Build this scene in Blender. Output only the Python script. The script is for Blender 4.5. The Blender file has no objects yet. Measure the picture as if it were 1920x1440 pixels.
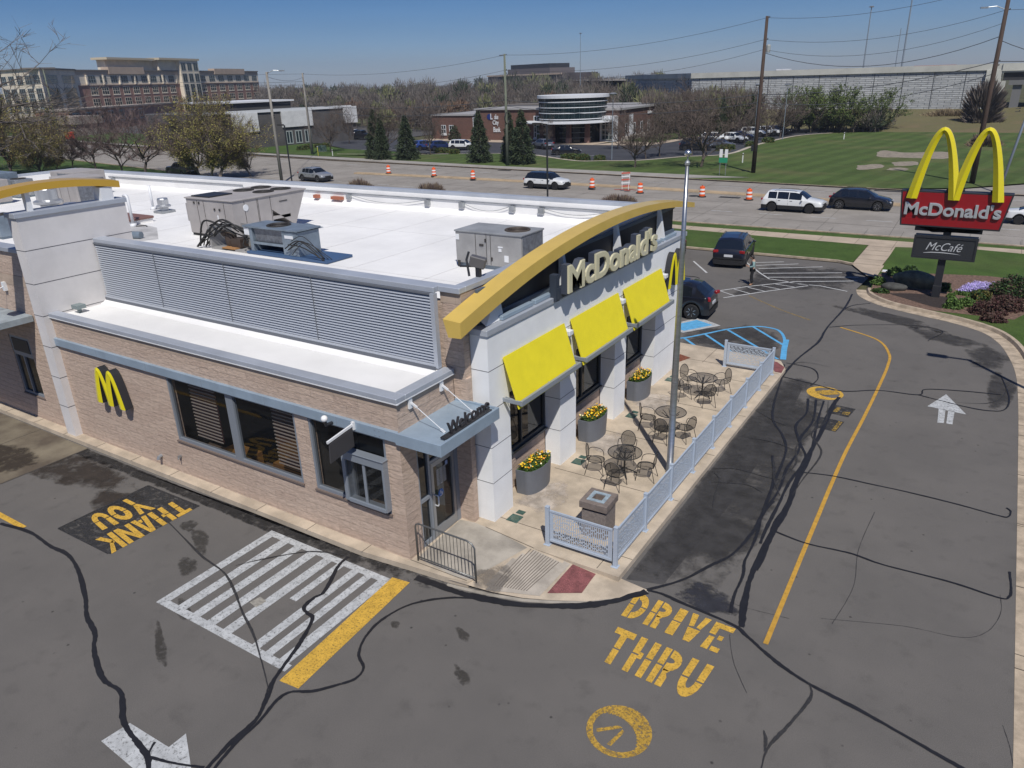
import bpy, math, random
import numpy as np
from mathutils import Vector, Matrix
rnd = random.Random(7)
nrs = np.random.RandomState(5)
PI = math.pi
R = math.radians
sc = bpy.context.scene
COL = sc.collection

# ------------------------------------------------------------------ camera
FPX = 1396.72
def cam_axes(y, p, r):
    y, p, r = R(y), R(p), R(r)
    fw = Vector((math.cos(p)*math.cos(y), math.cos(p)*math.sin(y), -math.sin(p)))
    rt = Vector((math.sin(y), -math.cos(y), 0)); up = rt.cross(fw)
    r2 = rt*math.cos(r)+up*math.sin(r); u2 = -rt*math.sin(r)+up*math.cos(r)
    return r2, u2, fw
RT, UP, FW = cam_axes(122.983, 22.2154, -1.7766)
CAM = Vector((0, 0, 11.15))
cam = bpy.data.cameras.new('camera'); camo = bpy.data.objects.new('camera', cam); COL.objects.link(camo)
cam.sensor_width = 36; cam.lens = FPX/1920*36; cam.clip_start = 0.1; cam.clip_end = 9000
m = Matrix((RT, UP, -FW)).transposed().to_4x4(); m.translation = CAM
camo.matrix_world = m
sc.camera = camo
# ------------------------------------------------------------------ light
SUN_AZ, SUN_EL = -51.0, 54.0        # direction towards the sun, degrees from +x, elevation
sd = Vector((math.cos(R(SUN_EL))*math.cos(R(SUN_AZ)), math.cos(R(SUN_EL))*math.sin(R(SUN_AZ)), math.sin(R(SUN_EL))))
sun = bpy.data.lights.new('sun', 'SUN'); sun.energy = 3.7; sun.angle = R(0.53); sun.color = (1.0, 0.965, 0.91)
suno = bpy.data.objects.new('sun', sun); COL.objects.link(suno)
suno.rotation_euler = sd.to_track_quat('Z', 'Y').to_euler()
W = bpy.data.worlds.new('World'); sc.world = W; W.use_nodes = True
nt = W.node_tree; nt.nodes.clear()
sky = nt.nodes.new('ShaderNodeTexSky'); sky.sky_type = 'NISHITA'; sky.sun_disc = False
sky.sun_elevation = R(SUN_EL); sky.sun_rotation = R(90-SUN_AZ)
sky.air_density = 1.0; sky.dust_density = 0.3; sky.ozone_density = 1.6; sky.altitude = 200
bg = nt.nodes.new('ShaderNodeBackground'); bg.inputs[1].default_value = 0.062
wo = nt.nodes.new('ShaderNodeOutputWorld')
# a clear, slightly hazy spring sky: deepen the blue with height above the horizon
tcw = nt.nodes.new('ShaderNodeTexCoord'); spw = nt.nodes.new('ShaderNodeSeparateXYZ'); nt.links.new(tcw.outputs['Generated'], spw.inputs[0])
crw = nt.nodes.new('ShaderNodeValToRGB'); nt.links.new(spw.outputs[2], crw.inputs[0])
els = crw.color_ramp.elements; els[0].position = 0.0; els[0].color = (0.56,0.68,1.08,1); els[1].position = 1.0; els[1].color = (0.50,0.62,0.95,1)
e_ = els.new(0.045); e_.color = (0.40,0.58,0.98,1); e_ = els.new(0.11); e_.color = (0.235,0.45,0.80,1); e_ = els.new(0.3); e_.color = (0.34,0.52,0.9,1)
mxw = nt.nodes.new('ShaderNodeVectorMath'); mxw.operation = 'MULTIPLY'; nt.links.new(sky.outputs[0], mxw.inputs[0]); nt.links.new(crw.outputs[0], mxw.inputs[1])
nzw = nt.nodes.new('ShaderNodeTexNoise'); nzw.inputs['Scale'].default_value = 3; nzw.inputs['Detail'].default_value = 5
mpw = nt.nodes.new('ShaderNodeMapping'); mpw.inputs['Scale'].default_value = (1, 1, 9); nt.links.new(tcw.outputs['Generated'], mpw.inputs[0]); nt.links.new(mpw.outputs[0], nzw.inputs[0])
mrw = nt.nodes.new('ShaderNodeMapRange'); mrw.inputs[1].default_value = 0.3; mrw.inputs[2].default_value = 0.8; mrw.inputs[3].default_value = 0.97; mrw.inputs[4].default_value = 1.06; nt.links.new(nzw.outputs[0], mrw.inputs[0])
sxw = nt.nodes.new('ShaderNodeVectorMath'); sxw.operation = 'SCALE'; nt.links.new(mxw.outputs[0], sxw.inputs[0]); nt.links.new(mrw.outputs[0], sxw.inputs['Scale'])
nt.links.new(sxw.outputs[0], bg.inputs[0]); nt.links.new(bg.outputs[0], wo.inputs[0])
sc.view_settings.view_transform = 'Standard'; sc.view_settings.look = 'None'
sc.view_settings.exposure = 0.18; sc.view_settings.gamma = 1.0; sc.view_settings.use_curve_mapping = False
sc.cycles.max_bounces = 6; sc.cycles.transparent_max_bounces = 12

# ------------------------------------------------------------------ pixel ray helper (survey of the ground plane only)
def at(px, py, z=0.0):
    d = RT*((px-960)/FPX) - UP*((py-720)/FPX) + FW
    t = (z-CAM.z)/d.z
    return Vector((d.x*t, d.y*t, z))

# ------------------------------------------------------------------ materials
def srgb(r, g, b):
    f = lambda c: (c/255/12.92) if c/255 <= 0.04045 else ((c/255+0.055)/1.055)**2.4
    return (f(r), f(g), f(b))
MATS = {}
def mat(name, col, rough=0.6, metal=0.0, var=0.0, scale=3.0, bump=0.0, bscale=30.0, stretch=None, col2=None, spec=0.5, coat=0.0, alpha=None, fine=0.0, fscale=90.0):
    if name in MATS: return MATS[name]
    M = bpy.data.materials.new(name); M.use_nodes = True; MATS[name] = M
    t = M.node_tree; N = t.nodes; L = t.links
    b = N['Principled BSDF']
    b.inputs['Roughness'].default_value = rough; b.inputs['Metallic'].default_value = metal
    b.inputs['Specular IOR Level'].default_value = spec
    if coat: b.inputs['Coat Weight'].default_value = coat
    b.inputs['Base Color'].default_value = (*col, 1)
    tc = N.new('ShaderNodeTexCoord'); out = tc.outputs['Object']
    if stretch:
        mp = N.new('ShaderNodeMapping'); mp.inputs['Scale'].default_value = stretch
        L.new(out, mp.inputs['Vector']); out = mp.outputs[0]
    if var > 0 or col2 is not None:
        nz = N.new('ShaderNodeTexNoise'); nz.inputs['Scale'].default_value = scale; nz.inputs['Detail'].default_value = 6
        nz.inputs['Roughness'].default_value = 0.62
        L.new(out, nz.inputs['Vector'])
        cr = N.new('ShaderNodeValToRGB')
        c2 = col2 if col2 is not None else tuple(c*(1-var) for c in col)
        c1 = col if col2 is not None else tuple(min(1, c*(1+var*0.6)) for c in col)
        cr.color_ramp.elements[0].position = 0.36; cr.color_ramp.elements[0].color = (*c2, 1)
        cr.color_ramp.elements[1].position = 0.64; cr.color_ramp.elements[1].color = (*c1, 1)
        L.new(nz.outputs[0], cr.inputs[0]); src = cr.outputs[0]
        if fine > 0:
            n2 = N.new('ShaderNodeTexNoise'); n2.inputs['Scale'].default_value = fscale; n2.inputs['Detail'].default_value = 3
            L.new(out, n2.inputs['Vector'])
            mr = N.new('ShaderNodeMapRange'); mr.inputs[1].default_value = 0.3; mr.inputs[2].default_value = 0.7
            mr.inputs[3].default_value = 1-fine; mr.inputs[4].default_value = 1+fine
            L.new(n2.outputs[0], mr.inputs[0])
            mx = N.new('ShaderNodeVectorMath'); mx.operation = 'SCALE'
            L.new(src, mx.inputs[0]); L.new(mr.outputs[0], mx.inputs['Scale']); src = mx.outputs[0]
        L.new(src, b.inputs['Base Color'])
    if bump > 0:
        n3 = N.new('ShaderNodeTexNoise'); n3.inputs['Scale'].default_value = bscale; n3.inputs['Detail'].default_value = 5
        L.new(out, n3.inputs['Vector'])
        bp = N.new('ShaderNodeBump'); bp.inputs['Strength'].default_value = bump; bp.inputs['Distance'].default_value = 0.03
        L.new(n3.outputs[0], bp.inputs['Height']); L.new(bp.outputs[0], b.inputs['Normal'])
    if alpha is not None:
        b.inputs['Alpha'].default_value = alpha
    return M

def nodes_of(M): return M.node_tree.nodes, M.node_tree.links, M.node_tree.nodes['Principled BSDF']

def ashlar(name, c1, c2, bw, bh, mortar, mcol, bump=0.6, rot=False, nscale=9.0, mdark=True):
    """split-face masonry; uses world-like object coordinates; u = x+y, v = z"""
    if name in MATS: return MATS[name]
    M = mat(name, c1, 0.92)
    N, L, b = nodes_of(M)
    tc = [n for n in N if n.type == 'TEX_COORD'][0]
    sp = N.new('ShaderNodeSeparateXYZ'); L.new(tc.outputs['Object'], sp.inputs[0])
    ad = N.new('ShaderNodeMath'); ad.operation = 'ADD'; L.new(sp.outputs[0], ad.inputs[0]); L.new(sp.outputs[1], ad.inputs[1])
    cb = N.new('ShaderNodeCombineXYZ'); L.new(ad.outputs[0], cb.inputs[0]); L.new(sp.outputs[2], cb.inputs[1])
    br = N.new('ShaderNodeTexBrick'); br.inputs['Scale'].default_value = 1.0
    br.inputs['Brick Width'].default_value = bw; br.inputs['Row Height'].default_value = bh; br.inputs['Mortar Size'].default_value = mortar
    br.inputs['Color1'].default_value = (*c1, 1); br.inputs['Color2'].default_value = (*c2, 1); br.inputs['Mortar'].default_value = (*mcol, 1)
    br.inputs['Mortar Smooth'].default_value = 0.4
    L.new(cb.outputs[0], br.inputs['Vector'])
    nz = N.new('ShaderNodeTexNoise'); nz.inputs['Scale'].default_value = nscale; nz.inputs['Detail'].default_value = 8; nz.inputs['Roughness'].default_value = 0.7
    mp = N.new('ShaderNodeMapping'); mp.inputs['Scale'].default_value = (0.55, 0.55, 1.6); L.new(tc.outputs['Object'], mp.inputs['Vector']); L.new(mp.outputs[0], nz.inputs['Vector'])
    mr = N.new('ShaderNodeMapRange'); mr.inputs[1].default_value = 0.3; mr.inputs[2].default_value = 0.7; mr.inputs[3].default_value = 0.78; mr.inputs[4].default_value = 1.2
    L.new(nz.outputs[0], mr.inputs[0])
    sc_ = N.new('ShaderNodeVectorMath'); sc_.operation = 'SCALE'; L.new(br.outputs[0], sc_.inputs[0]); L.new(mr.outputs[0], sc_.inputs['Scale'])
    L.new(sc_.outputs[0], b.inputs['Base Color'])
    sb = N.new('ShaderNodeMath'); sb.operation = 'SUBTRACT'; L.new(nz.outputs[0], sb.inputs[0]); L.new(br.outputs['Fac'], sb.inputs[1])
    bp = N.new('ShaderNodeBump'); bp.inputs['Strength'].default_value = bump; bp.inputs['Distance'].default_value = 0.05
    L.new(sb.outputs[0], bp.inputs['Height']); L.new(bp.outputs[0], b.inputs['Normal'])
    return M

# ------------------------------------------------------------------ mesh building
ORG = {}
def origin_of(o):
    while o.parent: o = o.parent
    return ORG.get(o.name, Vector((0, 0, 0)))
class MB:
    def __init__(s): s.v = []; s.f = []; s.m = []
    def add(s, vs, fs, mi=0):
        k = len(s.v); s.v.extend([tuple(v) for v in vs])
        for f in fs: s.f.append(tuple(k+i for i in f)); s.m.append(mi)
        return s
    def box(s, x0, x1, y0, y1, z0, z1, mi=0):
        vs = [(x0,y0,z0),(x1,y0,z0),(x1,y1,z0),(x0,y1,z0),(x0,y0,z1),(x1,y0,z1),(x1,y1,z1),(x0,y1,z1)]
        return s.add(vs, [(0,3,2,1),(4,5,6,7),(0,1,5,4),(1,2,6,5),(2,3,7,6),(3,0,4,7)], mi)
    def obox(s, c, hx, hy, hz, M3, mi=0):
        c = Vector(c); vs = []
        for dz in (-1,1):
            for dx,dy in ((-1,-1),(1,-1),(1,1),(-1,1)):
                vs.append(c + M3 @ Vector((dx*hx, dy*hy, dz*hz)))
        return s.add(vs, [(0,3,2,1),(4,5,6,7),(0,1,5,4),(1,2,6,5),(2,3,7,6),(3,0,4,7)], mi)
    def beam(s, a, b, w, h, mi=0, up=(0,0,1)):
        a = Vector(a); b = Vector(b); d = (b-a); ln = d.length; d.normalize()
        u = Vector(up); sx = d.cross(u)
        if sx.length < 1e-4: sx = d.cross(Vector((1,0,0)))
        sx.normalize(); uu = sx.cross(d)
        return s.obox((a+b)/2, ln/2, w/2, h/2, Matrix((d, sx, uu)).transposed(), mi)
    def prism(s, pts, z0, z1, mi=0, mi_top=None):
        n = len(pts); vs = [(p[0],p[1],z0) for p in pts]+[(p[0],p[1],z1) for p in pts]
        area = sum(pts[i][0]*pts[(i+1)%n][1]-pts[(i+1)%n][0]*pts[i][1] for i in range(n))
        fs = [(i,(i+1)%n,n+(i+1)%n,n+i) for i in range(n)]
        if area < 0: fs = [f[::-1] for f in fs]
        top = tuple(range(n,2*n)); bot = tuple(range(n-1,-1,-1))
        if area < 0: top = top[::-1]; bot = bot[::-1]
        s.add(vs, fs+[bot], mi); s.add([vs[i] for i in range(n,2*n)], [tuple(i-n for i in top)], mi if mi_top is None else mi_top)
        return s
    def slab(s, pts, z0, z1, mi=0): return s.prism(pts, z0, z1, mi)
    def sheet(s, pts, z=None, mi=0):
        n = len(pts)
        if z is not None: pts = [(p[0],p[1],z) for p in pts]
        area = sum(pts[i][0]*pts[(i+1)%n][1]-pts[(i+1)%n][0]*pts[i][1] for i in range(n))
        return s.add(pts, [tuple(range(n)) if area > 0 else tuple(range(n-1,-1,-1))], mi)
    def tube(s, pts, r, n=8, mi=0, cap=True):
        pts = [Vector(p) for p in pts]; k = len(s.v); m = len(pts)
        if m < 2: return s
        prev = None
        rings = []
        for i, p in enumerate(pts):
            d = (pts[min(i+1,m-1)]-pts[max(i-1,0)])
            if d.length < 1e-9: d = Vector((0,0,1))
            d.normalize()
            if prev is None:
                a = Vector((0,0,1)) if abs(d.z) < 0.9 else Vector((1,0,0))
                u = d.cross(a).normalized()
            else:
                u = prev - d*prev.dot(d)
                if u.length < 1e-6: u = d.orthogonal()
                u.normalize()
            prev = u; w = d.cross(u); rr = r[i] if isinstance(r, (list,tuple)) else r
            rings.append([p + u*(rr*math.cos(2*PI*j/n)) + w*(rr*math.sin(2*PI*j/n)) for j in range(n)])
        vs = [q for g in rings for q in g]; fs = []
        for i in range(m-1):
            for j in range(n):
                fs.append((i*n+j, i*n+(j+1)%n, (i+1)*n+(j+1)%n, (i+1)*n+j))
        if cap: fs.append(tuple(range(n-1,-1,-1))); fs.append(tuple((m-1)*n+j for j in range(n)))
        return s.add(vs, fs, mi)
    def lathe(s, c, prof, n=20, mi=0, axis='z'):
        vs = []; fs = []
        for (r, z) in prof:
            for j in range(n):
                a = 2*PI*j/n
                if axis == 'z': vs.append((c[0]+r*math.cos(a), c[1]+r*math.sin(a), c[2]+z))
                elif axis == 'y': vs.append((c[0]+r*math.cos(a), c[1]-z, c[2]+r*math.sin(a)))
                else: vs.append((c[0]+z, c[1]+r*math.cos(a), c[2]+r*math.sin(a)))
        m = len(prof)
        for i in range(m-1):
            for j in range(n): fs.append((i*n+j, i*n+(j+1)%n, (i+1)*n+(j+1)%n, (i+1)*n+j))
        if prof[0][0] > 1e-6: fs.append(tuple(range(n-1,-1,-1)))
        if prof[-1][0] > 1e-6: fs.append(tuple((m-1)*n+j for j in range(n)))
        return s.add(vs, fs, mi)
    def sphere(s, c, r, n=10, m=7, sx=1, sy=1, sz=1, mi=0):
        prof = [(max(1e-4, math.sin(PI*i/m)), -math.cos(PI*i/m)) for i in range(m+1)]
        k = len(s.v); s.lathe((0,0,0), prof, n, mi)
        for i in range(k, len(s.v)):
            x,y,z = s.v[i]; s.v[i] = (c[0]+x*r*sx, c[1]+y*r*sy, c[2]+z*r*sz)
        return s
    def build(s, name, mats, parent=None, smooth=False, bevel=0.0, seg=1, local=False):
        me = bpy.data.meshes.new(name)
        if not isinstance(mats, (list, tuple)): mats = [mats]
        vs = s.v
        if parent is not None and not local:
            o0 = origin_of(parent)
            if o0.length > 0: vs = [(v[0]-o0.x, v[1]-o0.y, v[2]-o0.z) for v in vs]
        me.from_pydata(vs, [], s.f)
        for q in mats: me.materials.append(q)
        if len(mats) > 1: me.polygons.foreach_set('material_index', s.m)
        if smooth: me.polygons.foreach_set('use_smooth', [True]*len(s.f))
        me.update()
        o = bpy.data.objects.new(name, me); COL.objects.link(o)
        if parent is not None: o.parent = parent
        if bevel > 0:
            b = o.modifiers.new('bevel', 'BEVEL'); b.width = bevel; b.segments = seg; b.limit_method = 'ANGLE'; b.angle_limit = R(40)
            b.harden_normals = False
        return o
def npmesh(name, V, F, mats, parent=None, mi=None, smooth=False, local=False):
    """V (n,3) array, F (m,k) int array"""
    me = bpy.data.meshes.new(name)
    V = np.asarray(V, dtype=np.float32)
    if parent is not None and not local:
        o0 = origin_of(parent); V = V - np.array(o0, dtype=np.float32)
    F = np.asarray(F, dtype=np.int32); n, k = F.shape
    me.vertices.add(len(V)); me.vertices.foreach_set('co', V.ravel())
    me.loops.add(n*k); me.loops.foreach_set('vertex_index', F.ravel())
    me.polygons.add(n); me.polygons.foreach_set('loop_start', np.arange(0, n*k, k, dtype=np.int32))
    try: me.polygons.foreach_set('loop_total', np.full(n, k, dtype=np.int32))
    except Exception: pass
    if not isinstance(mats, (list, tuple)): mats = [mats]
    for q in mats: me.materials.append(q)
    if mi is not None: me.polygons.foreach_set('material_index', np.asarray(mi, dtype=np.int32))
    if smooth: me.polygons.foreach_set('use_smooth', [True]*n)
    me.update(calc_edges=True); me.validate()
    o = bpy.data.objects.new(name, me); COL.objects.link(o)
    if parent is not None: o.parent = parent
    return o
def tag(o, label=None, cat=None, group=None, kind=None):
    if label: o['label'] = label
    if cat: o['category'] = cat
    if group: o['group'] = group
    if kind: o['kind'] = kind
    return o
def thing(name, label, cat, loc=(0,0,0), rz=0.0, group=None, world=False):
    """Empty at the thing's base. world=True: its parts are given in world coordinates."""
    o = bpy.data.objects.new(name, None); COL.objects.link(o)
    o.location = loc; o.rotation_euler = (0,0,rz); o.empty_display_size = 0.3
    ORG[o.name] = Vector(loc) if world else Vector((0,0,0))
    return tag(o, label, cat, group)
def struct(name, mb, mats, **k):
    return tag(mb.build(name, mats, **k), kind='structure')
def copy_tree(o, parent=None):
    c = o.copy(); COL.objects.link(c); c.parent = parent
    for ch in o.children: copy_tree(ch, c)
    return c
def place(o, loc, rz, label=None, scale=None, group=None):
    o.location = loc; o.rotation_euler = (0, 0, rz)
    if scale: o.scale = (scale, scale, scale) if not isinstance(scale, tuple) else scale
    if label: o['label'] = label
    if group: o['group'] = group
    return o
def text_verts(s, size=1.0, extrude=0.0, offset=0.0, bevel=0.0, shear=0.0, space=1.0, align='CENTER'):
    cu = bpy.data.curves.new('t', 'FONT'); cu.body = s; cu.size = size; cu.extrude = extrude; cu.offset = offset
    cu.bevel_depth = bevel; cu.bevel_resolution = 1; cu.shear = shear; cu.space_character = space; cu.align_x = align; cu.resolution_u = 4
    o = bpy.data.objects.new('t', cu); COL.objects.link(o)
    dg = bpy.context.evaluated_depsgraph_get(); dg.update()
    me = bpy.data.meshes.new_from_object(o.evaluated_get(dg))
    vs = [v.co.copy() for v in me.vertices]; fs = [tuple(p.vertices) for p in me.polygons]
    bpy.data.meshes.remove(me); bpy.data.objects.remove(o); bpy.data.curves.remove(cu)
    return vs, fs
def put_text(mb, s, M4, mi=0, fit=None, **k):
    """fit=(w,h): scale the text into the box centred at the origin of M4"""
    vs, fs = text_verts(s, **k)
    if fit:
        x0 = min(v.x for v in vs); x1 = max(v.x for v in vs); y0 = min(v.y for v in vs); y1 = max(v.y for v in vs)
        vs = [Vector(((v.x-(x0+x1)/2)*fit[0]/(x1-x0), (v.y-(y0+y1)/2)*fit[1]/(y1-y0), v.z)) for v in vs]
    mb.add([M4 @ v for v in vs], fs, mi)
def frame_m4(o, xdir, ydir):
    x = Vector(xdir).normalized(); y = Vector(ydir).normalized(); z = x.cross(y)
    m = Matrix((x, y, z)).transposed().to_4x4(); m.translation = Vector(o); return m
def catmull(pts, n=8):
    pts = [Vector((p[0],p[1],p[2] if len(p) > 2 else 0)) for p in pts]
    if len(pts) < 3: 
        return pts
    out = []
    for i in range(len(pts)-1):
        p0 = pts[max(i-1,0)]; p1 = pts[i]; p2 = pts[i+1]; p3 = pts[min(i+2,len(pts)-1)]
        for k in range(n):
            t = k/n; t2 = t*t; t3 = t2*t
            out.append(0.5*((2*p1)+(p2-p0)*t+(2*p0-5*p1+4*p2-p3)*t2+(3*p1-p0-3*p2+p3)*t3))
    out.append(pts[-1]); return out
def ribbon(mb, pts, w, z, mi=0, jit=0.0, r=rnd, taper=False):
    """flat strip along ground points"""
    n = len(pts); vs = []
    for i, p in enumerate(pts):
        d = pts[min(i+1,n-1)]-pts[max(i-1,0)]; d = Vector((d[0], d[1], 0))
        if d.length < 1e-9: d = Vector((1,0,0))
        d.normalize(); s_ = Vector((-d.y, d.x, 0))
        ww = w[i] if isinstance(w, list) else w
        if taper: ww *= 0.25+0.75*min(1, 3.5*min(i, n-1-i)/n)
        a = ww/2*(1+jit*r.uniform(-1,1)); b = ww/2*(1+jit*r.uniform(-1,1))
        vs.append((p[0]+s_.x*a, p[1]+s_.y*a, z)); vs.append((p[0]-s_.x*b, p[1]-s_.y*b, z))
    mb.add(vs, [(2*i, 2*i+1, 2*i+3, 2*i+2) for i in range(n-1)], mi)
def offset_line(pts, d):
    out = []; n = len(pts)
    for i, p in enumerate(pts):
        t = Vector(pts[min(i+1,n-1)])-Vector(pts[max(i-1,0)]); t = Vector((t[0],t[1],0)).normalized()
        out.append(Vector((p[0]-t.y*d, p[1]+t.x*d, 0)))
    return out
# ================================================================== materials used everywhere
def asphalt_mat(name, c1, c2, dark, scale=0.35, spots=True, grain=0.22):
    M = mat(name, c1, 0.93, var=0.0, spec=0.25)
    N, L, b = nodes_of(M); tc = [n for n in N if n.type == 'TEX_COORD'][0]
    def noise(s, d=5, r=0.6, w=None):
        n = N.new('ShaderNodeTexNoise'); n.inputs['Scale'].default_value = s; n.inputs['Detail'].default_value = d; n.inputs['Roughness'].default_value = r
        L.new(tc.outputs['Object'], n.inputs['Vector']); return n.outputs[0]
    def mapr(x, a, b_, c, d):
        n = N.new('ShaderNodeMapRange'); n.inputs[1].default_value = a; n.inputs[2].default_value = b_; n.inputs[3].default_value = c; n.inputs[4].default_value = d
        L.new(x, n.inputs[0]); return n.outputs[0]
    def mix(f, a, c):
        n = N.new('ShaderNodeMix'); n.data_type = 'RGBA'
        if isinstance(f, float): n.inputs[0].default_value = f
        else: L.new(f, n.inputs[0])
        for i, q in ((6, a), (7, c)):
            if isinstance(q, tuple): n.inputs[i].default_value = (*q, 1)
            else: L.new(q, n.inputs[i])
        return n.outputs[2]
    col = mix(mapr(noise(scale, 6, 0.65), 0.38, 0.62, 0, 1), c1, c2)
    col = mix(mapr(noise(1.7, 4, 0.6), 0.56, 0.72, 0, 0.35), col, dark)
    if spots:
        vo = N.new('ShaderNodeTexVoronoi'); vo.inputs['Scale'].default_value = 2.1; vo.inputs['Randomness'].default_value = 1.0
        L.new(tc.outputs['Object'], vo.inputs['Vector'])
        v2 = N.new('ShaderNodeMath'); v2.operation = 'MULTIPLY'
        s1 = mapr(vo.outputs['Distance'], 0.035, 0.085, 1, 0)
        sep = N.new('ShaderNodeSeparateColor'); L.new(vo.outputs['Color'], sep.inputs[0])
        s2 = mapr(sep.outputs[0], 0.55, 0.6, 0, 0.85)
        L.new(s1, v2.inputs[0]); L.new(s2, v2.inputs[1])
        col = mix(v2.outputs[0], col, tuple(c*0.45 for c in dark))
        vo2 = N.new('ShaderNodeTexVoronoi'); vo2.inputs['Scale'].default_value = 0.31; vo2.inputs['Randomness'].default_value = 1.0
        L.new(tc.outputs['Object'], vo2.inputs['Vector'])
        sep2 = N.new('ShaderNodeSeparateColor'); L.new(vo2.outputs['Color'], sep2.inputs[0])
        v3 = N.new('ShaderNodeMath'); v3.operation = 'MULTIPLY'
        L.new(mapr(vo2.outputs['Distance'], 0.02, 0.3, 1, 0), v3.inputs[0]); L.new(mapr(sep2.outputs[1], 0.6, 0.7, 0, 0.5), v3.inputs[1])
        col = mix(v3.outputs[0], col, dark)
    g = mapr(noise(60, 2, 0.7), 0.3, 0.7, 1-grain, 1+grain)
    sc_ = N.new('ShaderNodeVectorMath'); sc_.operation = 'SCALE'; L.new(col, sc_.inputs[0]); L.new(g, sc_.inputs['Scale'])
    L.new(sc_.outputs[0], b.inputs['Base Color'])
    bp = N.new('ShaderNodeBump'); bp.inputs['Strength'].default_value = 0.25; bp.inputs['Distance'].default_value = 0.01
    L.new(noise(95, 2, 0.7), bp.inputs['Height']); L.new(bp.outputs[0], b.inputs['Normal'])
    return M
def worn_paint(name, col, wear=0.5, under=None, scale=7.0, ws=0.0):
    """paint whose worn spots let the pavement show (transparent there)"""
    M = mat(name, col, 0.75, var=0.18, scale=4.0)
    N, L, b = nodes_of(M); tc = [n for n in N if n.type == 'TEX_COORD'][0]
    n = N.new('ShaderNodeTexNoise'); n.inputs['Scale'].default_value = scale*2.2; n.inputs['Detail'].default_value = 10; n.inputs['Roughness'].default_value = 0.8
    L.new(tc.outputs['Object'], n.inputs['Vector'])
    mr = N.new('ShaderNodeMapRange'); mr.inputs[1].default_value = wear-0.06; mr.inputs[2].default_value = wear+0.10
    mr.inputs[3].default_value = 1.0; mr.inputs[4].default_value = ws
    L.new(n.outputs[0], mr.inputs[0]); L.new(mr.outputs[0], b.inputs['Alpha'])
    return M
M_asph = asphalt_mat('lot_asphalt', (0.120, 0.112, 0.104), (0.137, 0.127, 0.117), (0.072, 0.067, 0.063))
M_asphdark = asphalt_mat('patched_asphalt', (0.055, 0.053, 0.053), (0.09, 0.085, 0.082), (0.04, 0.039, 0.039), scale=0.8, spots=False)
M_street = asphalt_mat('street_concrete', (0.235, 0.215, 0.19), (0.30, 0.275, 0.245), (0.15, 0.135, 0.12), scale=0.25, spots=False, grain=0.1)
M_conc = mat('tan_concrete', (0.47, 0.39, 0.295), 0.9, var=0.22, scale=1.3, fine=0.08, bump=0.12, bscale=40)
M_conc2 = mat('grey_concrete', (0.36, 0.325, 0.275), 0.9, var=0.3, scale=1.1, fine=0.1, bump=0.12, bscale=40)
M_kerb = mat('kerb_concrete', (0.42, 0.34, 0.25), 0.9, var=0.3, scale=2.2, fine=0.08)
M_walk = mat('walk_concrete', (0.42, 0.34, 0.255), 0.9, var=0.15, scale=0.8, fine=0.06)
M_tar = worn_paint('crack_sealant', (0.012, 0.012, 0.015), 0.66, scale=14)
nodes_of(M_tar)[2].inputs['Roughness'].default_value = 0.6
M_tar2 = worn_paint('faded_sealant', (0.03, 0.029, 0.03), 0.56, scale=10)
M_white = worn_paint('white_road_paint', (0.46, 0.47, 0.47), 0.57, scale=6)
M_whitel = worn_paint('white_stall_paint', (0.5, 0.5, 0.49), 0.62, scale=5)
M_yel = worn_paint('yellow_road_paint', (0.60, 0.36, 0.05), 0.57, scale=9)
M_yeldark = worn_paint('old_yellow_paint', (0.48, 0.29, 0.04), 0.52, scale=7)
M_yelfade = worn_paint('faded_yellow_paint', (0.42, 0.27, 0.05), 0.47, scale=5)
M_blue = worn_paint('blue_road_paint', (0.10, 0.36, 0.62), 0.64, scale=6)
M_yline = worn_paint('yellow_lane_paint', (0.50, 0.28, 0.04), 0.62, scale=6)
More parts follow.
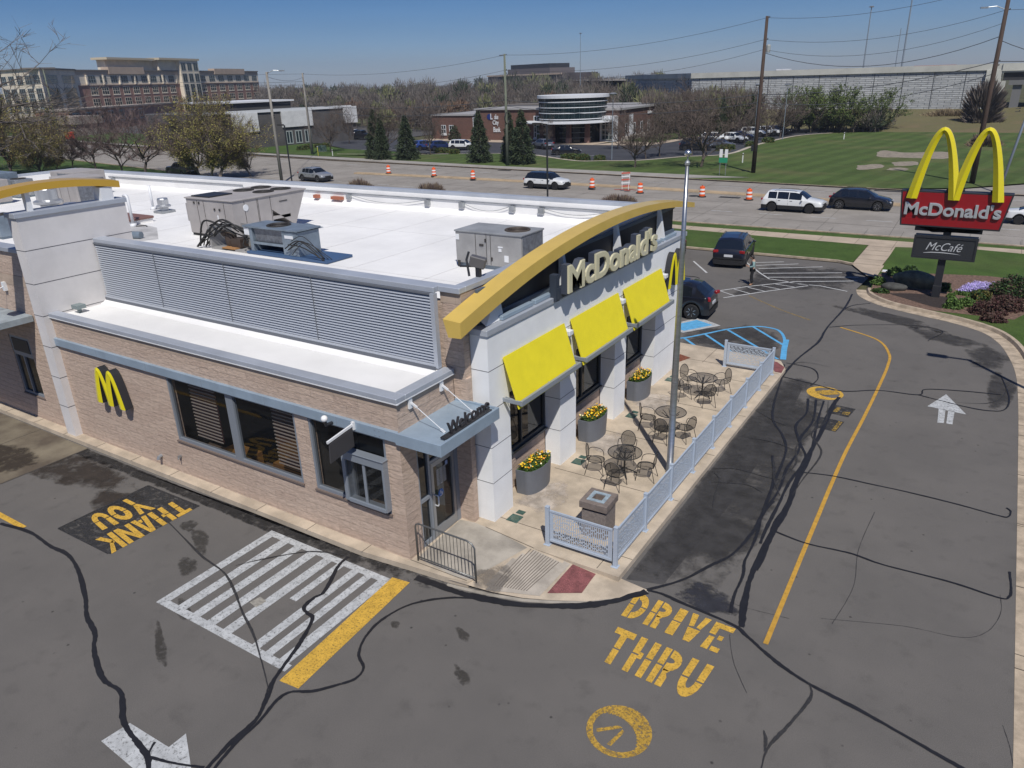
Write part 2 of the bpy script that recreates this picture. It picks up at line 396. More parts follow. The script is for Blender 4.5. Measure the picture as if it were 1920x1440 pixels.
def grass_mat(name, c1, c2, stripes=None, dry=0.0, scale=0.5):
    M = mat(name, c1, 0.95, spec=0.2)
    N, L, b = nodes_of(M); tc = [n for n in N if n.type == 'TEX_COORD'][0]
    n = N.new('ShaderNodeTexNoise'); n.inputs['Scale'].default_value = scale; n.inputs['Detail'].default_value = 9; n.inputs['Roughness'].default_value = 0.7
    L.new(tc.outputs['Object'], n.inputs['Vector'])
    cr = N.new('ShaderNodeValToRGB'); cr.color_ramp.elements[0].position = 0.35; cr.color_ramp.elements[1].position = 0.65
    cr.color_ramp.elements[0].color = (*c1, 1); cr.color_ramp.elements[1].color = (*c2, 1)
    L.new(n.outputs[0], cr.inputs[0]); src = cr.outputs[0]
    if stripes:
        ang, per, amt = stripes
        mp = N.new('ShaderNodeMapping'); mp.inputs['Rotation'].default_value = (0, 0, ang); L.new(tc.outputs['Object'], mp.inputs['Vector'])
        w = N.new('ShaderNodeTexWave'); w.inputs['Scale'].default_value = 0.314/per; w.inputs['Distortion'].default_value = 0.6; w.inputs['Detail'].default_value = 2; w.inputs['Detail Scale'].default_value = 0.3
        L.new(mp.outputs[0], w.inputs['Vector'])
        mr = N.new('ShaderNodeMapRange'); mr.inputs[1].default_value = 0.35; mr.inputs[2].default_value = 0.65; mr.inputs[3].default_value = 1-amt; mr.inputs[4].default_value = 1+amt
        L.new(w.outputs[0], mr.inputs[0])
        s_ = N.new('ShaderNodeVectorMath'); s_.operation = 'SCALE'; L.new(src, s_.inputs[0]); L.new(mr.outputs[0], s_.inputs['Scale']); src = s_.outputs[0]
    n2 = N.new('ShaderNodeTexNoise'); n2.inputs['Scale'].default_value = 14; n2.inputs['Detail'].default_value = 3
    L.new(tc.outputs['Object'], n2.inputs['Vector'])
    mr2 = N.new('ShaderNodeMapRange'); mr2.inputs[1].default_value = 0.3; mr2.inputs[2].default_value = 0.7; mr2.inputs[3].default_value = 0.7; mr2.inputs[4].default_value = 1.3
    L.new(n2.outputs[0], mr2.inputs[0])
    s2 = N.new('ShaderNodeVectorMath'); s2.operation = 'SCALE'; L.new(src, s2.inputs[0]); L.new(mr2.outputs[0], s2.inputs['Scale']); src = s2.outputs[0]
    if dry > 0:
        n3 = N.new('ShaderNodeTexNoise'); n3.inputs['Scale'].default_value = 0.12; n3.inputs['Detail'].default_value = 6; L.new(tc.outputs['Object'], n3.inputs['Vector'])
        mr3 = N.new('ShaderNodeMapRange'); mr3.inputs[1].default_value = 0.5; mr3.inputs[2].default_value = 0.68; mr3.inputs[3].default_value = 0; mr3.inputs[4].default_value = dry
        L.new(n3.outputs[0], mr3.inputs[0])
        mx = N.new('ShaderNodeMix'); mx.data_type = 'RGBA'; L.new(mr3.outputs[0], mx.inputs[0]); L.new(src, mx.inputs[6]); mx.inputs[7].default_value = (0.19, 0.145, 0.08, 1); src = mx.outputs[2]
    L.new(src, b.inputs['Base Color'])
    bp = N.new('ShaderNodeBump'); bp.inputs['Strength'].default_value = 0.5; bp.inputs['Distance'].default_value = 0.04
    L.new(n2.outputs[0], bp.inputs['Height']); L.new(bp.outputs[0], b.inputs['Normal'])
    return M
M_grass = grass_mat('lawn_grass', (0.042, 0.075, 0.016), (0.065, 0.11, 0.024), dry=0.15)
STRIPE = R(9.5)
M_field = grass_mat('mown_field_grass', (0.055, 0.085, 0.022), (0.078, 0.115, 0.032), stripes=(STRIPE, 3.0, 0.10), dry=0.3, scale=0.25)
M_dry = grass_mat('dry_bank_grass', (0.16, 0.125, 0.07), (0.10, 0.11, 0.045), scale=0.12, dry=0.5)
M_earth = grass_mat('far_ground', (0.09, 0.082, 0.045), (0.07, 0.08, 0.035), scale=0.03, dry=0.4)
M_mulch = mat('red_brown_mulch', (0.17, 0.105, 0.075), 0.95, var=0.5, scale=7, fine=0.4, fscale=40, bump=0.9, bscale=30)
M_mulchd = mat('dark_mulch', (0.035, 0.024, 0.02), 0.95, var=0.4, scale=7, fine=0.4, fscale=40, bump=0.9, bscale=30)

# ================================================================== ground sheets
mb = MB(); mb.sheet([(1500*math.cos(2*PI*i/48), 1500*math.sin(2*PI*i/48)) for i in range(48)], -0.12); struct('ground', mb, M_earth)
GUT = [at(1605,543), at(1612,556), at(1650,573), at(1717,590), at(1783,605), at(1838,622), at(1868,640), at(1888,664), Vector((1.88,33.0,0)), Vector((1.98,29.5,0)), Vector((2.0,24,0)), Vector((2.0,12,0)), Vector((2.0,-40,0))]
GUT = catmull(GUT, 8)
lot = [(-90,-40),(-90,49.3),(-7.6,49.42),(-6.7,48.95),(-5.5,48.3),(-5.35,46.6)] + [(p.x, p.y) for p in GUT]
mb = MB(); mb.sheet(lot, 0.0); struct('parking_lot', mb, M_asph)
# right gutter + kerb, following the lot's edge
def strip(a, b, za, zb, mb, mi=0):
    n = min(len(a), len(b)); vs = []
    for i in range(n): vs.append((a[i][0],a[i][1],za)); vs.append((b[i][0],b[i][1],zb))
    fs = [(2*i+2, 2*i+3, 2*i+1, 2*i) for i in range(n-1)]
    # orient up
    p = [Vector(vs[k]) for k in fs[0]]
    if (p[1]-p[0]).cross(p[2]-p[0]).z < 0: fs = [f[::-1] for f in fs]
    mb.add(vs, fs, mi)
g0 = GUT; sgn = 1
g1 = offset_line(g0, 0.5); g2 = offset_line(g0, 0.56); g3 = offset_line(g0, 0.72)
mb = MB(); strip(g0, g1, 0.006, 0.012, mb); strip(g1, g2, 0.012, 0.15, mb); strip(g2, g3, 0.15, 0.152, mb)
o = struct('kerb', mb, M_kerb)
# kerb joints: thin dark lines across the gutter
mb = MB()
acc = 0
for i in range(1, len(g0)):
    acc += (g0[i]-g0[i-1]).length
    if acc > 3.0:
        acc = 0; a = g0[i]; b = g3[i]; mb.beam((a.x,a.y,0.012),(b.x,b.y,0.014),0.015,0.004)
for yy in range(-6, 33, 3): mb.beam((2.0,yy,0.014),(2.5,yy,0.014),0.018,0.004)
M_joint = mat('joint_shadow_gap', (0.07,0.06,0.05), 0.95)
struct('kerb_joint', mb, M_joint)
# right-hand lawn behind the kerb and round the sign
mb = MB()
rl = [(p.x, p.y) for p in g3][::-1] + [(-5.0,46.9),(-5.05,55.05),(-0.4,56.3),(2.3,56.05),(60,54),(60,-40)]
mb.sheet(rl, 0.14); struct('lawn', mb, M_grass)
# near lawn between lot and sidewalk, with its kerb
mb = MB(); mb.sheet([(-60,49.62),(-7.7,49.72),(-6.75,49.25),(-6.72,55.0),(-20,55.6),(-60,57.5)], 0.12); struct('lawn', mb, M_grass)
mb = MB(); mb.prism([(-60,49.42),(-7.7,49.52),(-6.6,49.0),(-6.6,49.18),(-7.65,49.7),(-60,49.6)], 0, 0.14); struct('kerb', mb, M_kerb, bevel=0.02)
mb = MB(); mb.prism([(-5.15,46.4),(-4.95,46.4),(-4.95,49.1),(-5.15,49.1)], 0, 0.17); struct('kerb', mb, M_kerb, bevel=0.02)
# walk from the lot to the street sidewalk
mb = MB(); mb.sheet([(-6.72,49.0),(-6.5,48.5),(-5.5,46.4),(-5.15,46.3),(-5.1,49.1),(-5.0,55.4),(-6.7,55.4)], 0.1)
mb.sheet([(-60,57.5),(-20,55.6),(-5.0,55.1),(-0.4,56.3),(2.3,56.05),(60,54),(60,55.6),(2.14,57.55),(-0.42,57.5),(-4.3,57.3),(-20.5,57.1),(-60,60.2)], 0.104)
struct('sidewalk', mb, M_walk)
mb = MB()
for i in range(26): mb.beam((-58+i*2.4,54,0.108),(-58+i*2.4,61,0.108),0.02,0.004)
for i in range(5): mb.beam((-6.7,49.3+i*1.4,0.106),(-5.05,49.3+i*1.4,0.106),0.02,0.004)
mbj = mb
# street
NEAR = [(60,57.2),(2,58.75),(-21,58.7),(-60,62.2),(-107,69.4),(-150,76.5),(-330,108)]
FAR = [(60,84),(12,83.4),(-10,83.4),(-31,84.9),(-60,87),(-88.6,88.9),(-140,94),(-330,122)]
mb = MB(); mb.sheet(NEAR+FAR[::-1], -0.02); struct('street', mb, M_street)
mb = MB(); mb.sheet([(60,55.6),(2.14,57.55),(-0.42,57.5),(-4.3,57.3),(-20.5,57.1),(-60,60.2),(-60,62.1),(-21,58.5),(2,58.55),(60,57.1)], 0.1)
mb.sheet([(-60,62.1),(-107,69.2),(-150,76.3),(-330,107.5),(-330,70),(-90,49.62),(-60,49.62),(-60,57.5),(-60,60.2)], 0.08)
struct('lawn', mb, M_grass)
mb = MB()
k0 = [Vector((x,y,0)) for x,y in NEAR]; k1 = offset_line(k0, 0.3)
strip(k0, k1, -0.01, -0.01, mb); k2 = offset_line(k0, -0.2); strip(k2, k0, 0.13, 0.13, mb); strip(k0, [v+Vector((0,0.02,0)) for v in k0], 0.13, -0.01, mb)
kf = [Vector((x,y,0)) for x,y in FAR]; kg = offset_line(kf, 0.22); kh = offset_line(kf, -0.55)
strip(kf, kg, 0.13, 0.13, mb); strip(kh, kf, -0.012, -0.008, mb); strip(kf, [v+Vector((0,-0.02,0)) for v in kf], 0.13, -0.01, mb)
struct('kerb', mb, M_kerb)
# median
MED = [(60,70.5),(20,72.8),(-9,74.3),(-28,76.2),(-56,77.0),(-74,76.8)]
mp_ = catmull(MED, 6); a = offset_line(mp_, 0.45); b = offset_line(mp_, -0.45)
mb = MB(); strip(a, b, 0.12, 0.12, mb); strip(a, offset_line(mp_, 0.5), 0.12, -0.01, mb); strip(b, offset_line(mp_, -0.5), 0.12, -0.01, mb)
struct('median', mb, mat('median_concrete', (0.40,0.30,0.19), 0.9, var=0.25, scale=0.6))
mb = MB(); ribbon(mb, offset_line(mp_, 0.95), 0.13, 0.0); ribbon(mb, offset_line(mp_, -0.95), 0.13, 0.0)
struct('road_marking', mb, M_yelfade)
mb = MB()
for i in range(-34, 10):
    x = i*4.2
    yb = 65.4 + (0.08*(-x-20) if x < -20 else 0)
    mb.beam((x,yb,-0.008),(x+1.9,yb-(0.15 if x<-20 else 0),-0.008),0.13,0.004)
    if i % 2 == 0: mb.beam((x,yb+14.8,-0.008),(x+2.4,yb+14.7,-0.008),0.13,0.004)
struct('road_marking', mb, M_whitel)
mb = MB()
for i in range(40):
    x = 14-i*5.0; y0 = 58.9 + max(0,(-x-21)*0.093); mb.beam((x,y0,-0.014),(x-0.6,y0+26-max(0,(-x-31)*0.03),-0.014),0.03,0.004)
for (xa,ya,xb,yb) in ((12,62.3,-60,65.2),(12,69.4,-60,71.5),(12,79.6,-88,83.6)): mb.beam((xa,ya,-0.013),(xb,yb,-0.013),0.035,0.004)
struct('road_joint', mb, mat('street_joint', (0.11,0.10,0.09), 0.95))
struct('sidewalk_joint', mbj, M_joint)
# far side: sidewalk, lawns, bank lot, field
mb = MB(); s0 = offset_line(kf, 0.9); s1 = offset_line(kf, 2.9)
i0 = 2; 
strip([Vector((-31,85.2,0)),Vector((-60,87.3,0)),Vector((-88.6,89.7,0)),Vector((-110,92.5,0)),Vector((-140,96.5,0)),Vector((-330,126,0))],
      [Vector((-24,88.0,0)),Vector((-60,89.6,0)),Vector((-88.6,92.6,0)),Vector((-110,94.5,0)),Vector((-140,98.5,0)),Vector((-330,128,0))], 0.1, 0.1, mb)
struct('sidewalk', mb, mat('far_walk_concrete', (0.31,0.29,0.26), 0.9, var=0.15, scale=0.5))
mb = MB(); mb.sheet([(-31,85.2),(-24,88.0),(-60,89.6),(-88.6,92.6),(-95,94),(-79,102),(-70,105.5),(-62.1,104.7),(-52.2,98.9),(-48.1,99.9),(-43.4,102),(-39.5,108.2),(-34.6,113.6),(-34.8,130.2),(-33.2,149),(-28.4,157.8),(-20,162),(60,166),(60,112),(28,112),(2.3,92.3),(-3,86.5),(-10,83.75)], 0.07)
struct('lawn', mb, M_field)
mb = MB(); mb.sheet([(-96,93.6),(-140,98.7),(-330,128),(-330,150),(-130,118),(-104,106),(-86,103.2)], 0.068); struct('lawn', mb, M_grass)
mb = MB(); mb.sheet([(-90,104.6),(-79.3,102.3),(-70,105.7),(-62.1,104.9),(-52.2,99.1),(-48,100.1),(-43.3,102.2),(-39.4,108.3),(-34.6,113.8),(-34.8,130.2),(-33.2,149),(-28.4,157.9),(-40,175),(-60,175),(-58,133),(-60,128),(-110,128),(-130,121),(-104,106.2)], 0.03)
struct('parking_lot', mb, asphalt_mat('bank_lot_asphalt', (0.045,0.047,0.055), (0.06,0.062,0.07), (0.03,0.03,0.035), spots=False))
mb = MB(); mb.sheet([(-330,128.3),(-330,240),(-112,150),(-112,128.5),(-130,121.5),(-150,125)], 0.02)
struct('parking_lot', mb, asphalt_mat('office_lot_asphalt', (0.07,0.068,0.068), (0.09,0.087,0.085), (0.04,0.04,0.042), spots=False))
mb = MB(); mb.sheet([(-62,124),(-52,125),(-50.5,133),(-50.5,142),(-48,150),(-56,172),(-61,172),(-60.5,130)], 0.05); mb.sheet([(-104,127),(-62,124),(-62,131),(-104,134)], 0.051)
struct('sidewalk', mb, M_walk)
mb = MB(); mb.sheet([(-60.3,133),(-53,131),(-52.2,141),(-50,149),(-57,168),(-60.8,168)], 0.075); mb.sheet([(-99,118),(-86,117.5),(-84,122.5),(-100,124)],0.075)
struct('lawn', mb, M_grass)
# kerb edge of the bank lot, light line
mb = MB()
ribbon(mb, catmull([(-62.1,104.8),(-52.2,99),(-48.1,100),(-43.4,102.1),(-39.5,108.3),(-34.6,113.7),(-34.8,130.2),(-33.2,149),(-28.4,157.8)], 6), 0.7, 0.1)
ribbon(mb, catmull([(-98,97.5),(-88,99.5),(-79.3,102.2),(-70,105.6),(-62.1,104.8)], 6), 0.4, 0.1)
struct('kerb', mb, mat('pale_kerb', (0.42,0.37,0.30), 0.9, var=0.2, scale=1))
mb = MB()
for k in range(9):
    x = -100+k*3.1 
    mb.beam((x,104.5+k*0.15,0.038),(x+0.6,110,0.038),0.1,0.004)
for (xa,ya,xb,yb) in ((-58,103.8,-56.5,108.5),(-54.8,102.4,-53.2,107),(-66,117,-62.5,117.6)): mb.beam((xa,ya,0.038),(xb,yb,0.038),0.12,0.004)
struct('parking_line', mb, M_whitel)
# side street at the right
mb = MB(); mb.sheet([(-10,83.5),(-3,86.3),(2.4,92.0),(28,111.7),(60,111.7),(60,83.9),(12,83.3)], -0.016); struct('street', mb, M_street)
# bare patches in the field
for k, pl in enumerate(([(1345,286),(1395,283),(1470,285),(1500,288),(1505,294),(1450,296),(1380,293),(1350,290)], [(1608,310),(1650,308),(1655,314),(1612,318)],[(1672,304),(1715,303),(1722,309),(1680,311)],[(1668,315),(1695,314),(1700,319),(1665,319)],[(1640,290),(1780,284),(1790,290),(1650,296)])):
    if k == 0: pl = [(1645,285),(1658,282),(1700,286),(1780,285),(1778,297),(1715,296),(1650,294)]
    if k == 4: continue
    c = [at(x,y,0.08) for x,y in pl]; mb = MB(); cc = catmull([(p.x,p.y) for p in c]+[(c[0].x,c[0].y)], 5)[:-1]
    mb.sheet([(p.x+rnd.uniform(-.15,.15),p.y+rnd.uniform(-.3,.3)) for p in cc], 0.078+0.002*k)
    struct('bare_earth', mb, mat('bare_grey_earth', (0.26,0.22,0.17), 0.95, var=0.3, scale=1.5))
# embankment and freeway deck
WALLB = [(-118,262),(-102,240),(-88,220),(-72,201),(-40,198),(-20,196),(-3.6,194.5)]
mb = MB()
ex = [-130,-90,-60,-40,-20,-4,10,60]
vs = []
for x in ex:
    yb = 170 if x < -35 else 161
    yw = np.interp(-x, [3.6,20,40,72,88,102,118], [194.5,196,198,201,220,240,262])
    vs += [(x,yb,0.0),(x,yb+12,0.9),(x,yw+0.5,2.6 if x<5 else 3.4)]
fs = []
for i in range(len(ex)-1):
    for j in range(2): fs.append((i*3+j,(i+1)*3+j,(i+1)*3+j+1,i*3+j+1))
mb.add(vs, fs); struct('embankment', mb, M_dry)
mb = MB(); mb.sheet([(60,194),(-3.6,195.3),(-72,201.8),(-118,263),(-260,470),(-200,520),(60,232)], 9.7); struct('freeway', mb, M_street)

# ================================================================== restaurant pavement (0.15 m above the lot)
ZP = 0.15
mb = MB()
mb.prism([(-70,11.22),(-12,11.26),(-10.4,11.42),(-9.45,11.5),(-8.95,11.58),(-8.3,13.55),(-5.95,13.55),(-5.86,28.3),(-5.86,29.1),(-6.25,29.95),(-6.6,30.1),(-10.7,30.25),(-14,30.3),(-14,12),(-70,12)], -0.02, ZP)
o = struct('patio_slab', mb, M_conc)
# curved corner apron that slopes down to the lot
ap = [(-9.45,11.46,0.13),(-8.95,11.55,0.10),(-8.3,11.68,0.055),(-7.6,11.88,0.03),(-7.0,12.15,0.02),(-6.3,12.52,0.015),(-5.7,13.02,0.012),(-5.22,13.62,0.01)]
inn = [(-9.3,11.5,0.152),(-8.96,11.56,0.152),(-8.8,12.2,0.152),(-8.6,12.8,0.152),(-8.32,13.54,0.152),(-7.4,13.54,0.10),(-6.6,13.54,0.05),(-5.95,13.7,0.012)]
mb = MB(); vs = []
for a_, b_ in zip(ap, inn): vs += [a_, b_]
mb.add(vs, [(2*i+2,2*i+3,2*i+1,2*i)[::-1] for i in range(7)])
p = [Vector(q) for q in vs[:3]]
struct('apron', mb, M_conc)
# apron skirt (concrete lip) 
mb = MB(); mb.prism([(q[0],q[1]) for q in ap]+[(q[0]+0.02,q[1]-0.09) for q in ap[::-1]], -0.01, 0.012); struct('kerb', mb, M_conc2)
def zap(x, y):
    """height of the apron surface"""
    t = min(1, max(0, (x+8.3)/2.4)); e = min(1, max(0, (y-(11.7+max(0,(x+8.0))*0.75))/(13.5-11.7)))
    return 0.02 + (0.135-0.115*t)*e
def drape(mb, pts, dz, nx=10, ny=10, mi=0):
    (a,b,c,d) = [Vector((p[0],p[1],0)) for p in pts]; vs = []
    for j in range(ny+1):
        for i in range(nx+1):
            u = i/nx; v = j/ny; q = (a*(1-u)+b*u)*(1-v)+(d*(1-u)+c*u)*v
            vs.append((q.x,q.y,0))
    return vs
# surface lookup on the apron quads for decals
from mathutils.bvhtree import BVHTree
apv = []; 
for a_, b_ in zip(ap, inn): apv += [Vector(a_), Vector(b_)]
apb = BVHTree.FromPolygons(apv, [(2*i,2*i+1,2*i+3,2*i+2) for i in range(7)])
def apz(x, y):
    h = apb.ray_cast(Vector((x,y,3)), Vector((0,0,-1)))
    return h[0].z if h[0] is not None else None
def decal(quad, dz, nx, ny, gap=None):
    (a,b,c,d) = [Vector((p[0],p[1],0)) for p in quad]; mb = MB(); vs = []; ok = []
    for j in range(ny+1):
        for i in range(nx+1):
            u = i/nx; v = j/ny; q = (a*(1-u)+b*u)*(1-v)+(d*(1-u)+c*u)*v; z = apz(q.x,q.y)
            ok.append(z is not None); vs.append((q.x,q.y,(z if z is not None else 0)+dz))
    fs = []
    for j in range(ny):
        for i in range(nx):
            f = (j*(nx+1)+i, j*(nx+1)+i+1, (j+1)*(nx+1)+i+1, (j+1)*(nx+1)+i)
            if all(ok[k] for k in f): fs.append(f)
    mb.add(vs, fs); return mb
rq = [at(991,1019,.15), at(1070,1056,.12), at(1012,1118,.03), at(903,1106,.06)]
struct('kerb_ramp', decal(rq, 0.006, 14, 14), mat('ramp_concrete', (0.40,0.355,0.30), 0.9, var=0.2, scale=2, fine=0.08))
mb = MB()
for k in range(13):
    u = 0.06+k*0.066
    a_ = Vector(rq[0]).lerp(Vector(rq[1]), 0.03+0.9*u); b_ = Vector(rq[3]).lerp(Vector(rq[2]), 0.1+0.72*u)
    pts = [a_.lerp(b_, t/12) for t in range(1, 12)]
    for i in range(len(pts)-1):
        z0 = apz(pts[i].x,pts[i].y); z1 = apz(pts[i+1].x,pts[i+1].y)
        if z0 is None or z1 is None: continue
        mb.beam((pts[i].x,pts[i].y,z0+0.008),(pts[i+1].x,pts[i+1].y,z1+0.008),0.022,0.004)
struct('ramp_groove', mb, mat('groove_shade', (0.17,0.145,0.12), 0.95))
tq = [at(1077,1053,.12), at(1119,1073,.07), at(1091,1113,.02), at(1026,1113,.03)]
struct('tactile_paving', decal(tq, 0.008, 16, 16), mat('red_tactile', (0.22,0.075,0.075), 0.9, var=0.3, scale=5, fine=0.35, fscale=45, bump=0.8, bscale=40))
mb = MB(); mb.sheet([(-6.15,28.6),(-5.9,28.6),(-5.95,29.3),(-6.35,29.75),(-6.75,29.8)], ZP+0.004); struct('tactile_paving', mb, MATS['red_tactile'])
# grey concrete panel by the door, joints, pale washed spots round the planters
mb = MB(); mb.sheet([(-10.6,11.75),(-9.35,11.6),(-8.95,11.7),(-8.45,13.5),(-9.5,13.72),(-10.3,13.78),(-10.7,13.7)], ZP+0.004); struct('door_landing', mb, M_conc2)
mb = MB()
for yy in (14.35,17.5,20.6,23.9,27.0,28.45): mb.beam((-9.9,yy,ZP+0.005),(-5.95,yy,ZP+0.005),0.014,0.004)
mb.beam((-6.55,13.6,ZP+0.005),(-6.55,28.3,ZP+0.005),0.014,0.004)
for yy in (-9.0,): pass
for xx in range(-60,-10,2): mb.beam((xx,11.23,ZP+0.005),(xx,11.6,ZP+0.005),0.012,0.004)
mb.beam((-10.7,11.6,ZP+0.008),(-9.0,11.62,ZP+0.008),0.012,0.004); mb.beam((-9.9,13.75,ZP+0.008),(-8.3,13.56,ZP+0.008),0.014,0.004)
mb.beam((-9.0,28.3,ZP+0.005),(-9.0,30.2,ZP+0.005),0.014,0.004)
struct('paving_joint', mb, M_joint)
def soft_patch(pts, z, mats_name, col, r0=0.0, noise=1.2, mx=0.85, rough=0.93):
    """a stain with a ragged, fading outline (concentric rings, alpha by vertex attribute)"""
    c = Vector((sum(p[0] for p in pts)/len(pts), sum(p[1] for p in pts)/len(pts), 0)); n = len(pts)
    rings = [(0.02,1.0),(0.35,1.0),(0.7,0.85),(0.88,0.45),(1.0,0.0)]
    vs = []; al = []
    for s_, a_ in rings:
        for p in pts: vs.append((c.x+(p[0]-c.x)*s_, c.y+(p[1]-c.y)*s_, z)); al.append(a_)
    fs = [tuple(range(n))]
    for k in range(len(rings)-1):
        for j in range(n): fs.append((k*n+j, k*n+(j+1)%n, (k+1)*n+(j+1)%n, (k+1)*n+j))
    # outward ring faces must face up
    area = sum(pts[i][0]*pts[(i+1)%n][1]-pts[(i+1)%n][0]*pts[i][1] for i in range(n))
    if area > 0: fs = [fs[0]]+[f[::-1] for f in fs[1:]]
    else: fs = [fs[0][::-1]]+fs[1:]
    me = bpy.data.meshes.new('stain'); me.from_pydata(vs, [], fs)
    at_ = me.attributes.new('fade', 'FLOAT', 'POINT'); at_.data.foreach_set('value', al)
    if mats_name not in MATS:
        M = mat(mats_name, col, rough, var=0.35, scale=2.5, fine=0.15, spec=0.25); N, L, b = nodes_of(M)
        tc = [q for q in N if q.type == 'TEX_COORD'][0]
        aa = N.new('ShaderNodeAttribute'); aa.attribute_name = 'fade'
        nz = N.new('ShaderNodeTexNoise'); nz.inputs['Scale'].default_value = noise; nz.inputs['Detail'].default_value = 9; nz.inputs['Roughness'].default_value = 0.72; L.new(tc.outputs['Object'], nz.inputs['Vector'])
        mr = N.new('ShaderNodeMapRange'); mr.inputs[1].default_value = 0.3; mr.inputs[2].default_value = 0.7; mr.inputs[3].default_value = -0.75; mr.inputs[4].default_value = 0.75; L.new(nz.outputs[0], mr.inputs[0])
        ad = N.new('ShaderNodeMath'); ad.operation = 'ADD'; L.new(aa.outputs['Fac'], ad.inputs[0]); L.new(mr.outputs[0], ad.inputs[1])
        m2 = N.new('ShaderNodeMapRange'); m2.inputs[1].default_value = 0.3; m2.inputs[2].default_value = 0.95; m2.inputs[3].default_value = 0; m2.inputs[4].default_value = mx; L.new(ad.outputs[0], m2.inputs[0])
        m3 = N.new('ShaderNodeMath'); m3.operation = 'MULTIPLY'; L.new(m2.outputs[0], m3.inputs[0]); 
        m4 = N.new('ShaderNodeMapRange'); m4.inputs[1].default_value = 0; m4.inputs[2].default_value = 0.25; L.new(aa.outputs['Fac'], m4.inputs[0]); L.new(m4.outputs[0], m3.inputs[1])
        L.new(m3.outputs[0], b.inputs['Alpha'])
    me.materials.append(MATS[mats_name]); o = bpy.data.objects.new('pavement_stain', me); COL.objects.link(o)
    return tag(o, kind='structure')
def blob(cx, cy, rx, ry, n=28, j=0.12, rot=0.0):
    out = []
    for i in range(n):
        a = 2*PI*i/n; r_ = 1+j*math.sin(3*a+cx)+j*0.6*math.sin(5*a+cy*2)
        x = rx*r_*math.cos(a); y = ry*r_*math.sin(a); out.append((cx+x*math.cos(rot)-y*math.sin(rot), cy+x*math.sin(rot)+y*math.cos(rot)))
    return out
def dense(pts, n=4):
    out = []
    for i in range(len(pts)):
        a = Vector(pts[i][:2]); b = Vector(pts[(i+1)%len(pts)][:2])
        for k in range(n): out.append(tuple(a.lerp(b, k/n)))
    return out
# darker re-laid asphalt beside the patio (own shape), other stains
lanep = [at(*p) for p in ((1160,1095),(1300,905),(1452,716),(1510,695),(1560,735),(1530,820),(1475,930),(1400,1075),(1330,1120),(1220,1110))]
soft_patch(dense([(p.x,p.y) for p in lanep],4), 0.0035, 'relaid_asphalt', (0.05,0.048,0.048), noise=0.8, mx=0.8)
mb = MB(); mb.sheet([(-5.84,13.75),(-5.0,14.0),(-4.75,18),(-4.7,24),(-4.9,27.9),(-5.84,28.3)], 0.0018); struct('asphalt_patch', mb, M_asphdark)
for (x_,y_,rx_,ry_,ro_) in ((-3.2,38.6,3.0,.75,-.45),(-.8,36.6,1.8,.8,-.5),(.9,34.6,.9,1.6,0),(1.4,31,.5,2.2,0)): soft_patch(blob(x_,y_,rx_,ry_,rot=ro_), 0.0035, 'gutter_dark', (0.052,0.05,0.05), noise=0.9, mx=0.7)
soft_patch(dense([(p.x,p.y) for p in [at(*q) for q in ((1420,495),(1560,500),(1625,515),(1590,545),(1480,545),(1350,560),(1390,530))]],4), 0.0035, 'gutter_dark', None)
soft_patch(dense([(p.x,p.y) for p in [at(*q) for q in ((1275,620),(1400,605),(1470,625),(1465,672),(1380,665),(1275,645))]],4), 0.0035, 'gutter_dark', None)
soft_patch(blob(-3.95,14.0,0.75,0.55), 0.005, 'wet_patch', (0.035,0.036,0.045), noise=2.0, mx=0.85)
soft_patch([(-60,11.2),(-30,11.2),(-22,11.18),(-12,11.2),(-10.6,11.3),(-9.6,11.4),(-8.6,11.5),(-8.8,11.15),(-10.2,10.95),(-13,10.75),(-18,10.8),(-24,10.7),(-60,10.6)], 0.0035, 'gutter_grime', (0.03,0.028,0.027), noise=2.2, mx=0.85)
soft_patch(blob(-23.2,10.1,2.6,0.9,rot=0.1), 0.0035, 'oil_stain', (0.045,0.035,0.028), noise=1.6, mx=0.7)
soft_patch(blob(-20.2,9.6,1.1,0.7), 0.0035, 'oil_stain', None)
soft_patch(blob(-26.5,9.4,2.0,0.8), 0.009, 'oil_stain', None)
for (x,y,a,b_) in ((-16.3,9.6,0.8,0.22),(-15.6,8.7,0.5,0.25),(-17.2,9.9,0.35,0.25),(-14.2,7.6,0.5,0.15),(-13.6,6.6,0.9,0.12),(-9.6,9.7,0.16,0.12),(-8.1,10.2,0.3,0.12),(-7.4,9.2,0.35,0.14)):
    soft_patch(blob(x,y,a,b_,rot=-0.5), 0.004, 'oil_drip', (0.04,0.036,0.03), noise=5.0, mx=0.5)
for (cx,cy,rx,ry) in ((-9.35,15.9,0.75,1.0),(-9.2,19.8,0.7,0.9),(-9.2,23.6,0.7,0.9)): soft_patch(blob(cx,cy,rx,ry), ZP+0.0035, 'washed_concrete', (0.55,0.48,0.41), noise=1.5, mx=0.7)
soft_patch(blob(-8.5,12.0,0.5,0.6), ZP+0.009, 'dirty_concrete', (0.17,0.15,0.13), noise=2.5, mx=0.6)
mb = MB(); mb.sheet([(-24.5,8.42),(-24.45,11.2),(-60,11.2),(-60,8.42)], 0.0055); struct('concrete_pad', mb, mat('stained_pad_concrete', (0.20,0.17,0.12), 0.93, col2=(0.09,0.07,0.05), scale=0.6, fine=0.12))
mb = MB(); mb.beam((-24.5,8.42,0.008),(-60,8.42,0.008),0.04,0.004); mb.beam((-24.48,8.42,0.008),(-24.45,11.2,0.008),0.05,0.004); mb.beam((-27.5,8.42,0.008),(-27.5,11.2,0.008),0.02,0.004); struct('paving_joint', mb, M_joint)
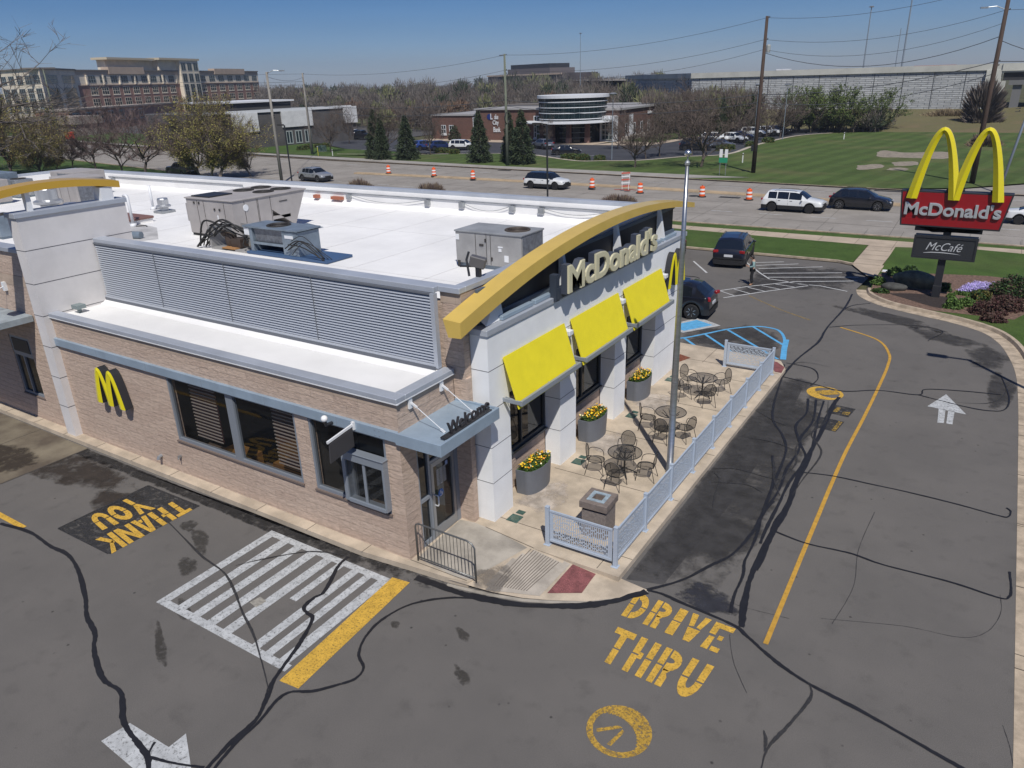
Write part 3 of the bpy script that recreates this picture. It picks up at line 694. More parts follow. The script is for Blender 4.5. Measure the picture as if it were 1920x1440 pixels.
# mulch corner by the far end of the front wall
mb = MB(); mb.sheet([(-10.6,27.9),(-9.85,27.9),(-9.6,28.6),(-10.6,29.0)], ZP+0.006); struct('mulch', mb, mat('red_mulch', (0.22,0.07,0.035), 0.95, var=0.5, scale=12, bump=0.8))

# ================================================================== crack sealant (traced on the ground)
CR = [ # (points px, width m, faded)
 ([(0,982),(55,998),(95,1025),(126.7,1040),(146.7,1070),(160,1120),(163.3,1156.7),(178,1187),(176.7,1220),(193,1273),(226.7,1300),(231.7,1353),(253,1387),(276.7,1420),(279,1460)],0.11,0),
 ([(276.7,1420),(327,1431.7),(383,1440)],0.06,0), ([(277,1421),(283,1405),(291,1392)],0.05,0),
 ([(653,1044.6),(633,1064),(609.7,1108),(588,1122),(570,1139.6),(576,1150),(586,1159.4),(575,1185),(554,1219),(514.6,1274),(500,1310),(480,1350),(433,1393),(385,1445)],0.10,0),
 ([(442,1061),(480,1052),(530,1042),(580,1035),(625,1038),(653,1044)],0.055,1),
 ([(640,1283),(586.7,1296.7),(546.7,1298),(520,1313),(483,1357),(443,1393),(395,1450)],0.075,0),
 ([(640,1283),(666.7,1273),(681.7,1253),(673,1227),(686.7,1193),(720,1160),(773,1133),(840,1121.7),(893,1123)],0.065,0),
 ([(780,1083),(850,1108),(893,1120),(973,1134),(1073,1137),(1140,1130),(1213,1110)],0.2,0),
 ([(1213,1107),(1280,1088),(1330,1062),(1373,1040),(1410,1000),(1430,965),(1450,940)],0.085,0),
 ([(1213,1107),(1243,1115),(1280,1131.7),(1373,1171.7),(1396.7,1190),(1430,1220),(1466.7,1250),(1520,1285),(1613,1333),(1713,1390),(1810,1445)],0.085,0),
 ([(1516,1280),(1521.7,1303),(1505,1330),(1473,1366.7),(1440,1403),(1426.7,1445)],0.07,1), ([(1432,1370),(1436,1390),(1433,1410)],0.06,1),
 ([(1390,1176),(1396.7,1126.7),(1410,1076.7),(1446.7,1003),(1473,960),(1502,880),(1535,820),(1560,765),(1573,745)],0.15,0),
 ([(1370,1150),(1376.7,1116.7),(1393,1080),(1396.7,1053),(1416.7,1010),(1430,960),(1450,900),(1448,855)],0.075,0),
 ([(1515,748),(1512,775),(1492,800),(1499,840),(1475,880),(1460,920),(1430,965),(1410,1003)],0.085,0),
 ([(1530,750),(1524,790),(1500,825),(1510,860),(1480,905),(1463,940),(1440,985),(1425,1020)],0.09,0),
 ([(1545,752),(1533,790),(1525,830),(1518,860),(1495,905),(1476,945),(1447,995)],0.08,0),
 ([(1553,752),(1548,790),(1522,815),(1540,850),(1505,900),(1485,930)],0.055,1), ([(1515,770),(1530,800),(1495,835),(1492,870),(1460,905),(1440,940)],0.05,1),
 ([(1470,684),(1466.7,706),(1452.5,752),(1449,787),(1466,815),(1474,840),(1468,865),(1452,905),(1436,950)],0.08,0),
 ([(1450,860),(1452,900),(1462,930)],0.06,1),([(1473,955),(1455,975),(1446,1000),(1435,1040),(1418,1070)],0.08,0),
 ([(1500,886),(1560,893),(1640,910),(1700,923),(1790,945),(1870,967),(1890,970),(1895,960),(1887,953)],0.045,0),
 ([(1446,992),(1453,997),(1513,1020),(1593,1038),(1656.7,1060),(1780,1091.7),(1873,1121.7),(1892,1120),(1896,1105),(1893,1073)],0.05,0),
 ([(1598,552),(1583.6,578),(1551.7,613.8),(1534,642),(1495,674),(1466.7,706)],0.10,0),
 ([(1583,580),(1600,573),(1632,569)],0.05,0),
 ([(1555,614),(1612,610),(1700,610),(1750,615.6),(1767.8,624),(1746.6,635),(1740,640)],0.04,0),
 ([(1468,707),(1523,720),(1580,734),(1647,732.5),(1721.8,741),(1736,730.7),(1806.8,734),(1877.6,741)],0.05,0),
 ([(1721.8,741),(1806.8,762.6),(1856,771),(1884.7,768),(1891.8,745),(1877.6,706)],0.05,0), ([(1790,755),(1850,757),(1880,745),(1888,725)],0.03,1),
 ([(1474,681),(1523,691.7),(1534,709.4),(1520,723.6)],0.045,0),([(1460,700),(1500,680),(1560,690)],0.03,1),
 ([(1338,880),(1380,880),(1439,896),(1480,903)],0.04,1), ([(1336,885),(1349,900),(1340,930),(1336,955)],0.045,1),([(1340,905),(1400,910),(1430,925)],0.035,1),
 ([(1395,820),(1450,830),(1490,845)],0.04,1), ([(1400,760),(1452,790),(1480,800)],0.03,1),
 ([(283,955),(310,975),(345,1010),(380,1045),(420,1075),(440,1110),(455,1150),(475,1190),(490,1240),(505,1300)],0.06,1),
]
for k, (pl, w, fd) in enumerate(CR):
    g = [at(*p) for p in pl]; mb = MB(); cp = catmull([(p.x,p.y) for p in g], 10)
    ws = [w*(0.92+0.16*math.sin(i*0.31+k)+0.08*rnd.uniform(-1,1)) for i in range(len(cp))]
    ribbon(mb, [p+Vector((rnd.uniform(-1,1)*w*0.05, rnd.uniform(-1,1)*w*0.05, 0)) for p in cp], ws, 0.0125+0.0004*k, jit=0.1, taper=fd == 1)
    struct('crack_sealant', mb, M_tar2 if fd else M_tar)
# thin hairline cracks
for pl in ([(1540,1160),(1600,1165),(1700,1175),(1800,1195),(1850,1185),(1876,1150),(1875,1115)],[(1560,1170),(1600,1100),(1610,1030),(1640,960)],[(1335,1105),(1360,1125),(1400,1140),(1480,1160)],[(1368,1190),(1375,1240),(1400,1300)],[(1880,1360),(1893,1400),(1900,1440)]):
    g = [at(*p) for p in pl]; mb = MB(); ribbon(mb, catmull([(p.x,p.y) for p in g], 10), 0.014, 0.003, jit=0.5); struct('pavement_crack', mb, M_tar2)

# ================================================================== painted markings
def quadmap(tl, tr, br, bl):
    tl, tr, br, bl = [Vector((p[0],p[1],0)) for p in (tl,tr,br,bl)]
    return lambda u, v: (tl*(1-u)+tr*u)*v + (bl*(1-u)+br*u)*(1-v)   # v=1 top of the letters
# block stencil glyphs: polygons on a 0..1 grid
def thick(pts, w):
    mbb = []
    for a, b in zip(pts[:-1], pts[1:]):
        mbb.append((a, b, w))
    return mbb
GL = {
 'T': [[(0,.82),(1,.82),(1,1),(0,1)], [(.34,.45),(.66,.45),(.66,.82),(.34,.82)], [(.34,0),(.66,0),(.66,.41),(.34,.41)]],
 'H': [[(0,.53),(.32,.53),(.32,1),(0,1)], [(0,0),(.32,0),(.32,.49),(0,.49)], [(.68,.53),(1,.53),(1,1),(.68,1)], [(.68,0),(1,0),(1,.49),(.68,.49)], [(.32,.42),(.52,.42),(.52,.6),(.32,.6)]],
 'A': [[(0,0),(.3,0),(.62,1),(.36,1)], [(.42,.12),(.66,.12),(.6,.3),(.48,.3)], [(.7,0),(1,0),(.7,1),(.62,1),(.55,.78)]],
 'N': [[(0,0),(.3,0),(.3,1),(0,1)], [(.7,0),(1,0),(1,1),(.7,1)], [(.3,1),(.3,.62),(.7,0),(.7,.38)]],
 'K': [[(0,0),(.3,0),(.3,1),(0,1)], [(.34,.42),(.7,1),(1,1),(.6,.5)], [(.34,.58),(.5,.55),(1,0),(.68,0),(.34,.4)]],
 'Y': [[(.34,0),(.66,0),(.66,.4),(.34,.4)], [(.34,.44),(.66,.44),(.3,1),(0,1)], [(.5,.62),(.62,.44),(1,1),(.72,1)]],
 'O': 'O', 'U': 'U', 'D': 'D', 'R': 'R',
 'I': [[(0,.53),(1,.53),(1,1),(0,1)], [(0,0),(1,0),(1,.49),(0,.49)]],
 'V': [[(0,1),(.32,1),(.42,.55),(.18,.52)], [(.68,1),(1,1),(.8,.52),(.56,.55)], [(.17,.48),(.83,.48),(.66,0),(.3,0)]],
 'E': [[(0,.55),(.32,.55),(.32,.82),(1,.82),(1,1),(0,1)], [(.5,.42),(.75,.42),(.75,.58),(.5,.58)], [(0,0),(.36,0),(.36,.47),(.08,.47)], [(.46,0),(.9,0),(.9,.16),(.46,.16)]],
}
def arcband(cx, cy, rx, ry, t, a0, a1, n=8):
    o_ = [(cx+rx*math.cos(a0+(a1-a0)*i/n), cy+ry*math.sin(a0+(a1-a0)*i/n)) for i in range(n+1)]
    i_ = [(cx+(rx-t)*math.cos(a0+(a1-a0)*i/n), cy+(ry-t*0.75)*math.sin(a0+(a1-a0)*i/n)) for i in range(n+1)]
    return [[o_[i],o_[i+1],i_[i+1],i_[i]] for i in range(n)]
def glyph(ch):
    if ch == 'U': return [[(0,.5),(.32,.5),(.32,1),(0,1)], [(.68,.5),(1,.5),(1,1),(.68,1)]] + arcband(.5,.46,.5,.46,.32,PI,2*PI)
    if ch == 'O': return arcband(.5,.52,.5,.48,.32,0,PI) + arcband(.5,.48,.5,.48,.32,PI,2*PI)
    if ch == 'D': return [[(0,.54),(.3,.54),(.3,1),(0,1)], [(0,0),(.3,0),(.3,.5),(0,.5)]] + arcband(.36,.54,.62,.46,.32,0,PI/2,6) + arcband(.36,.5,.62,.5,.32,-PI/2,0,6) + [[(.3,.84),(.36,.8),(.36,1),(.3,1)]]
    if ch == 'R': return [[(0,.53),(.3,.53),(.3,1),(0,1)], [(0,0),(.3,0),(.3,.49),(0,.49)], [(.42,0),(.74,0),(.74,.26),(.62,.36),(.42,.36)]] + arcband(.38,.7,.6,.3,.3,-PI/2,PI/2,8) + [[(.42,.36),(.62,.36),(.72,.44),(.4,.46)]]
    return GL[ch]
def road_word(s, tl, tr, br, bl, z, material, wI=0.45, gap=0.24, name='road_lettering'):
    f = quadmap(tl, tr, br, bl); ws = [wI if c == 'I' else 1.0 for c in s]; tot = sum(ws)+gap*(len(s)-1); x = 0; mb = MB()
    for c, w in zip(s, ws):
        for poly in glyph(c):
            pp = [f((x+p[0]*w)/tot, p[1]) for p in poly]
            ar = sum(pp[i][0]*pp[(i+1)%len(pp)][1]-pp[(i+1)%len(pp)][0]*pp[i][1] for i in range(len(pp)))
            if ar < 0: pp = pp[::-1]
            mb.add([(q.x,q.y,z) for q in pp], [tuple(range(len(pp)))])
        x += w+gap
    return struct(name, mb, material)
road_word('DRIVE', (-5.42,13.44),(-3.08,13.34),(-3.15,12.42),(-5.4,12.5), 0.0095, M_yel)
road_word('THRU', (-5.3,12.12),(-3.12,12.02),(-3.2,10.92),(-5.24,11.02), 0.0095, M_yel)
mb = MB(); mb.sheet([(-20.3,7.98),(-17.84,8.0),(-17.84,10.7),(-20.28,10.68)], 0.0055); struct('road_marking', mb, worn_paint('black_backing_paint', (0.026,0.026,0.027), 0.5, scale=2.4, ws=0.12))
mb = MB()
for (a,b) in (((-20.3,7.98),(-20.28,10.68)),((-20.28,10.68),(-17.84,10.7)),((-20.3,7.98),(-17.9,8.0)),((-20.3,8.45),(-19.0,8.3))): mb.beam((*a,0.0075),(*b,0.0075),0.06,0.003)
struct('road_marking', mb, M_tar2)
road_word('THANK', (-17.84,10.48),(-17.82,8.03),(-18.84,8.18),(-18.76,10.62), 0.0095, M_yel, gap=0.1)
road_word('YOU', (-18.86,10.0),(-19.12,8.55),(-20.16,8.72),(-20.12,10.02), 0.0095, M_yel, gap=0.12)
# crosswalk block
mb = MB(); X0, X1, Y0, Y1 = -15.0, -10.72, 7.43, 10.9
for (u0,u1) in ((0,.06),(.135,.2),(.26,.32),(.38,.445),(.51,.575),(.735,.79),(.835,.885),(.935,1)):
    mb.sheet([(X0+(X1-X0)*u0,Y0+.2),(X0+(X1-X0)*u1,Y0+.2),(X0+(X1-X0)*u1,Y1-.2),(X0+(X1-X0)*u0,Y1-.2)], 0.008)
for u0,u1 in ((.62,.67),):
    mb.sheet([(X0+(X1-X0)*u0,Y0+1.7),(X0+(X1-X0)*u1,Y0+1.7),(X0+(X1-X0)*u1,Y1-.2),(X0+(X1-X0)*u0,Y1-.2)], 0.008)
mb.sheet([(X0,Y0),(X1+.1,Y0),(X1+.1,Y0+.2),(X0,Y0+.2)], 0.008); mb.sheet([(X0,Y1-.2),(X1,Y1-.2),(X1,Y1),(X0,Y1)], 0.008)
struct('crosswalk_marking', mb, M_white)
mb = MB(); mb.sheet([(-10.77,10.97),(-10.27,11.03),(-10.02,7.25),(-10.52,7.2)][::-1], 0.0085); struct('road_marking', mb, M_yel)
mb = MB(); mb.sheet([(-13.05,8.55),(-12.78,8.5),(-12.74,8.78),(-13.0,8.82)], 0.0102); struct('drain_plate', mb, mat('pale_plate',(0.3,0.28,0.24),0.8,var=0.3,scale=9))
# arrows
mb = MB(); mb.sheet([(-0.25,29.62),(-0.73,28.12),(0.48,27.98)], 0.0095); mb.sheet([(-0.37,28.1),(-0.16,28.08),(-0.12,26.86),(-0.31,26.8)],0.0095); mb.sheet([(-0.08,28.08),(0.12,28.06),(0.13,26.88),(-0.05,26.86)],0.0095)
struct('arrow_marking', mb, M_white)
mb = MB(); mb.sheet([(-12.22,4.45),(-11.0,4.4),(-11.0,4.0),(-9.9,4.75),(-11.0,5.38),(-11.0,5.02),(-12.15,4.98)], 0.0095); struct('arrow_marking', mb, M_white)
# round logo stencils: ring band + slanted strokes
def round_logo(cx, cy, r, material, rot=0.0, part=False):
    mb = MB(); f = lambda x, y: (cx+r*(x*math.cos(rot)-y*math.sin(rot)), cy+r*(x*math.sin(rot)+y*math.cos(rot)))
    n = 40
    for i in range(n):
        a0 = 2*PI*i/n; a1 = 2*PI*(i+1)/n
        t = 0.16+0.42*max(0,math.sin((a0+a1)/2))**.7 if math.sin((a0+a1)/2) > 0 else 0.2
        q = [f(math.cos(a0),math.sin(a0)), f(math.cos(a1),math.sin(a1)), f((1-t)*math.cos(a1),(1-t)*math.sin(a1)), f((1-t)*math.cos(a0),(1-t)*math.sin(a0))]
        mb.sheet(q[::-1], 0.0095)
    for poly in ([(-.42,-.55),(-.3,-.62),(-.02,.15),(-.16,.12)], [(.02,.12),(.14,.1),(.34,-.55),(.22,-.62)]): mb.sheet([f(*p) for p in poly], 0.0097)
    return struct('logo_marking', mb, material)
round_logo(-4.1, 9.57, 0.60, M_yeldark, rot=-0.5)
round_logo(-4.08, 27.68, 0.64, M_yel, rot=2.4)
mb = MB(); mb.sheet([f for f in [(-4.6,27.5),(-4.2,27.95),(-3.75,28.1),(-3.6,27.8),(-4.0,27.5)]], 0.0098); struct('logo_marking', mb, M_yeldark)
mb = MB(); mb.sheet([(-3.72,25.9),(-2.95,25.85),(-2.85,26.7),(-3.65,26.75)],0.006); mb.sheet([(-3.9,24.5),(-3.1,24.45),(-3.0,25.4),(-3.8,25.45)],0.006); struct('road_marking', mb, MATS['black_backing_paint'])
mb = MB(); mb.sheet([(-3.5,26.1),(-3.35,26.1),(-3.3,26.55),(-3.45,26.55)],0.0095); mb.sheet([(-3.2,26.0),(-2.98,26.0),(-2.96,26.3),(-3.18,26.3)],0.0095); mb.sheet([(-3.25,24.5),(-3.12,24.5),(-3.05,25.35),(-3.18,25.35)],0.0095); struct('road_marking', mb, M_yelfade)
# lane line
mb = MB(); ribbon(mb, catmull([(-2.41,13.2),(-2.5,18),(-2.56,22.6),(-2.49,26.2),(-2.46,29.5),(-2.48,31.8),(-2.63,33.3),(-3.34,35.0),(-5.05,36.1)], 10), 0.105, 0.0092); struct('lane_line', mb, M_yline)
mb = MB(); mb.beam((-60,7.5,0.0085),(-21.2,7.5,0.0085),0.16,0.003); struct('lane_line', mb, M_yel)
mb = MB(); ribbon(mb, catmull([(-6.5,36.6),(-8.0,37.6),(-9.3,38.7),(-10.3,39.6)],6), 0.08, 0.0085); struct('lane_line', mb, M_yelfade)
# parking stalls
mb = MB(); L_ = lambda pl, w=0.1: ribbon(mb, [Vector((*p,0)) for p in pl], w, 0.0088)
L_([(-15.71,46.1),(-13.95,43.5)],0.12); L_([(-12.9,47.6),(-11.14,44.83),(-10.27,43.62)]); L_([(-10.27,43.62),(-9.53,43.55),(-8.47,43.2),(-7.4,43.3),(-5.9,42.75)],0.1)
for a,b in (((-12.2,47.3),(-10.6,48.3)),((-11.88,46.6),(-9.67,48.1)),((-11.5,45.85),(-8.2,47.95)),((-10.95,44.8),(-6.9,46.9)),((-10.45,44.0),(-5.9,46.2)),((-9.0,43.55),(-5.8,45.3))): L_([a,b],0.11)
L_([(-12.32,39.45),(-10.9,41.45),(-9.0,43.5)]); L_([(-11.38,38.6),(-9.7,40.9),(-8.0,43.05)])
for i in range(6):
    t = i/5.0; a = Vector((-12.0,39.9,0)).lerp(Vector((-9.1,43.3,0)), t); b = Vector((-11.1,38.9,0)).lerp(Vector((-8.1,42.9,0)), t); ribbon(mb, [a, b+Vector((0.1,0.35,0))], 0.08, 0.0088)
L_([(-18.8,46.2),(-17.0,43.6)],0.12)
struct('parking_line', mb, M_whitel)
mb = MB(); ribbon(mb, catmull([(-12.5,30.3),(-11.04,31.2),(-10.2,32.4),(-9.54,33.46),(-8.58,34.42),(-7.9,34.55),(-7.4,34.3),(-6.95,33.4),(-6.6,32.0),(-6.3,30.55)], 8), 0.13, 0.0088)
for a,b in (((-10.86,31.3),(-9.9,30.35)),((-10.26,32.3),(-8.3,30.35)),((-9.54,33.4),(-6.5,30.5)),((-8.6,34.35),(-6.75,32.4))): ribbon(mb, [Vector((*a,0)),Vector((*b,0))], 0.13, 0.009)
ribbon(mb, [Vector((-6.3,30.55,0)),Vector((-6.6,32.0,0)),Vector((-6.8,33.2,0))], 0.24, 0.0092)
struct('parking_line', mb, M_blue)
mb = MB(); mb.sheet([(-12.4,32.6),(-11.2,32.0),(-10.0,33.85),(-11.3,34.6)], 0.0088); struct('road_marking', mb, M_white)
mb = MB(); mb.sheet([(-12.1,32.7),(-11.25,32.3),(-10.35,33.75),(-11.3,34.2)], 0.0094); struct('road_marking', mb, M_blue)
mb = MB(); mb.beam((-28.4,76.8,0.0),(-28.4,76.9,0.0),0.1,0.002)
# drains and manholes in the street
for (x,y,a,b,nm) in ((-55.9,85.9,0.9,0.3,'storm_grate'),(-21.8,73.3,1.0,0.35,'storm_grate'),(-9.0,82.6,1.3,0.3,'storm_grate'),(-25.3,73.0,0.5,0.5,'manhole_cover'),(-5.2,69.6,0.6,0.5,'manhole_cover')):
    t = thing(nm, {'-55.9':'dark storm grate in the far gutter behind the orange barrels on the left','-21.8':'dark storm grate beside the second orange barrel from the right','-9.0':'dark storm grate in the far gutter behind the black crossover','-25.3':'dark round manhole lid left of an orange barrel','-5.2':'dark oval manhole lid in front of the black crossover'}[str(x)], 'drain' if 'grate' in nm else 'manhole', (x,y,0), world=True)
    mb = MB()
    if nm == 'storm_grate':
        mb.box(x-a,x+a,y-b,y+b,-0.01,0.005)
        for i in range(9): mb.box(x-a+0.05+i*2*a/9,x-a+0.12+i*2*a/9,y-b+.03,y+b-.03,0.005,0.02,1)
    else: mb.lathe((x,y,-0.015),[(a,0),(a,0.02),(a*0.9,0.025),(a*0.2,0.022)],20)
    mb.build('cover', [mat('cast_iron_dark',(0.02,0.02,0.022),0.7), mat('cast_iron',(0.06,0.055,0.05),0.7)], t)
# ================================================================== restaurant
M_brick = ashlar('split_face_block', (0.52,0.40,0.315), (0.465,0.35,0.275), 0.8, 0.2, 0.005, (0.39,0.30,0.23), bump=0.7)
M_smooth = ashlar('smooth_block', (0.43,0.335,0.26), (0.41,0.315,0.24), 0.8, 0.4, 0.004, (0.3,0.22,0.165), bump=0.1, nscale=3)
M_eifs = mat('white_stucco', (0.80,0.81,0.81), 0.85, var=0.07, scale=0.8, bump=0.12, bscale=60)
M_coping = mat('silver_metal_coping', (0.42,0.45,0.50), 0.45, metal=0.25, var=0.1, scale=0.7)
M_fascia = mat('blue_grey_metal_band', (0.30,0.38,0.46), 0.45, metal=0.2, var=0.1, scale=1.5)
M_membrane = mat('white_roof_membrane', (0.78,0.77,0.75), 0.7, var=0.08, scale=0.35, fine=0.03)
M_memdirty = mat('dirty_roof_membrane', (0.48,0.47,0.46), 0.8, var=0.3, scale=0.8)
M_frame = mat('grey_window_frame', (0.26,0.29,0.33), 0.4, metal=0.3)
M_framed = mat('dark_window_frame', (0.055,0.065,0.075), 0.4, metal=0.2)
M_sill = mat('brown_sill', (0.16,0.12,0.10), 0.8)
M_groove = mat('panel_groove', (0.03,0.03,0.035), 0.9)
M_louver = mat('silver_louver', (0.45,0.48,0.53), 0.4, metal=0.3)
M_louvd = mat('louver_backing', (0.13,0.14,0.16), 0.8)
M_gold = mat('gold_arch_paint', (0.62,0.43,0.10), 0.35, var=0.05, scale=1.5, coat=0.3)
M_yellow = mat('yellow_sign_plastic', (0.72,0.62,0.01), 0.3, coat=0.3)
M_awning = mat('yellow_awning', (0.78,0.66,0.02), 0.55, var=0.05, scale=2)
M_dark = mat('charcoal_metal', (0.022,0.023,0.027), 0.5)
M_darkp = mat('charcoal_panel', (0.035,0.032,0.033), 0.6, var=0.3, scale=1)
M_cream = mat('cream_letter_plastic', (0.62,0.58,0.40), 0.3, coat=0.4)
M_returns = mat('slate_letter_side', (0.05,0.06,0.085), 0.5)
M_whitem = mat('white_painted_metal', (0.7,0.71,0.72), 0.45)
M_steel = mat('galvanised_steel', (0.36,0.375,0.385), 0.42, metal=0.6, var=0.2, scale=3)
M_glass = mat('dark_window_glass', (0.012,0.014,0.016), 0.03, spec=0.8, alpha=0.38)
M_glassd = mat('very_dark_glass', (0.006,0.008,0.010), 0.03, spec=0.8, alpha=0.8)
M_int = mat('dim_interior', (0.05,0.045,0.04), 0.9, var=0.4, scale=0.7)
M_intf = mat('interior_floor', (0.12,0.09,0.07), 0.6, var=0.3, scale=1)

RS = thing('restaurant', 'tan block restaurant with white front wall, yellow awnings and a gold roof arch', 'building', (-10.7,11.6,0), world=True)
def wall_with_holes(mb, axis, c0, c1, a0, a1, z0, z1, holes, mi=0):
    """axis 'y': wall normal along y, thickness c0..c1 in y, spans a0..a1 in x. axis 'x' the other way round"""
    xs = sorted(set([a0,a1]+[h[0] for h in holes]+[h[1] for h in holes]))
    for xa, xb in zip(xs[:-1], xs[1:]):
        segs = [(z0,z1)]
        for h in holes:
            if h[0] <= xa+1e-6 and h[1] >= xb-1e-6:
                new = []
                for s in segs:
                    if h[2] > s[0]: new.append((s[0], min(s[1],h[2])))
                    if h[3] < s[1]: new.append((max(s[0],h[3]), s[1]))
                segs = new
        for s in segs:
            if s[1]-s[0] < 1e-4: continue
            if axis == 'y': mb.box(xa,xb,c0,c1,s[0],s[1],mi)
            else: mb.box(c0,c1,xa,xb,s[0],s[1],mi)
Z0 = 0.14
# low side wall with window openings
H1 = (-19.64,-14.24,1.32,3.42); H2 = (-13.75,-11.16,1.32,3.42)
mb = MB(); wall_with_holes(mb, 'y', 11.6, 11.85, -25.45, -10.7, Z0, 4.2, [H1,H2]); mb.box(-10.95,-10.7,11.85,12.15,Z0,4.2); mb.box(-10.95,-10.7,12.15,13.8,3.45,4.2); mb.box(-10.95,-10.7,13.78,13.82,Z0,4.2)
mb.build('wall', M_brick, RS)
mb = MB(); mb.box(-25.45,-10.695,11.595,11.85,4.2,4.42); mb.box(-10.95,-10.695,11.85,13.8,4.2,4.42); mb.build('wall_cap', M_smooth, RS)
# tall wall left of the white blade, with the pick-up window
mb = MB(); wall_with_holes(mb, 'y', 11.6, 11.85, -70, -25.9, Z0, 6.42, [(-28.84,-27.45,1.05,3.3)]); mb.build('wall', M_brick, RS)
mb = MB(); mb.box(-70,-25.9,11.59,11.6,5.25,5.6); mb.build('wall_band', M_smooth, RS)
mb = MB(); mb.box(-70,-25.95,11.5,11.95,6.42,6.56); mb.build('coping', M_coping, RS, bevel=0.01)
# upper walls
mb = MB(); mb.box(-25.4,-10.33,13.8,14.05,4.3,6.2); mb.box(-10.53,-10.35,14.05,27.3,3.62,6.2); mb.box(-10.35,-10.3,14.05,27.3,5.4,6.2); mb.box(-51.3,-51.05,11.85,27.3,0.1,6.2); mb.box(-51.3,-10.28,27.05,27.3,0.1,6.2); mb.box(-10.72,-10.28,13.8,14.0,Z0,4.3)
mb.build('upper_wall', M_brick, RS)
mb = MB(); mb.box(-10.95,-10.33,13.795,14.05,6.2,6.5); mb.box(-10.53,-10.33,14.05,27.3,6.2,6.5); mb.build('wall_cap', M_smooth, RS)
# main roof: membrane, inner parapet faces, copings
mb = MB(); mb.box(-51.1,-10.5,13.9,27.1,5.6,5.75); mb.box(-51.1,-25.95,11.85,13.9,5.6,5.749)
mb.build('roof', M_membrane, RS)
mb = MB()
mb.prism([(-51.1,26.7),(-10.55,26.7),(-10.55,27.04),(-51.1,27.04)],5.75,6.48); mb.box(-51.04,-50.8,12,26.7,5.75,6.48); mb.box(-10.8,-10.54,14.1,26.7,5.75,6.48)
mb.add([(-50.8,26.35,5.752),(-10.8,26.35,5.752),(-10.8,26.698,5.95),(-50.8,26.698,5.95)],[(0,1,2,3)])
mb.build('parapet', M_membrane, RS)
mb = MB()
for (x0,x1,y0,y1) in ((-51.35,-10.31,26.98,27.36),(-51.35,-51.0,11.9,26.98),(-10.62,-10.31,13.98,26.98),(-10.95,-10.31,13.72,13.98),(-25.45,-10.95,13.55,13.98)): mb.box(x0,x1,y0,y1,6.48,6.62)
mb.build('coping', M_coping, RS, bevel=0.012)
# seams on the membrane and a grimy walkway
mb = MB()
for i in range(13): mb.box(-50.5+i*3.05,-50.46+i*3.05,14.1,26.3,5.751,5.755)
mb.box(-50.6,-10.8,16.9,16.93,5.751,5.755); mb.box(-50.6,-10.8,22.4,22.43,5.751,5.755)
mb.build('roof_seam', mat('membrane_seam', (0.62,0.61,0.6), 0.8), RS)
mb = MB(); mb.sheet([(-38,16.2),(-33,15.4),(-28.5,15.6),(-27.5,17.2),(-30,18.8),(-36,19.6),(-40,18.5)], 5.757); mb.build('roof_stain', M_memdirty, RS)
# conduits along the far parapet
mb = MB(); mb.tube([(-30.5,26.66,6.33),(-11.2,26.66,6.33)],0.025,6); mb.tube([(-46.5,26.66,6.33),(-34,26.66,6.36)],0.025,6)
for x in (-26.3,-17.0,-19.6,-21.5,-15.6,-46.0): mb.box(x-.12,x+.12,26.55,26.7,6.05,6.28)
for a,b,c in ((-26.3,-21.5,.28),(-19.6,-17.0,.3),(-15.6,-12.6,.2),(-34,-31,.2)): mb.tube([(a+(b-a)*t/8,26.62,6.28-c*math.sin(PI*t/8)) for t in range(9)],0.012,5)
mb.build('conduit', M_steel, RS)
for bx_ in ((-27.4,-26.7,26.5,26.7,6.0,6.14),(-28.6,-28.3,26.5,26.7,6.0,6.16)): mb = MB(); mb.box(*bx_); mb.build('junction_box', mat('rusty_box',(0.35,0.12,0.07),0.8), RS)
# low roof
mb = MB(); mb.box(-25.45,-10.9,11.8,13.65,4.3,4.4); mb.add([(-25.42,13.3,4.402),(-10.95,13.3,4.402),(-10.95,13.6,4.56),(-25.42,13.6,4.56)],[(0,1,2,3)]); mb.add([(-25.41,11.9,4.402),(-25.15,11.9,4.402),(-25.41,13.6,4.402)],[(0,1,2)])
mb.build('low_roof', M_membrane, RS)
mb = MB(); mb.box(-25.42,-10.62,11.53,11.86,4.42,4.545); mb.box(-10.93,-10.62,11.86,13.74,4.42,4.545); mb.build('low_roof_coping', M_coping, RS, bevel=0.012)
mb = MB(); mb.box(-25.42,-10.6,11.525,11.6,4.395,4.42); mb.box(-10.7,-10.615,11.6,13.74,4.395,4.42); mb.build('drip_edge', M_whitem, RS)
# louvre screen
mb = MB(); mb.box(-25.4,-10.95,13.6,13.62,4.6,6.46); mb.build('louver_backing', M_louvd, RS)
mb = MB(); n = 23; pitch = (6.42-4.68)/n
for i in range(n):
    z = 4.68+i*pitch
    mb.add([(-25.36,13.52,z),(-11.03,13.52,z),(-11.03,13.59,z+pitch*0.85),(-25.36,13.59,z+pitch*0.85),(-25.36,13.53,z-0.012),(-11.03,13.53,z-0.012)],[(0,1,2,3),(4,5,1,0)])
mb.build('louver', M_louver, RS)
mb = MB(); mb.box(-11.04,-10.92,13.5,13.64,4.56,6.47); mb.box(-25.4,-11.04,13.5,13.6,4.6,4.66); mb.build('louver_frame', M_louver, RS)
mb = MB()
for x in (-22.1,-18.7,-15.1): mb.box(x,x+0.012,13.508,13.53,4.66,6.44)
mb.box(-25.4,-11.0,13.49,13.6,4.5,4.6); mb.box(-25.4,-11.04,13.51,13.6,6.43,6.48)
mb.build('louver_joint', mat('louver_shadow_gap',(0.12,0.13,0.15),0.8), RS)
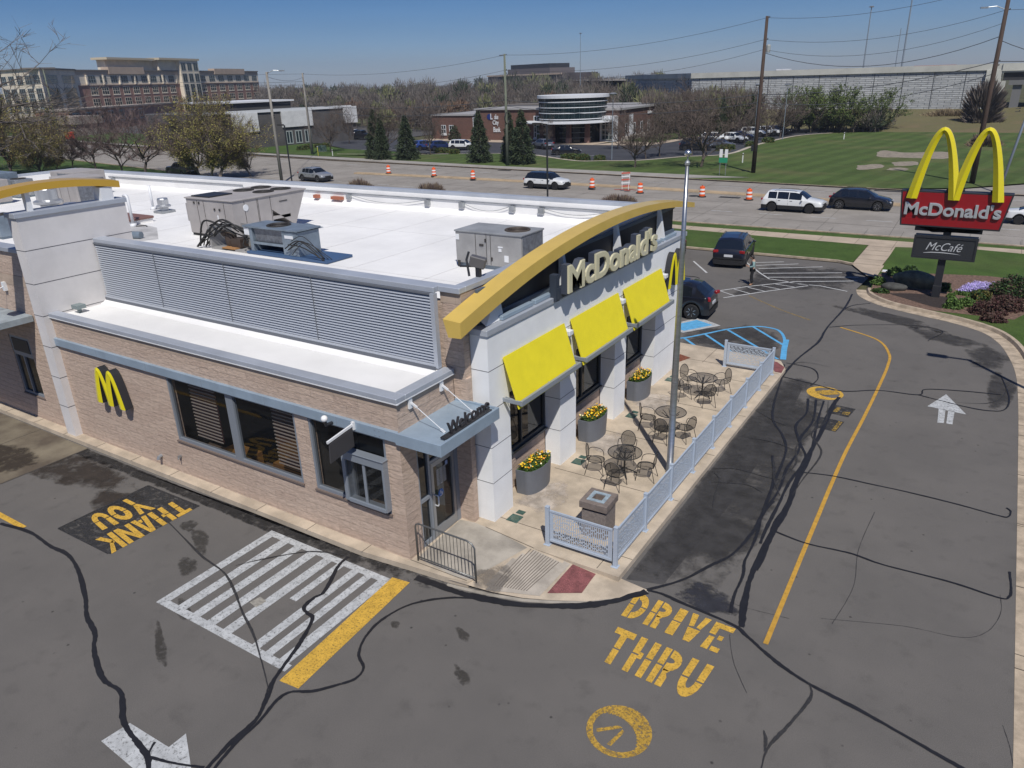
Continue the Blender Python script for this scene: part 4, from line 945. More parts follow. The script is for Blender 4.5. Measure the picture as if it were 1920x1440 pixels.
# band and canopy
mb = MB(); mb.box(-25.42,-10.7,11.5,11.6,3.44,3.70); mb.build('fascia_band', M_fascia, RS, bevel=0.008)
mb = MB()
for x in (-23,-20.4,-17.8,-15.2,-12.6): mb.box(x,x+.01,11.497,11.5,3.44,3.7)
for (dx,dz) in ((0,0),(.14,0),(0,-.13),(.14,-.13),(.35,.02)): mb.lathe((-11.35+dx,11.5,3.63+dz),[(0.015,0),(0.015,.01)],6,axis='y')
mb.build('band_joint', M_frame, RS)
mb = MB(); mb.box(-10.72,-9.4,11.48,13.84,3.42,3.655); mb.box(-9.46,-9.38,11.47,13.85,3.41,3.71); mb.box(-10.7,-9.46,11.47,11.53,3.41,3.71); mb.box(-10.7,-9.46,13.79,13.85,3.41,3.71)
CN = mb.build('entrance_canopy', M_fascia, RS, bevel=0.006)
for y in (12.05,13.25):
    mb = MB(); mb.box(-10.69,-10.64,y-.06,y+.06,4.12,4.38); mb.beam((-10.64,y,4.27),(-10.48,y+.02,4.17),0.03,0.05)
    mb.tube([(-10.5,y+.02,4.18),(-9.8,y+.08,3.70)],0.010,6); mb.beam((-9.86,y+.07,3.74),(-9.76,y+.09,3.66),0.035,0.05)
    mb.build('tie_rod', M_whitem, CN)
mb = MB(); put_text(mb, 'Welcome', frame_m4((-9.48,12.72,3.92),(0,1,0),(0,0,1)), fit=(1.66,0.29), size=1, extrude=0.09, offset=0.0, mi=0); mb.box(-9.62,-9.44,11.78,13.62,3.7,3.735,1)
# extrude is in text units; rescale x depth
mb.v = [((-9.48+(v[0]+9.48)*0.28) if i < len(mb.v)-8 else v[0], v[1], v[2]) for i, v in enumerate(mb.v)]
mb.build('welcome_lettering', [mat('dark_letter_metal',(0.035,0.033,0.037),0.5), M_dark], CN)
# drive-through canopy at the left
mb = MB(); mb.box(-40,-26.6,9.3,11.58,4.08,4.3); mb.build('drive_through_canopy', mat('weathered_canopy',(0.30,0.34,0.36),0.6,var=0.25,scale=1.5), RS, bevel=0.01)
mb = MB(); mb.box(-28.0,-27.85,11.5,11.6,5.0,5.3); mb.tube([(-27.92,11.5,5.15),(-28.4,9.7,4.32)],0.015,6); mb.build('tie_rod', M_whitem, RS)
# windows
def window(name, axis, c, a0, a1, z0, z1, mulls, M_f, M_g, t=0.07, sill=True, out=-1):
    mb = MB(); d0, d1 = (c-0.03, c+0.09) if out < 0 else (c-0.09, c+0.03)
    def bx(m_, x0,x1,za,zb,e=0.0):
        if axis == 'y': m_.box(x0,x1,d0-e if out<0 else d0,d1+e if out>0 else d1,za,zb)
        else: m_.box(d0-e if out<0 else d0,d1+e if out>0 else d1,x0,x1,za,zb)
    bx(mb,a0,a0+t,z0,z1); bx(mb,a1-t,a1,z0,z1); bx(mb,a0+t,a1-t,z1-t,z1); bx(mb,a0+t,a1-t,z0,z0+t*1.2)
    for m_ in mulls: bx(mb,m_[0],m_[1],z0+t*1.2,z1-t)
    o = mb.build(name, M_f, RS)
    g = MB(); e = c+0.03 if out < 0 else c-0.03
    if axis == 'y': g.add([(a0+t,e,z0+t),(a1-t,e,z0+t),(a1-t,e,z1-t),(a0+t,e,z1-t)],[(0,1,2,3)])
    else: g.add([(e,a0+t,z0+t),(e,a1-t,z0+t),(e,a1-t,z1-t),(e,a0+t,z1-t)],[(0,1,2,3)])
    g.build('pane', M_g, o)
    if sill:
        s = MB()
        if axis == 'y': s.box(a0-.03,a1+.03,c-0.09,c,z0-.05,z0)
        else: s.box(c,c+0.1,a0,a1,z0-.06,z0)
        s.build('sill', M_sill if axis == 'y' else M_framed, o)
    return o
W1 = window('window', 'y', 11.64, *H1[:2], 1.33, 3.42, [(-17.0,-16.7)], M_frame, M_glass)
W2 = window('window', 'y', 11.64, *H2[:2], 1.33, 3.42, [(-12.4,-12.33)], M_frame, M_glass)
WL = window('window', 'y', 11.66, -28.84,-27.45, 1.07, 2.62, [(-28.25,-28.18)], M_frame, M_glassd)
mb = MB(); mb.box(-28.84,-27.45,11.62,11.75,2.62,3.3); mb.box(-28.7,-27.6,11.6,11.62,2.72,3.2,1); mb.build('transom_panel', [M_frame, M_dark], RS)
# slatted blinds behind the first window, warm striped colours
bl_m = [mat('blind_slat_pale',(0.42,0.36,0.31),0.6), mat('blind_slat_maroon',(0.09,0.03,0.03),0.7), mat('blind_slat_orange',(0.36,0.15,0.06),0.7)]
for (x0,x1,og) in ((-19.02,-17.85,(12,13)),(-15.47,-14.45,(2,3,4,5,6,7))):
    mb = MB(); n = 17
    for i in range(n):
        z = 1.5+i*0.108; mb.box(x0,x1,11.86,11.88,z,z+0.03,0); mb.box(x0+0.0,x1,11.9,11.91,z+0.03,z+0.1,2 if i in og else 1)
    mb.build('blind', bl_m, W1)
# drive-through service window box
mb = MB(); x0,x1,z0,z1 = -12.52,-11.14,1.45,2.84
mb.box(x0,x1,11.42,11.62,z1-.22,z1); mb.box(x0,x0+.12,11.42,11.62,z0,z1-.22); mb.box(x1-.06,x1,11.42,11.62,z0,z1-.22); mb.box(x0+.12,x1-.06,11.42,11.62,z0-.02,z0+.08); mb.box(-11.86,-11.78,11.45,11.5,z0+.08,z1-.22); mb.box(x0-.02,x1+.02,11.39,11.64,z1,z1+.025)
SW = mb.build('service_window', M_frame, RS, bevel=0.006)
mb = MB(); mb.add([(x0+.12,11.47,z0+.08),(x1-.06,11.47,z0+.08),(x1-.06,11.47,z1-.22),(x0+.12,11.47,z1-.22)],[(0,1,2,3)]); mb.build('pane', M_glass, SW)
# door front (vestibule), faces +x
mb = MB(); F_ = lambda y0,y1,z0,z1,m_=0: mb.box(-10.82,-10.72,y0,y1,z0,z1,m_)
F_(12.15,12.21,Z0,3.42); F_(12.56,12.64,Z0,3.42); F_(13.64,13.78,Z0,3.42); F_(12.21,12.56,1.42,1.5); F_(12.21,12.56,Z0,0.26); F_(12.64,13.64,2.34,2.42); F_(12.21,13.64,3.36,3.42)
mb.build('door_frame', M_framed if False else M_frame, RS)
mb = MB(); mb.add([(-10.78,12.21,.26),(-10.78,12.56,.26),(-10.78,12.56,3.36),(-10.78,12.21,3.36)],[(0,1,2,3)]); mb.add([(-10.78,12.64,2.42),(-10.78,13.64,2.42),(-10.78,13.64,3.36),(-10.78,12.64,3.36)],[(0,1,2,3)]); mb.build('sidelight_pane', M_glassd, RS)
mb = MB(); F_(12.66,12.76,.17,2.33); F_(13.52,13.62,.17,2.33); F_(12.76,13.52,.17,.42); F_(12.76,13.52,2.2,2.33)
DR = mb.build('door', mat('aluminium_door',(0.33,0.34,0.35),0.4,metal=0.5), RS)
mb = MB(); mb.add([(-10.77,12.76,.42),(-10.77,13.52,.42),(-10.77,13.52,2.2),(-10.77,12.76,2.2)],[(0,1,2,3)]); mb.build('pane', M_glassd, DR)
mb = MB(); mb.tube([(-10.73,12.74,1.42),(-10.62,12.74,1.42),(-10.6,12.74,1.38),(-10.6,12.74,1.16),(-10.62,12.74,1.12),(-10.73,12.74,1.12)],0.018,8); mb.build('handle', M_whitem, DR, smooth=True)
# opening-hours lines (illegible small print in the photograph) and the blue access symbol
mb = MB()
for i in range(9):
    z = 2.0-i*0.052
    for k in range(3): mb.box(-10.765,-10.762,12.92+k*.14,12.92+k*.14+(.1 if (i+k)%2 else .12),z,z+0.014)
mb.box(-10.765,-10.762,13.3,13.4,2.0,2.12,1)
mb.lathe((-10.764,13.05,1.32),[(0.11,-0.001),(0.11,0.001)],14,mi=2,axis='x')
for a in range(10): 
    t0 = -2.2+a*0.42; mb.beam((-10.761,13.05+.06*math.cos(t0),1.29+.06*math.sin(t0)),(-10.761,13.05+.06*math.cos(t0+.42),1.29+.06*math.sin(t0+.42)),0.004,0.014,0)
mb.beam((-10.761,13.03,1.39),(-10.761,13.04,1.3),0.004,0.016); mb.beam((-10.761,13.04,1.3),(-10.761,13.09,1.3),0.004,0.016); mb.beam((-10.761,13.09,1.3),(-10.761,13.11,1.24),0.004,0.016)
mb.build('decal', [M_whitem, mat('pale_blue_sticker',(0.25,0.32,0.5),0.5), mat('blue_sticker',(0.02,0.13,0.42),0.5)], DR)
# interior seen through the glass
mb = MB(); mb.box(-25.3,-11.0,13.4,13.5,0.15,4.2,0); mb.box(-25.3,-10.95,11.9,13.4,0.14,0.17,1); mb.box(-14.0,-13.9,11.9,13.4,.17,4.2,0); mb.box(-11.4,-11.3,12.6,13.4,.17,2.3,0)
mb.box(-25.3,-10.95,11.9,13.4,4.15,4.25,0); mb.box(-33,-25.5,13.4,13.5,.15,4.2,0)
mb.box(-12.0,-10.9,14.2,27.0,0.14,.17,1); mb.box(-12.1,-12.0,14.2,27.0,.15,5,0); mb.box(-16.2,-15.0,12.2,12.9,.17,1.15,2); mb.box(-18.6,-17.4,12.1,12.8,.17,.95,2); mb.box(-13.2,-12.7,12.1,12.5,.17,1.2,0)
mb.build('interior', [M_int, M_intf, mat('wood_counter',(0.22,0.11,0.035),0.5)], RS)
# white front wall
COLY = [(14.08,15.0),(17.72,18.72),(21.5,22.4),(25.0,27.72)]
mb = MB()
for a,b in COLY: mb.box(-10.34,-9.82,a,b,Z0,5.4)
for a,b in zip(COLY[:-1],COLY[1:]): mb.box(-10.34,-9.82,a[1],b[0],3.6,5.4)
mb.build('front_wall', M_eifs, RS)
mb = MB(); mb.box(-10.4,-9.78,14.03,27.77,5.4,5.56); mb.build('front_wall_coping', M_coping, RS, bevel=0.01)
mb = MB()
for z in (1.32,2.36,3.41,4.475):
    for a,b in COLY:
        if z < 3.6: mb.box(-10.345,-9.817,a-.003,b+.003,z-.007,z+.007)
    if z > 3.6: mb.box(-10.345,-9.817,14.077,27.723,z-.007,z+.007)
mb.box(-9.82,-9.817,18.2,18.214,3.6,4.47); mb.box(-9.82,-9.817,21.9,21.914,3.6,4.47)
mb.build('wall_groove', M_groove, RS)
for a,b in zip(COLY[:-1],COLY[1:]):
    o = window('window','x',-10.36,a[1],b[0],1.36,3.6,[((a[1]+b[0])/2-.02,(a[1]+b[0])/2+.02)],M_framed,M_glassd,t=0.08,out=1)
for a,b in zip(COLY[:-1],COLY[1:]): mb = MB(); mb.box(-10.5,-10.36,a[1],b[0],Z0,1.3); mb.build('window_wall', M_brick, RS)
# awnings: sloped panel, frame bar, hidden arms
for k,(y0,y1) in enumerate(((14.68,17.88),(18.28,21.52),(21.94,25.2))):
    mb = MB(); d = Vector((0.40,0,-1.27)).normalized(); nrm = Vector((d.z*-1,0,d.x)).normalized()
    a = Vector((-9.76,0,4.68)); b = Vector((-9.33,0,3.34)); t = nrm*0.03
    vs = []
    for y in (y0,y1):
        for p_ in (a,b,b-t,a-t): vs.append((p_.x,y,p_.z))
    mb.add(vs, [(0,3,2,1),(4,5,6,7),(0,1,5,4),(1,2,6,5),(2,3,7,6),(3,0,4,7)])
    AW = mb.build('awning', M_awning, RS)
    mb = MB(); mb.box(-9.3,-9.22,y0-.02,y1+.04,3.44,3.58); mb.box(-9.82,-9.3,y0-.02,y0+.03,3.46,3.57); mb.box(-9.82,-9.3,y1-.01,y1+.04,3.46,3.57)
    for y in (y0+.1,y1-.1,(y0+y1)/2): mb.beam((-9.8,y,3.55),(-9.3,y,3.5),.03,.03)
    mb.build('awning_frame', M_frame if k == 9 else mat('grey_awning_bar',(0.30,0.33,0.36),0.45,metal=0.3), AW, bevel=0.005)
for y in (18.08,21.73,25.45):
    mb = MB(); mb.box(-9.82,-9.62,y-.13,y+.1,4.28,4.42); mb.box(-9.78,-9.66,y-.07,y+.05,4.2,4.28); mb.build('wall_light', M_whitem, RS, bevel=0.01)
# dark screen, rails, gold arch, fins
mb = MB(); mb.box(-10.275,-10.24,15.2,27.35,5.72,6.46); mb.build('screen_panel', M_darkp, RS)
mb = MB(); mb.box(-10.3,-10.2,15.2,27.4,6.46,6.56); mb.box(-10.28,-10.18,14.3,27.4,5.56,5.72); mb.box(-10.28,-10.2,14.3,15.2,5.72,6.46); mb.build('screen_rail', mat('slate_rail',(0.10,0.13,0.17),0.5,metal=0.2), RS, bevel=0.006)
mb = MB(); mb.add([(-10.2,14.3,5.72),(-10.2,15.2,5.72),(-10.2,15.2,6.3),(-9.98,14.3,5.57),(-9.98,15.1,5.57)],[(0,1,2),(3,4,2),(0,3,2),(4,1,2),(0,1,4,3)]); mb.build('end_flashing', M_whitem, RS)
for y0,y1 in ((14.9,16.4),(16.5,17.5),(24.2,25.4),(25.6,26.9)):
    mb = MB(); mb.box(-10.02,-9.88,y0,y1,5.57,5.68); mb.build('light_trough', M_fascia, RS, bevel=0.01)
def arch_beam(name, xf, xbt, xbb, y0, y1, zc, th, material, parent, n=40):
    mb = MB(); vs = []
    for i in range(n+1):
        y = y0+(y1-y0)*i/n; zb = zc(y); t = th(y)
        vs += [(xf,y,zb+t),(xf,y,zb),(xbb,y,zb-.02),(xbt,y,zb+t+.03)]
    fs = []
    for i in range(n):
        for j in range(4): fs.append((i*4+j,i*4+(j+1)%4,(i+1)*4+(j+1)%4,(i+1)*4+j))
    fs.append((3,2,1,0)); fs.append(tuple(n*4+j for j in range(4)))
    mb.add(vs, [f[::-1] for f in fs]); return mb.build(name, material, parent)
cf = np.polyfit([12.98,17.42,21.26,24.7,28.5],[5.67,6.56,6.89,6.85,6.36],2)
ztop = lambda y: float(np.polyval(cf,y))
arch_beam('roof_arch', -9.79, -10.29, -10.16, 13.0, 28.45, ztop, lambda y: 0.38-0.2*(y-13)/15.5, M_gold, RS)
for y in (18.35,21.98,25.65):
    mb = MB(); z = ztop(y); mb.add([(-10.2,y,5.56),(-10.2,y+.14,5.56),(-9.88,y+.14,5.56),(-9.88,y,5.56),(-10.2,y,z+.03),(-10.2,y+.14,z+.03),(-10.12,y+.14,z+.03),(-10.12,y,z+.03)],[(0,3,2,1),(4,5,6,7),(0,1,5,4),(1,2,6,5),(2,3,7,6),(3,0,4,7)])
    mb.build('arch_fin', M_whitem, RS)
# left blade wall
mb = MB(); mb.box(-25.95,-25.42,11.36,11.74,Z0,4.4); mb.box(-25.95,-25.42,11.36,14.95,4.4,7.62); mb.build('blade_wall', mat('warm_white_stucco',(0.62,0.595,0.58),0.85,var=0.08,scale=0.8,bump=0.12,bscale=60), RS)
mb = MB(); mb.box(-26.0,-25.36,11.3,15.0,7.62,7.77); mb.build('coping', M_coping, RS, bevel=0.01)
mb = MB()
for z in (1.25,2.32,3.4): mb.box(-25.955,-25.415,11.355,11.745,z-.008,z+.008)
for z in (4.47,5.53,6.6): mb.box(-25.955,-25.415,11.355,14.955,z-.008,z+.008)
mb.build('wall_groove', M_groove, RS)
arch_beam('roof_arch', -25.42, -25.95, -25.9, 9.2, 14.9, lambda y: 8.36-0.045*(y-12.6)**2, lambda y: 0.22, mat('ochre_arch_paint',(0.50,0.30,0.035),0.35,coat=0.3), RS, 24)
for bx_ in ((-25.9,-25.45,14.2,14.62,7.77,8.2),(-25.75,-25.55,11.85,12.0,7.77,8.33)): mb = MB(); mb.box(*bx_); mb.build('arch_post', M_whitem, RS)
# golden M wall logos
def arch_m(mb_face, mb_back, o, xd, W_, H_, s0, s1, depth, ridge, gapw=0.0, p=1.85, n=26, trim=None):
    """o: centre of the base, xd: reading direction (unit), outward normal = xd x z"""
    o = Vector(o); xd = Vector(xd).normalized(); zz = Vector((0,0,1)); nn = xd.cross(zz)
    hw = (W_-s0)/4.0
    for side in (-1, 1):
        cx = side*hw; secs = []
        for i in range(n+1):
            a = -PI/2+PI*i/n; s = math.sin(a); u = cx+hw*s; v = (H_-s1/2)*(1-abs(s)**p)
            secs.append((u, v, abs(s)))
        N_ = len(secs); vsf = []; vsb = []; vst = []
        for i,(u,v,q) in enumerate(secs):
            if i == 0 or i == N_-1: tn = Vector((side and 0, 0)); nu, nv = (1.0, 0.0) if i == N_-1 else (-1.0, 0.0)
            else:
                du = secs[i+1][0]-secs[i-1][0]; dv = secs[i+1][1]-secs[i-1][1]; L_n = math.hypot(du,dv); nu, nv = -dv/L_n, du/L_n
            if i == 0: nu, nv = -1.0, 0.0
            w = (s1+(s0-s1)*q**1.5)/2
            po = (u+nu*w, v+nv*w); pi = (u-nu*w, v-nv*w); e = 0.002*side
            P3 = lambda c, d: tuple(o+xd*c[0]+zz*c[1]+nn*(d+e))
            vsf += [P3(po, depth), P3((u,v), depth+ridge), P3(pi, depth)]
            vsb += [P3(po, 0), P3(po, depth-0.002), P3(pi, depth-0.002), P3(pi, 0)]
        fs = []
        for i in range(N_-1):
            k = i*3; fs += [(k,k+3,k+4,k+1),(k+1,k+4,k+5,k+2)]
        fs += [(0,1,2),((N_-1)*3+2,(N_-1)*3+1,(N_-1)*3)]
        mb_face.add(vsf, fs)
        fb = []
        for i in range(N_-1):
            k = i*4; fb += [(k+1,k+5,k+4,k),(k+3,k+7,k+6,k+2),(k+2,k+6,k+5,k+1),(k,k+4,k+7,k+3)]
        fb += [(0,1,2,3),((N_-1)*4+3,(N_-1)*4+2,(N_-1)*4+1,(N_-1)*4)]
        mb_back.add(vsb, fb)
for (o_, xd, W_, H_, dp) in (((-22.5,11.58,1.95),(1,0,0),1.55,1.25,0.26),((-9.8,26.38,3.84),(0,1,0),1.75,1.28,0.22)):
    f = MB(); b = MB(); arch_m(f, b, o_, xd, W_, H_, 0.30, 0.2, dp, 0.035)
    LG = b.build('arch_logo_back', M_dark, RS); f.build('arch_logo_face', M_yellow, LG)
# name sign: cream letter faces on slate returns over a dark raceway
mb = MB(); mb.box(-9.8,-9.68,17.35,24.3,5.5,5.82); mb.box(-9.9,-9.7,17.3,17.5,5.45,6.2)
SG = mb.build('sign_raceway', mat('slate_raceway',(0.035,0.045,0.065),0.5), RS)
def letters(s, M4, fit, depth_back, depth_front, parent, m_face, m_back, off_f=0.015, off_b=0.04, bevel=0.03):
    b = MB(); put_text(b, s, M4, fit=(fit[0]+.05,fit[1]+.05), size=1, extrude=0.5, offset=off_b)
    z = M4.to_3x3() @ Vector((0,0,1)); o0 = M4.translation
    def sq(mb_, d0, d1):
        out = []
        lo = min((Vector(v)-o0).dot(z) for v in mb_.v); hi = max((Vector(v)-o0).dot(z) for v in mb_.v)
        for v in mb_.v:
            q = Vector(v); t = (q-o0).dot(z); q = q-z*t+z*(d0+(d1-d0)*(t-lo)/(hi-lo)); out.append(tuple(q))
        mb_.v = out
    sq(b, depth_back[0], depth_back[1]); bo = b.build('letter_returns', m_back, parent)
    f = MB(); put_text(f, s, M4, fit=fit, size=1, extrude=0.3, bevel=bevel, offset=off_f-bevel); sq(f, depth_front[0], depth_front[1]); fo = f.build('letter_faces', m_face, parent)
    return bo, fo
letters("McDonald's", frame_m4((-9.8,20.75,6.05),(0,1,0),(0,0,1)), (6.35,0.82), (0.12,0.3), (0.24,0.36), SG, M_cream, M_returns, off_f=0.035, off_b=0.06, bevel=0.025)
# small things on the side wall
mb = MB(); mb.tube([(-20.78,11.6,0.5),(-20.78,11.5,0.48),(-20.78,11.47,0.4)],0.06,8); mb.build('wall_pipe', M_steel, RS)
mb = MB(); mb.box(-19.75,-19.68,11.5,11.6,.72,.78); mb.tube([(-19.7,11.52,.74),(-19.66,11.45,.7)],.02,6); mb.build('wall_tap', M_steel, RS)
mb = MB(); mb.box(-25.2,-24.85,12.2,12.5,4.55,4.68); mb.box(-25.08,-24.98,12.3,12.4,4.4,4.55); mb.build('wall_pack_light', mat('grey_green_metal',(0.2,0.24,0.24),0.6), RS)
# projecting blank board over the service window, round camera
t = thing('hanging_board', 'blank charcoal board hanging from a silver arm over the service window', 'sign board', (-12.01,11.5,3.4), world=True)
mb = MB(); mb.beam((-12.01,11.5,3.64),(-12.01,10.6,3.52),.04,.06); mb.box(-12.05,-11.97,11.44,11.5,3.5,3.7); mb.build('arm', M_whitem, t)
mb = MB(); mb.add([(-12.03,11.42,3.56),(-12.03,10.66,3.46),(-12.03,10.62,2.98),(-12.03,11.42,3.08),(-11.99,11.42,3.56),(-11.99,10.66,3.46),(-11.99,10.62,2.98),(-11.99,11.42,3.08)],[(0,1,2,3),(7,6,5,4),(0,4,5,1),(1,5,6,2),(2,6,7,3),(3,7,4,0)]); mb.build('board', mat('charcoal_board',(0.045,0.043,0.046),0.6), t)
t = thing('security_camera', 'white ball camera on a dark neck on the blue band over the service window', 'camera', (-12.9,11.5,3.55), world=True)
mb = MB(); mb.tube([(-12.75,11.5,3.5),(-12.75,11.3,3.52),(-12.75,11.28,3.6)],.045,8); mb.build('neck', M_dark, t)
mb = MB(); mb.sphere((-12.75,11.27,3.7),.085,12,8); mb.build('dome', mat('white_gloss',(0.8,0.8,0.8),0.3), t, smooth=True)
# ================================================================== roof equipment
M_rtu = mat('beige_unit_paint', (0.36,0.335,0.32), 0.6, var=0.12, scale=1.2)
M_rtug = mat('grey_unit_paint', (0.30,0.295,0.29), 0.6, var=0.15, scale=1.5)
M_bluegal = mat('blue_galvanised', (0.22,0.27,0.32), 0.5, metal=0.35, var=0.2, scale=2)
M_fan = mat('dark_fan_grille', (0.035,0.032,0.03), 0.7)
M_coil = mat('coil_fins', (0.14,0.15,0.17), 0.6, var=0.35, scale=8)
M_cable = mat('black_cable', (0.012,0.012,0.012), 0.6)
ZR = 5.75
def fan(mb, cx, cy, z, r, mi=0, blades=False):
    mb.lathe((cx,cy,z),[(r,0),(r,.03),(r*.94,.04),(r*.9,.02),(0.001,.015)],20,mi)
    for k in range(1,5): mb.lathe((cx,cy,z+.02),[(r*k/5.2,0),(r*k/5.2+.012,.012),(r*k/5.2+.02,0)],18,mi)
    for k in range(8): a = k*PI/4; mb.beam((cx,cy,z+.03),(cx+r*.93*math.cos(a),cy+r*.93*math.sin(a),z+.03),.012,.012,mi)
t = thing('rooftop_unit', 'large beige air handler with four fans and a wedge-shaped end', 'rooftop unit', (-25.6,20.1,ZR), world=True)
mb = MB(); mb.box(-26.95,-24.2,18.35,20.2,ZR+.12,ZR+1.45); mb.add([(-26.95,20.2,ZR+1.45),(-24.2,20.2,ZR+1.45),(-24.2,22.0,ZR+1.45),(-26.95,22.0,ZR+1.45),(-26.95,20.2,ZR+.9),(-24.2,20.2,ZR+.9),(-24.2,21.3,ZR+.12),(-26.95,21.3,ZR+.12)],[(0,3,2,1)[::-1],(0,1,5,4),(2,3,7,6),(4,5,6,7),(1,2,6,5),(3,0,4,7)])
mb.box(-24.4,-24.2,20.2,21.1,ZR+.5,ZR+.62)
mb.build('body', M_rtu, t)
mb = MB(); mb.box(-27.0,-24.15,18.3,22.05,ZR+1.45,ZR+1.5); mb.build('top', M_rtu, t, bevel=.01)
for x in (-26.2,-25.0):
    for y in (20.55,21.45): mb = MB(); fan(mb,x,y,ZR+1.5,.42); mb.build('fan', M_fan, t)
mb = MB(); mb.box(-26.8,-25.7,18.5,19.6,ZR+1.5,ZR+1.55); mb.build('black_lid', M_dark, t)
mb = MB(); mb.prism([(-27.4,18.6),(-26.95,18.5),(-26.95,19.5),(-27.4,19.4)],ZR+.5,ZR+1.2); mb.build('intake_hood', M_rtu, t)
mb = MB()
for x in (-26.3,-25.9,-24.7): mb.box(x,x+.012,18.34,18.35,ZR+.15,ZR+1.4)
for y in (18.9,19.5,19.55,20.15): mb.box(-24.2,-24.19,y,y+.012,ZR+.15,ZR+1.4)
for p_ in ((-26.5,1.35),(-26.2,1.35),(-25.3,1.15),(-25.0,1.15)): mb.box(p_[0],p_[0]+.07,18.32,18.35,ZR+p_[1]-.08,ZR+p_[1])
mb.box(-24.2,-24.18,20.6,21.0,ZR+1.15,ZR+1.18); mb.box(-26.95,-24.2,18.4,21.2,ZR+.02,ZR+.12); mb.build('seams_and_base', M_fan, t)
mb = MB(); mb.lathe((-24.19,18.95,ZR+1.15),[(.13,0),(.12,.01)],14,axis='x'); mb.box(-25.15,-25.1,18.33,18.35,ZR+.4,ZR+.9); mb.build('badge', M_whitem, t)
t = thing('rooftop_unit', 'grey packaged air unit with one round fan, near the front gold arch', 'rooftop unit', (-12.8,19.2,ZR), world=True)
mb = MB(); mb.box(-14,-11.6,18.6,19.9,ZR+.14,ZR+1.1); mb.build('body', M_rtug, t, bevel=.01)
mb = MB(); mb.box(-14.03,-11.57,18.57,19.93,ZR+1.1,ZR+1.15); mb.build('top', mat('weathered_top',(0.27,0.28,0.29),0.6,var=0.2,scale=1), t, bevel=.01)
mb = MB(); fan(mb,-12.15,19.3,ZR+1.15,.4); mb.build('fan', mat('rusty_fan',(0.07,0.055,0.045),0.7), t)
mb = MB(); mb.box(-11.6,-11.585,18.68,19.82,ZR+.2,ZR+1.06); mb.build('coil', M_coil, t)
mb = MB(); mb.box(-13.9,-11.7,18.68,19.82,ZR+0.0,ZR+.14); mb.build('curb', M_bluegal, t)
mb = MB()
for x in (-13.25,-12.85,-12.7): mb.box(x,x+.012,18.59,18.6,ZR+.16,ZR+1.08)
mb.box(-13.1,-12.95,18.58,18.6,ZR+.72,ZR+.78); mb.box(-12.9,-12.85,18.58,18.6,ZR+.85,ZR+.95); mb.box(-12.68,-12.63,18.58,18.6,ZR+.3,ZR+.4); mb.box(-13.95,-13.85,18.58,18.6,ZR+.02,ZR+.2)
mb.build('seams', M_fan, t)
mb = MB(); mb.box(-13.98,-13.86,18.585,18.6,ZR+.85,ZR+1.02); mb.box(-12.42,-12.25,18.585,18.6,ZR+.72,ZR+.76); mb.box(-12.4,-12.3,18.585,18.6,ZR+.6,ZR+.7); mb.box(-12.2,-12.05,18.585,18.6,ZR+.3,ZR+.5); mb.build('stickers', M_whitem, t)
t = thing('condensing_unit', 'blue-grey condenser with a round top fan and open coil bay, beside the cable tangle', 'condensing unit', (-20.6,17.5,ZR), world=True)
mb = MB(); mb.box(-20.1,-19.35,17.0,18.0,ZR+.1,ZR+.9); mb.box(-21.75,-21.6,17.0,18.0,ZR+.1,ZR+.95); mb.box(-21.6,-20.1,17.9,18.0,ZR+.1,ZR+.95); mb.box(-21.6,-20.1,17.0,17.08,ZR+.36,ZR+.44); mb.build('casing', M_bluegal, t, bevel=.008)
mb = MB(); mb.box(-22.0,-19.3,16.95,18.05,ZR+.93,ZR+.98); mb.add([(-20.1,17.0,ZR+.97),(-19.3,17.0,ZR+.9),(-19.3,18.2,ZR+.9),(-20.1,18.2,ZR+.99)],[(0,1,2,3)]); mb.build('top', M_bluegal, t)
mb = MB(); fan(mb,-20.75,17.5,ZR+.98,.42); mb.build('fan', M_fan, t)
mb = MB(); mb.add([(-21.55,17.12,ZR+.44),(-20.1,17.12,ZR+.44),(-20.1,17.05,ZR+.93),(-21.55,17.05,ZR+.93)],[(0,1,2,3)]); mb.build('coil', M_coil, t)
mb = MB(); mb.box(-19.95,-19.55,16.985,17.0,ZR+.68,ZR+.78); mb.box(-22.0,-21.75,17.0,17.1,ZR+.65,ZR+.9); mb.build('label_plate', M_whitem, t)
mb = MB(); mb.box(-21.9,-18.0,16.9,18.1,ZR+.02,ZR+.1); mb.build('skid', mat('blue_tarp_base',(0.05,0.10,0.2),0.6), t)
t = thing('compressor_rack', 'open compressor with grey back panels and a tangle of black hoses beside the condenser', 'compressor', (-23.0,17.6,ZR), world=True)
mb = MB(); mb.box(-23.1,-21.95,17.75,17.8,ZR+.05,ZR+.85); mb.box(-23.95,-23.85,16.95,17.9,ZR+.05,ZR+.8); mb.box(-23.9,-22.0,16.95,17.9,ZR,ZR+.06); mb.build('frame', M_rtug, t)
mb = MB(); mb.lathe((-23.3,17.4,ZR+.1),[(.2,0),(.22,.2),(.2,.42),(.1,.5)],12); mb.box(-23.0,-22.5,17.15,17.5,ZR+.1,ZR+.4); mb.sphere((-23.45,17.25,ZR+.55),.13); mb.build('compressor', mat('greasy_brown',(0.05,0.035,0.028),0.6), t)
mb = MB(); mb.box(-23.3,-22.6,16.95,17.2,ZR+.02,ZR+.1); mb.build('tray', mat('orange_tray',(0.35,0.18,0.07),0.7), t)
hr = random.Random(3)
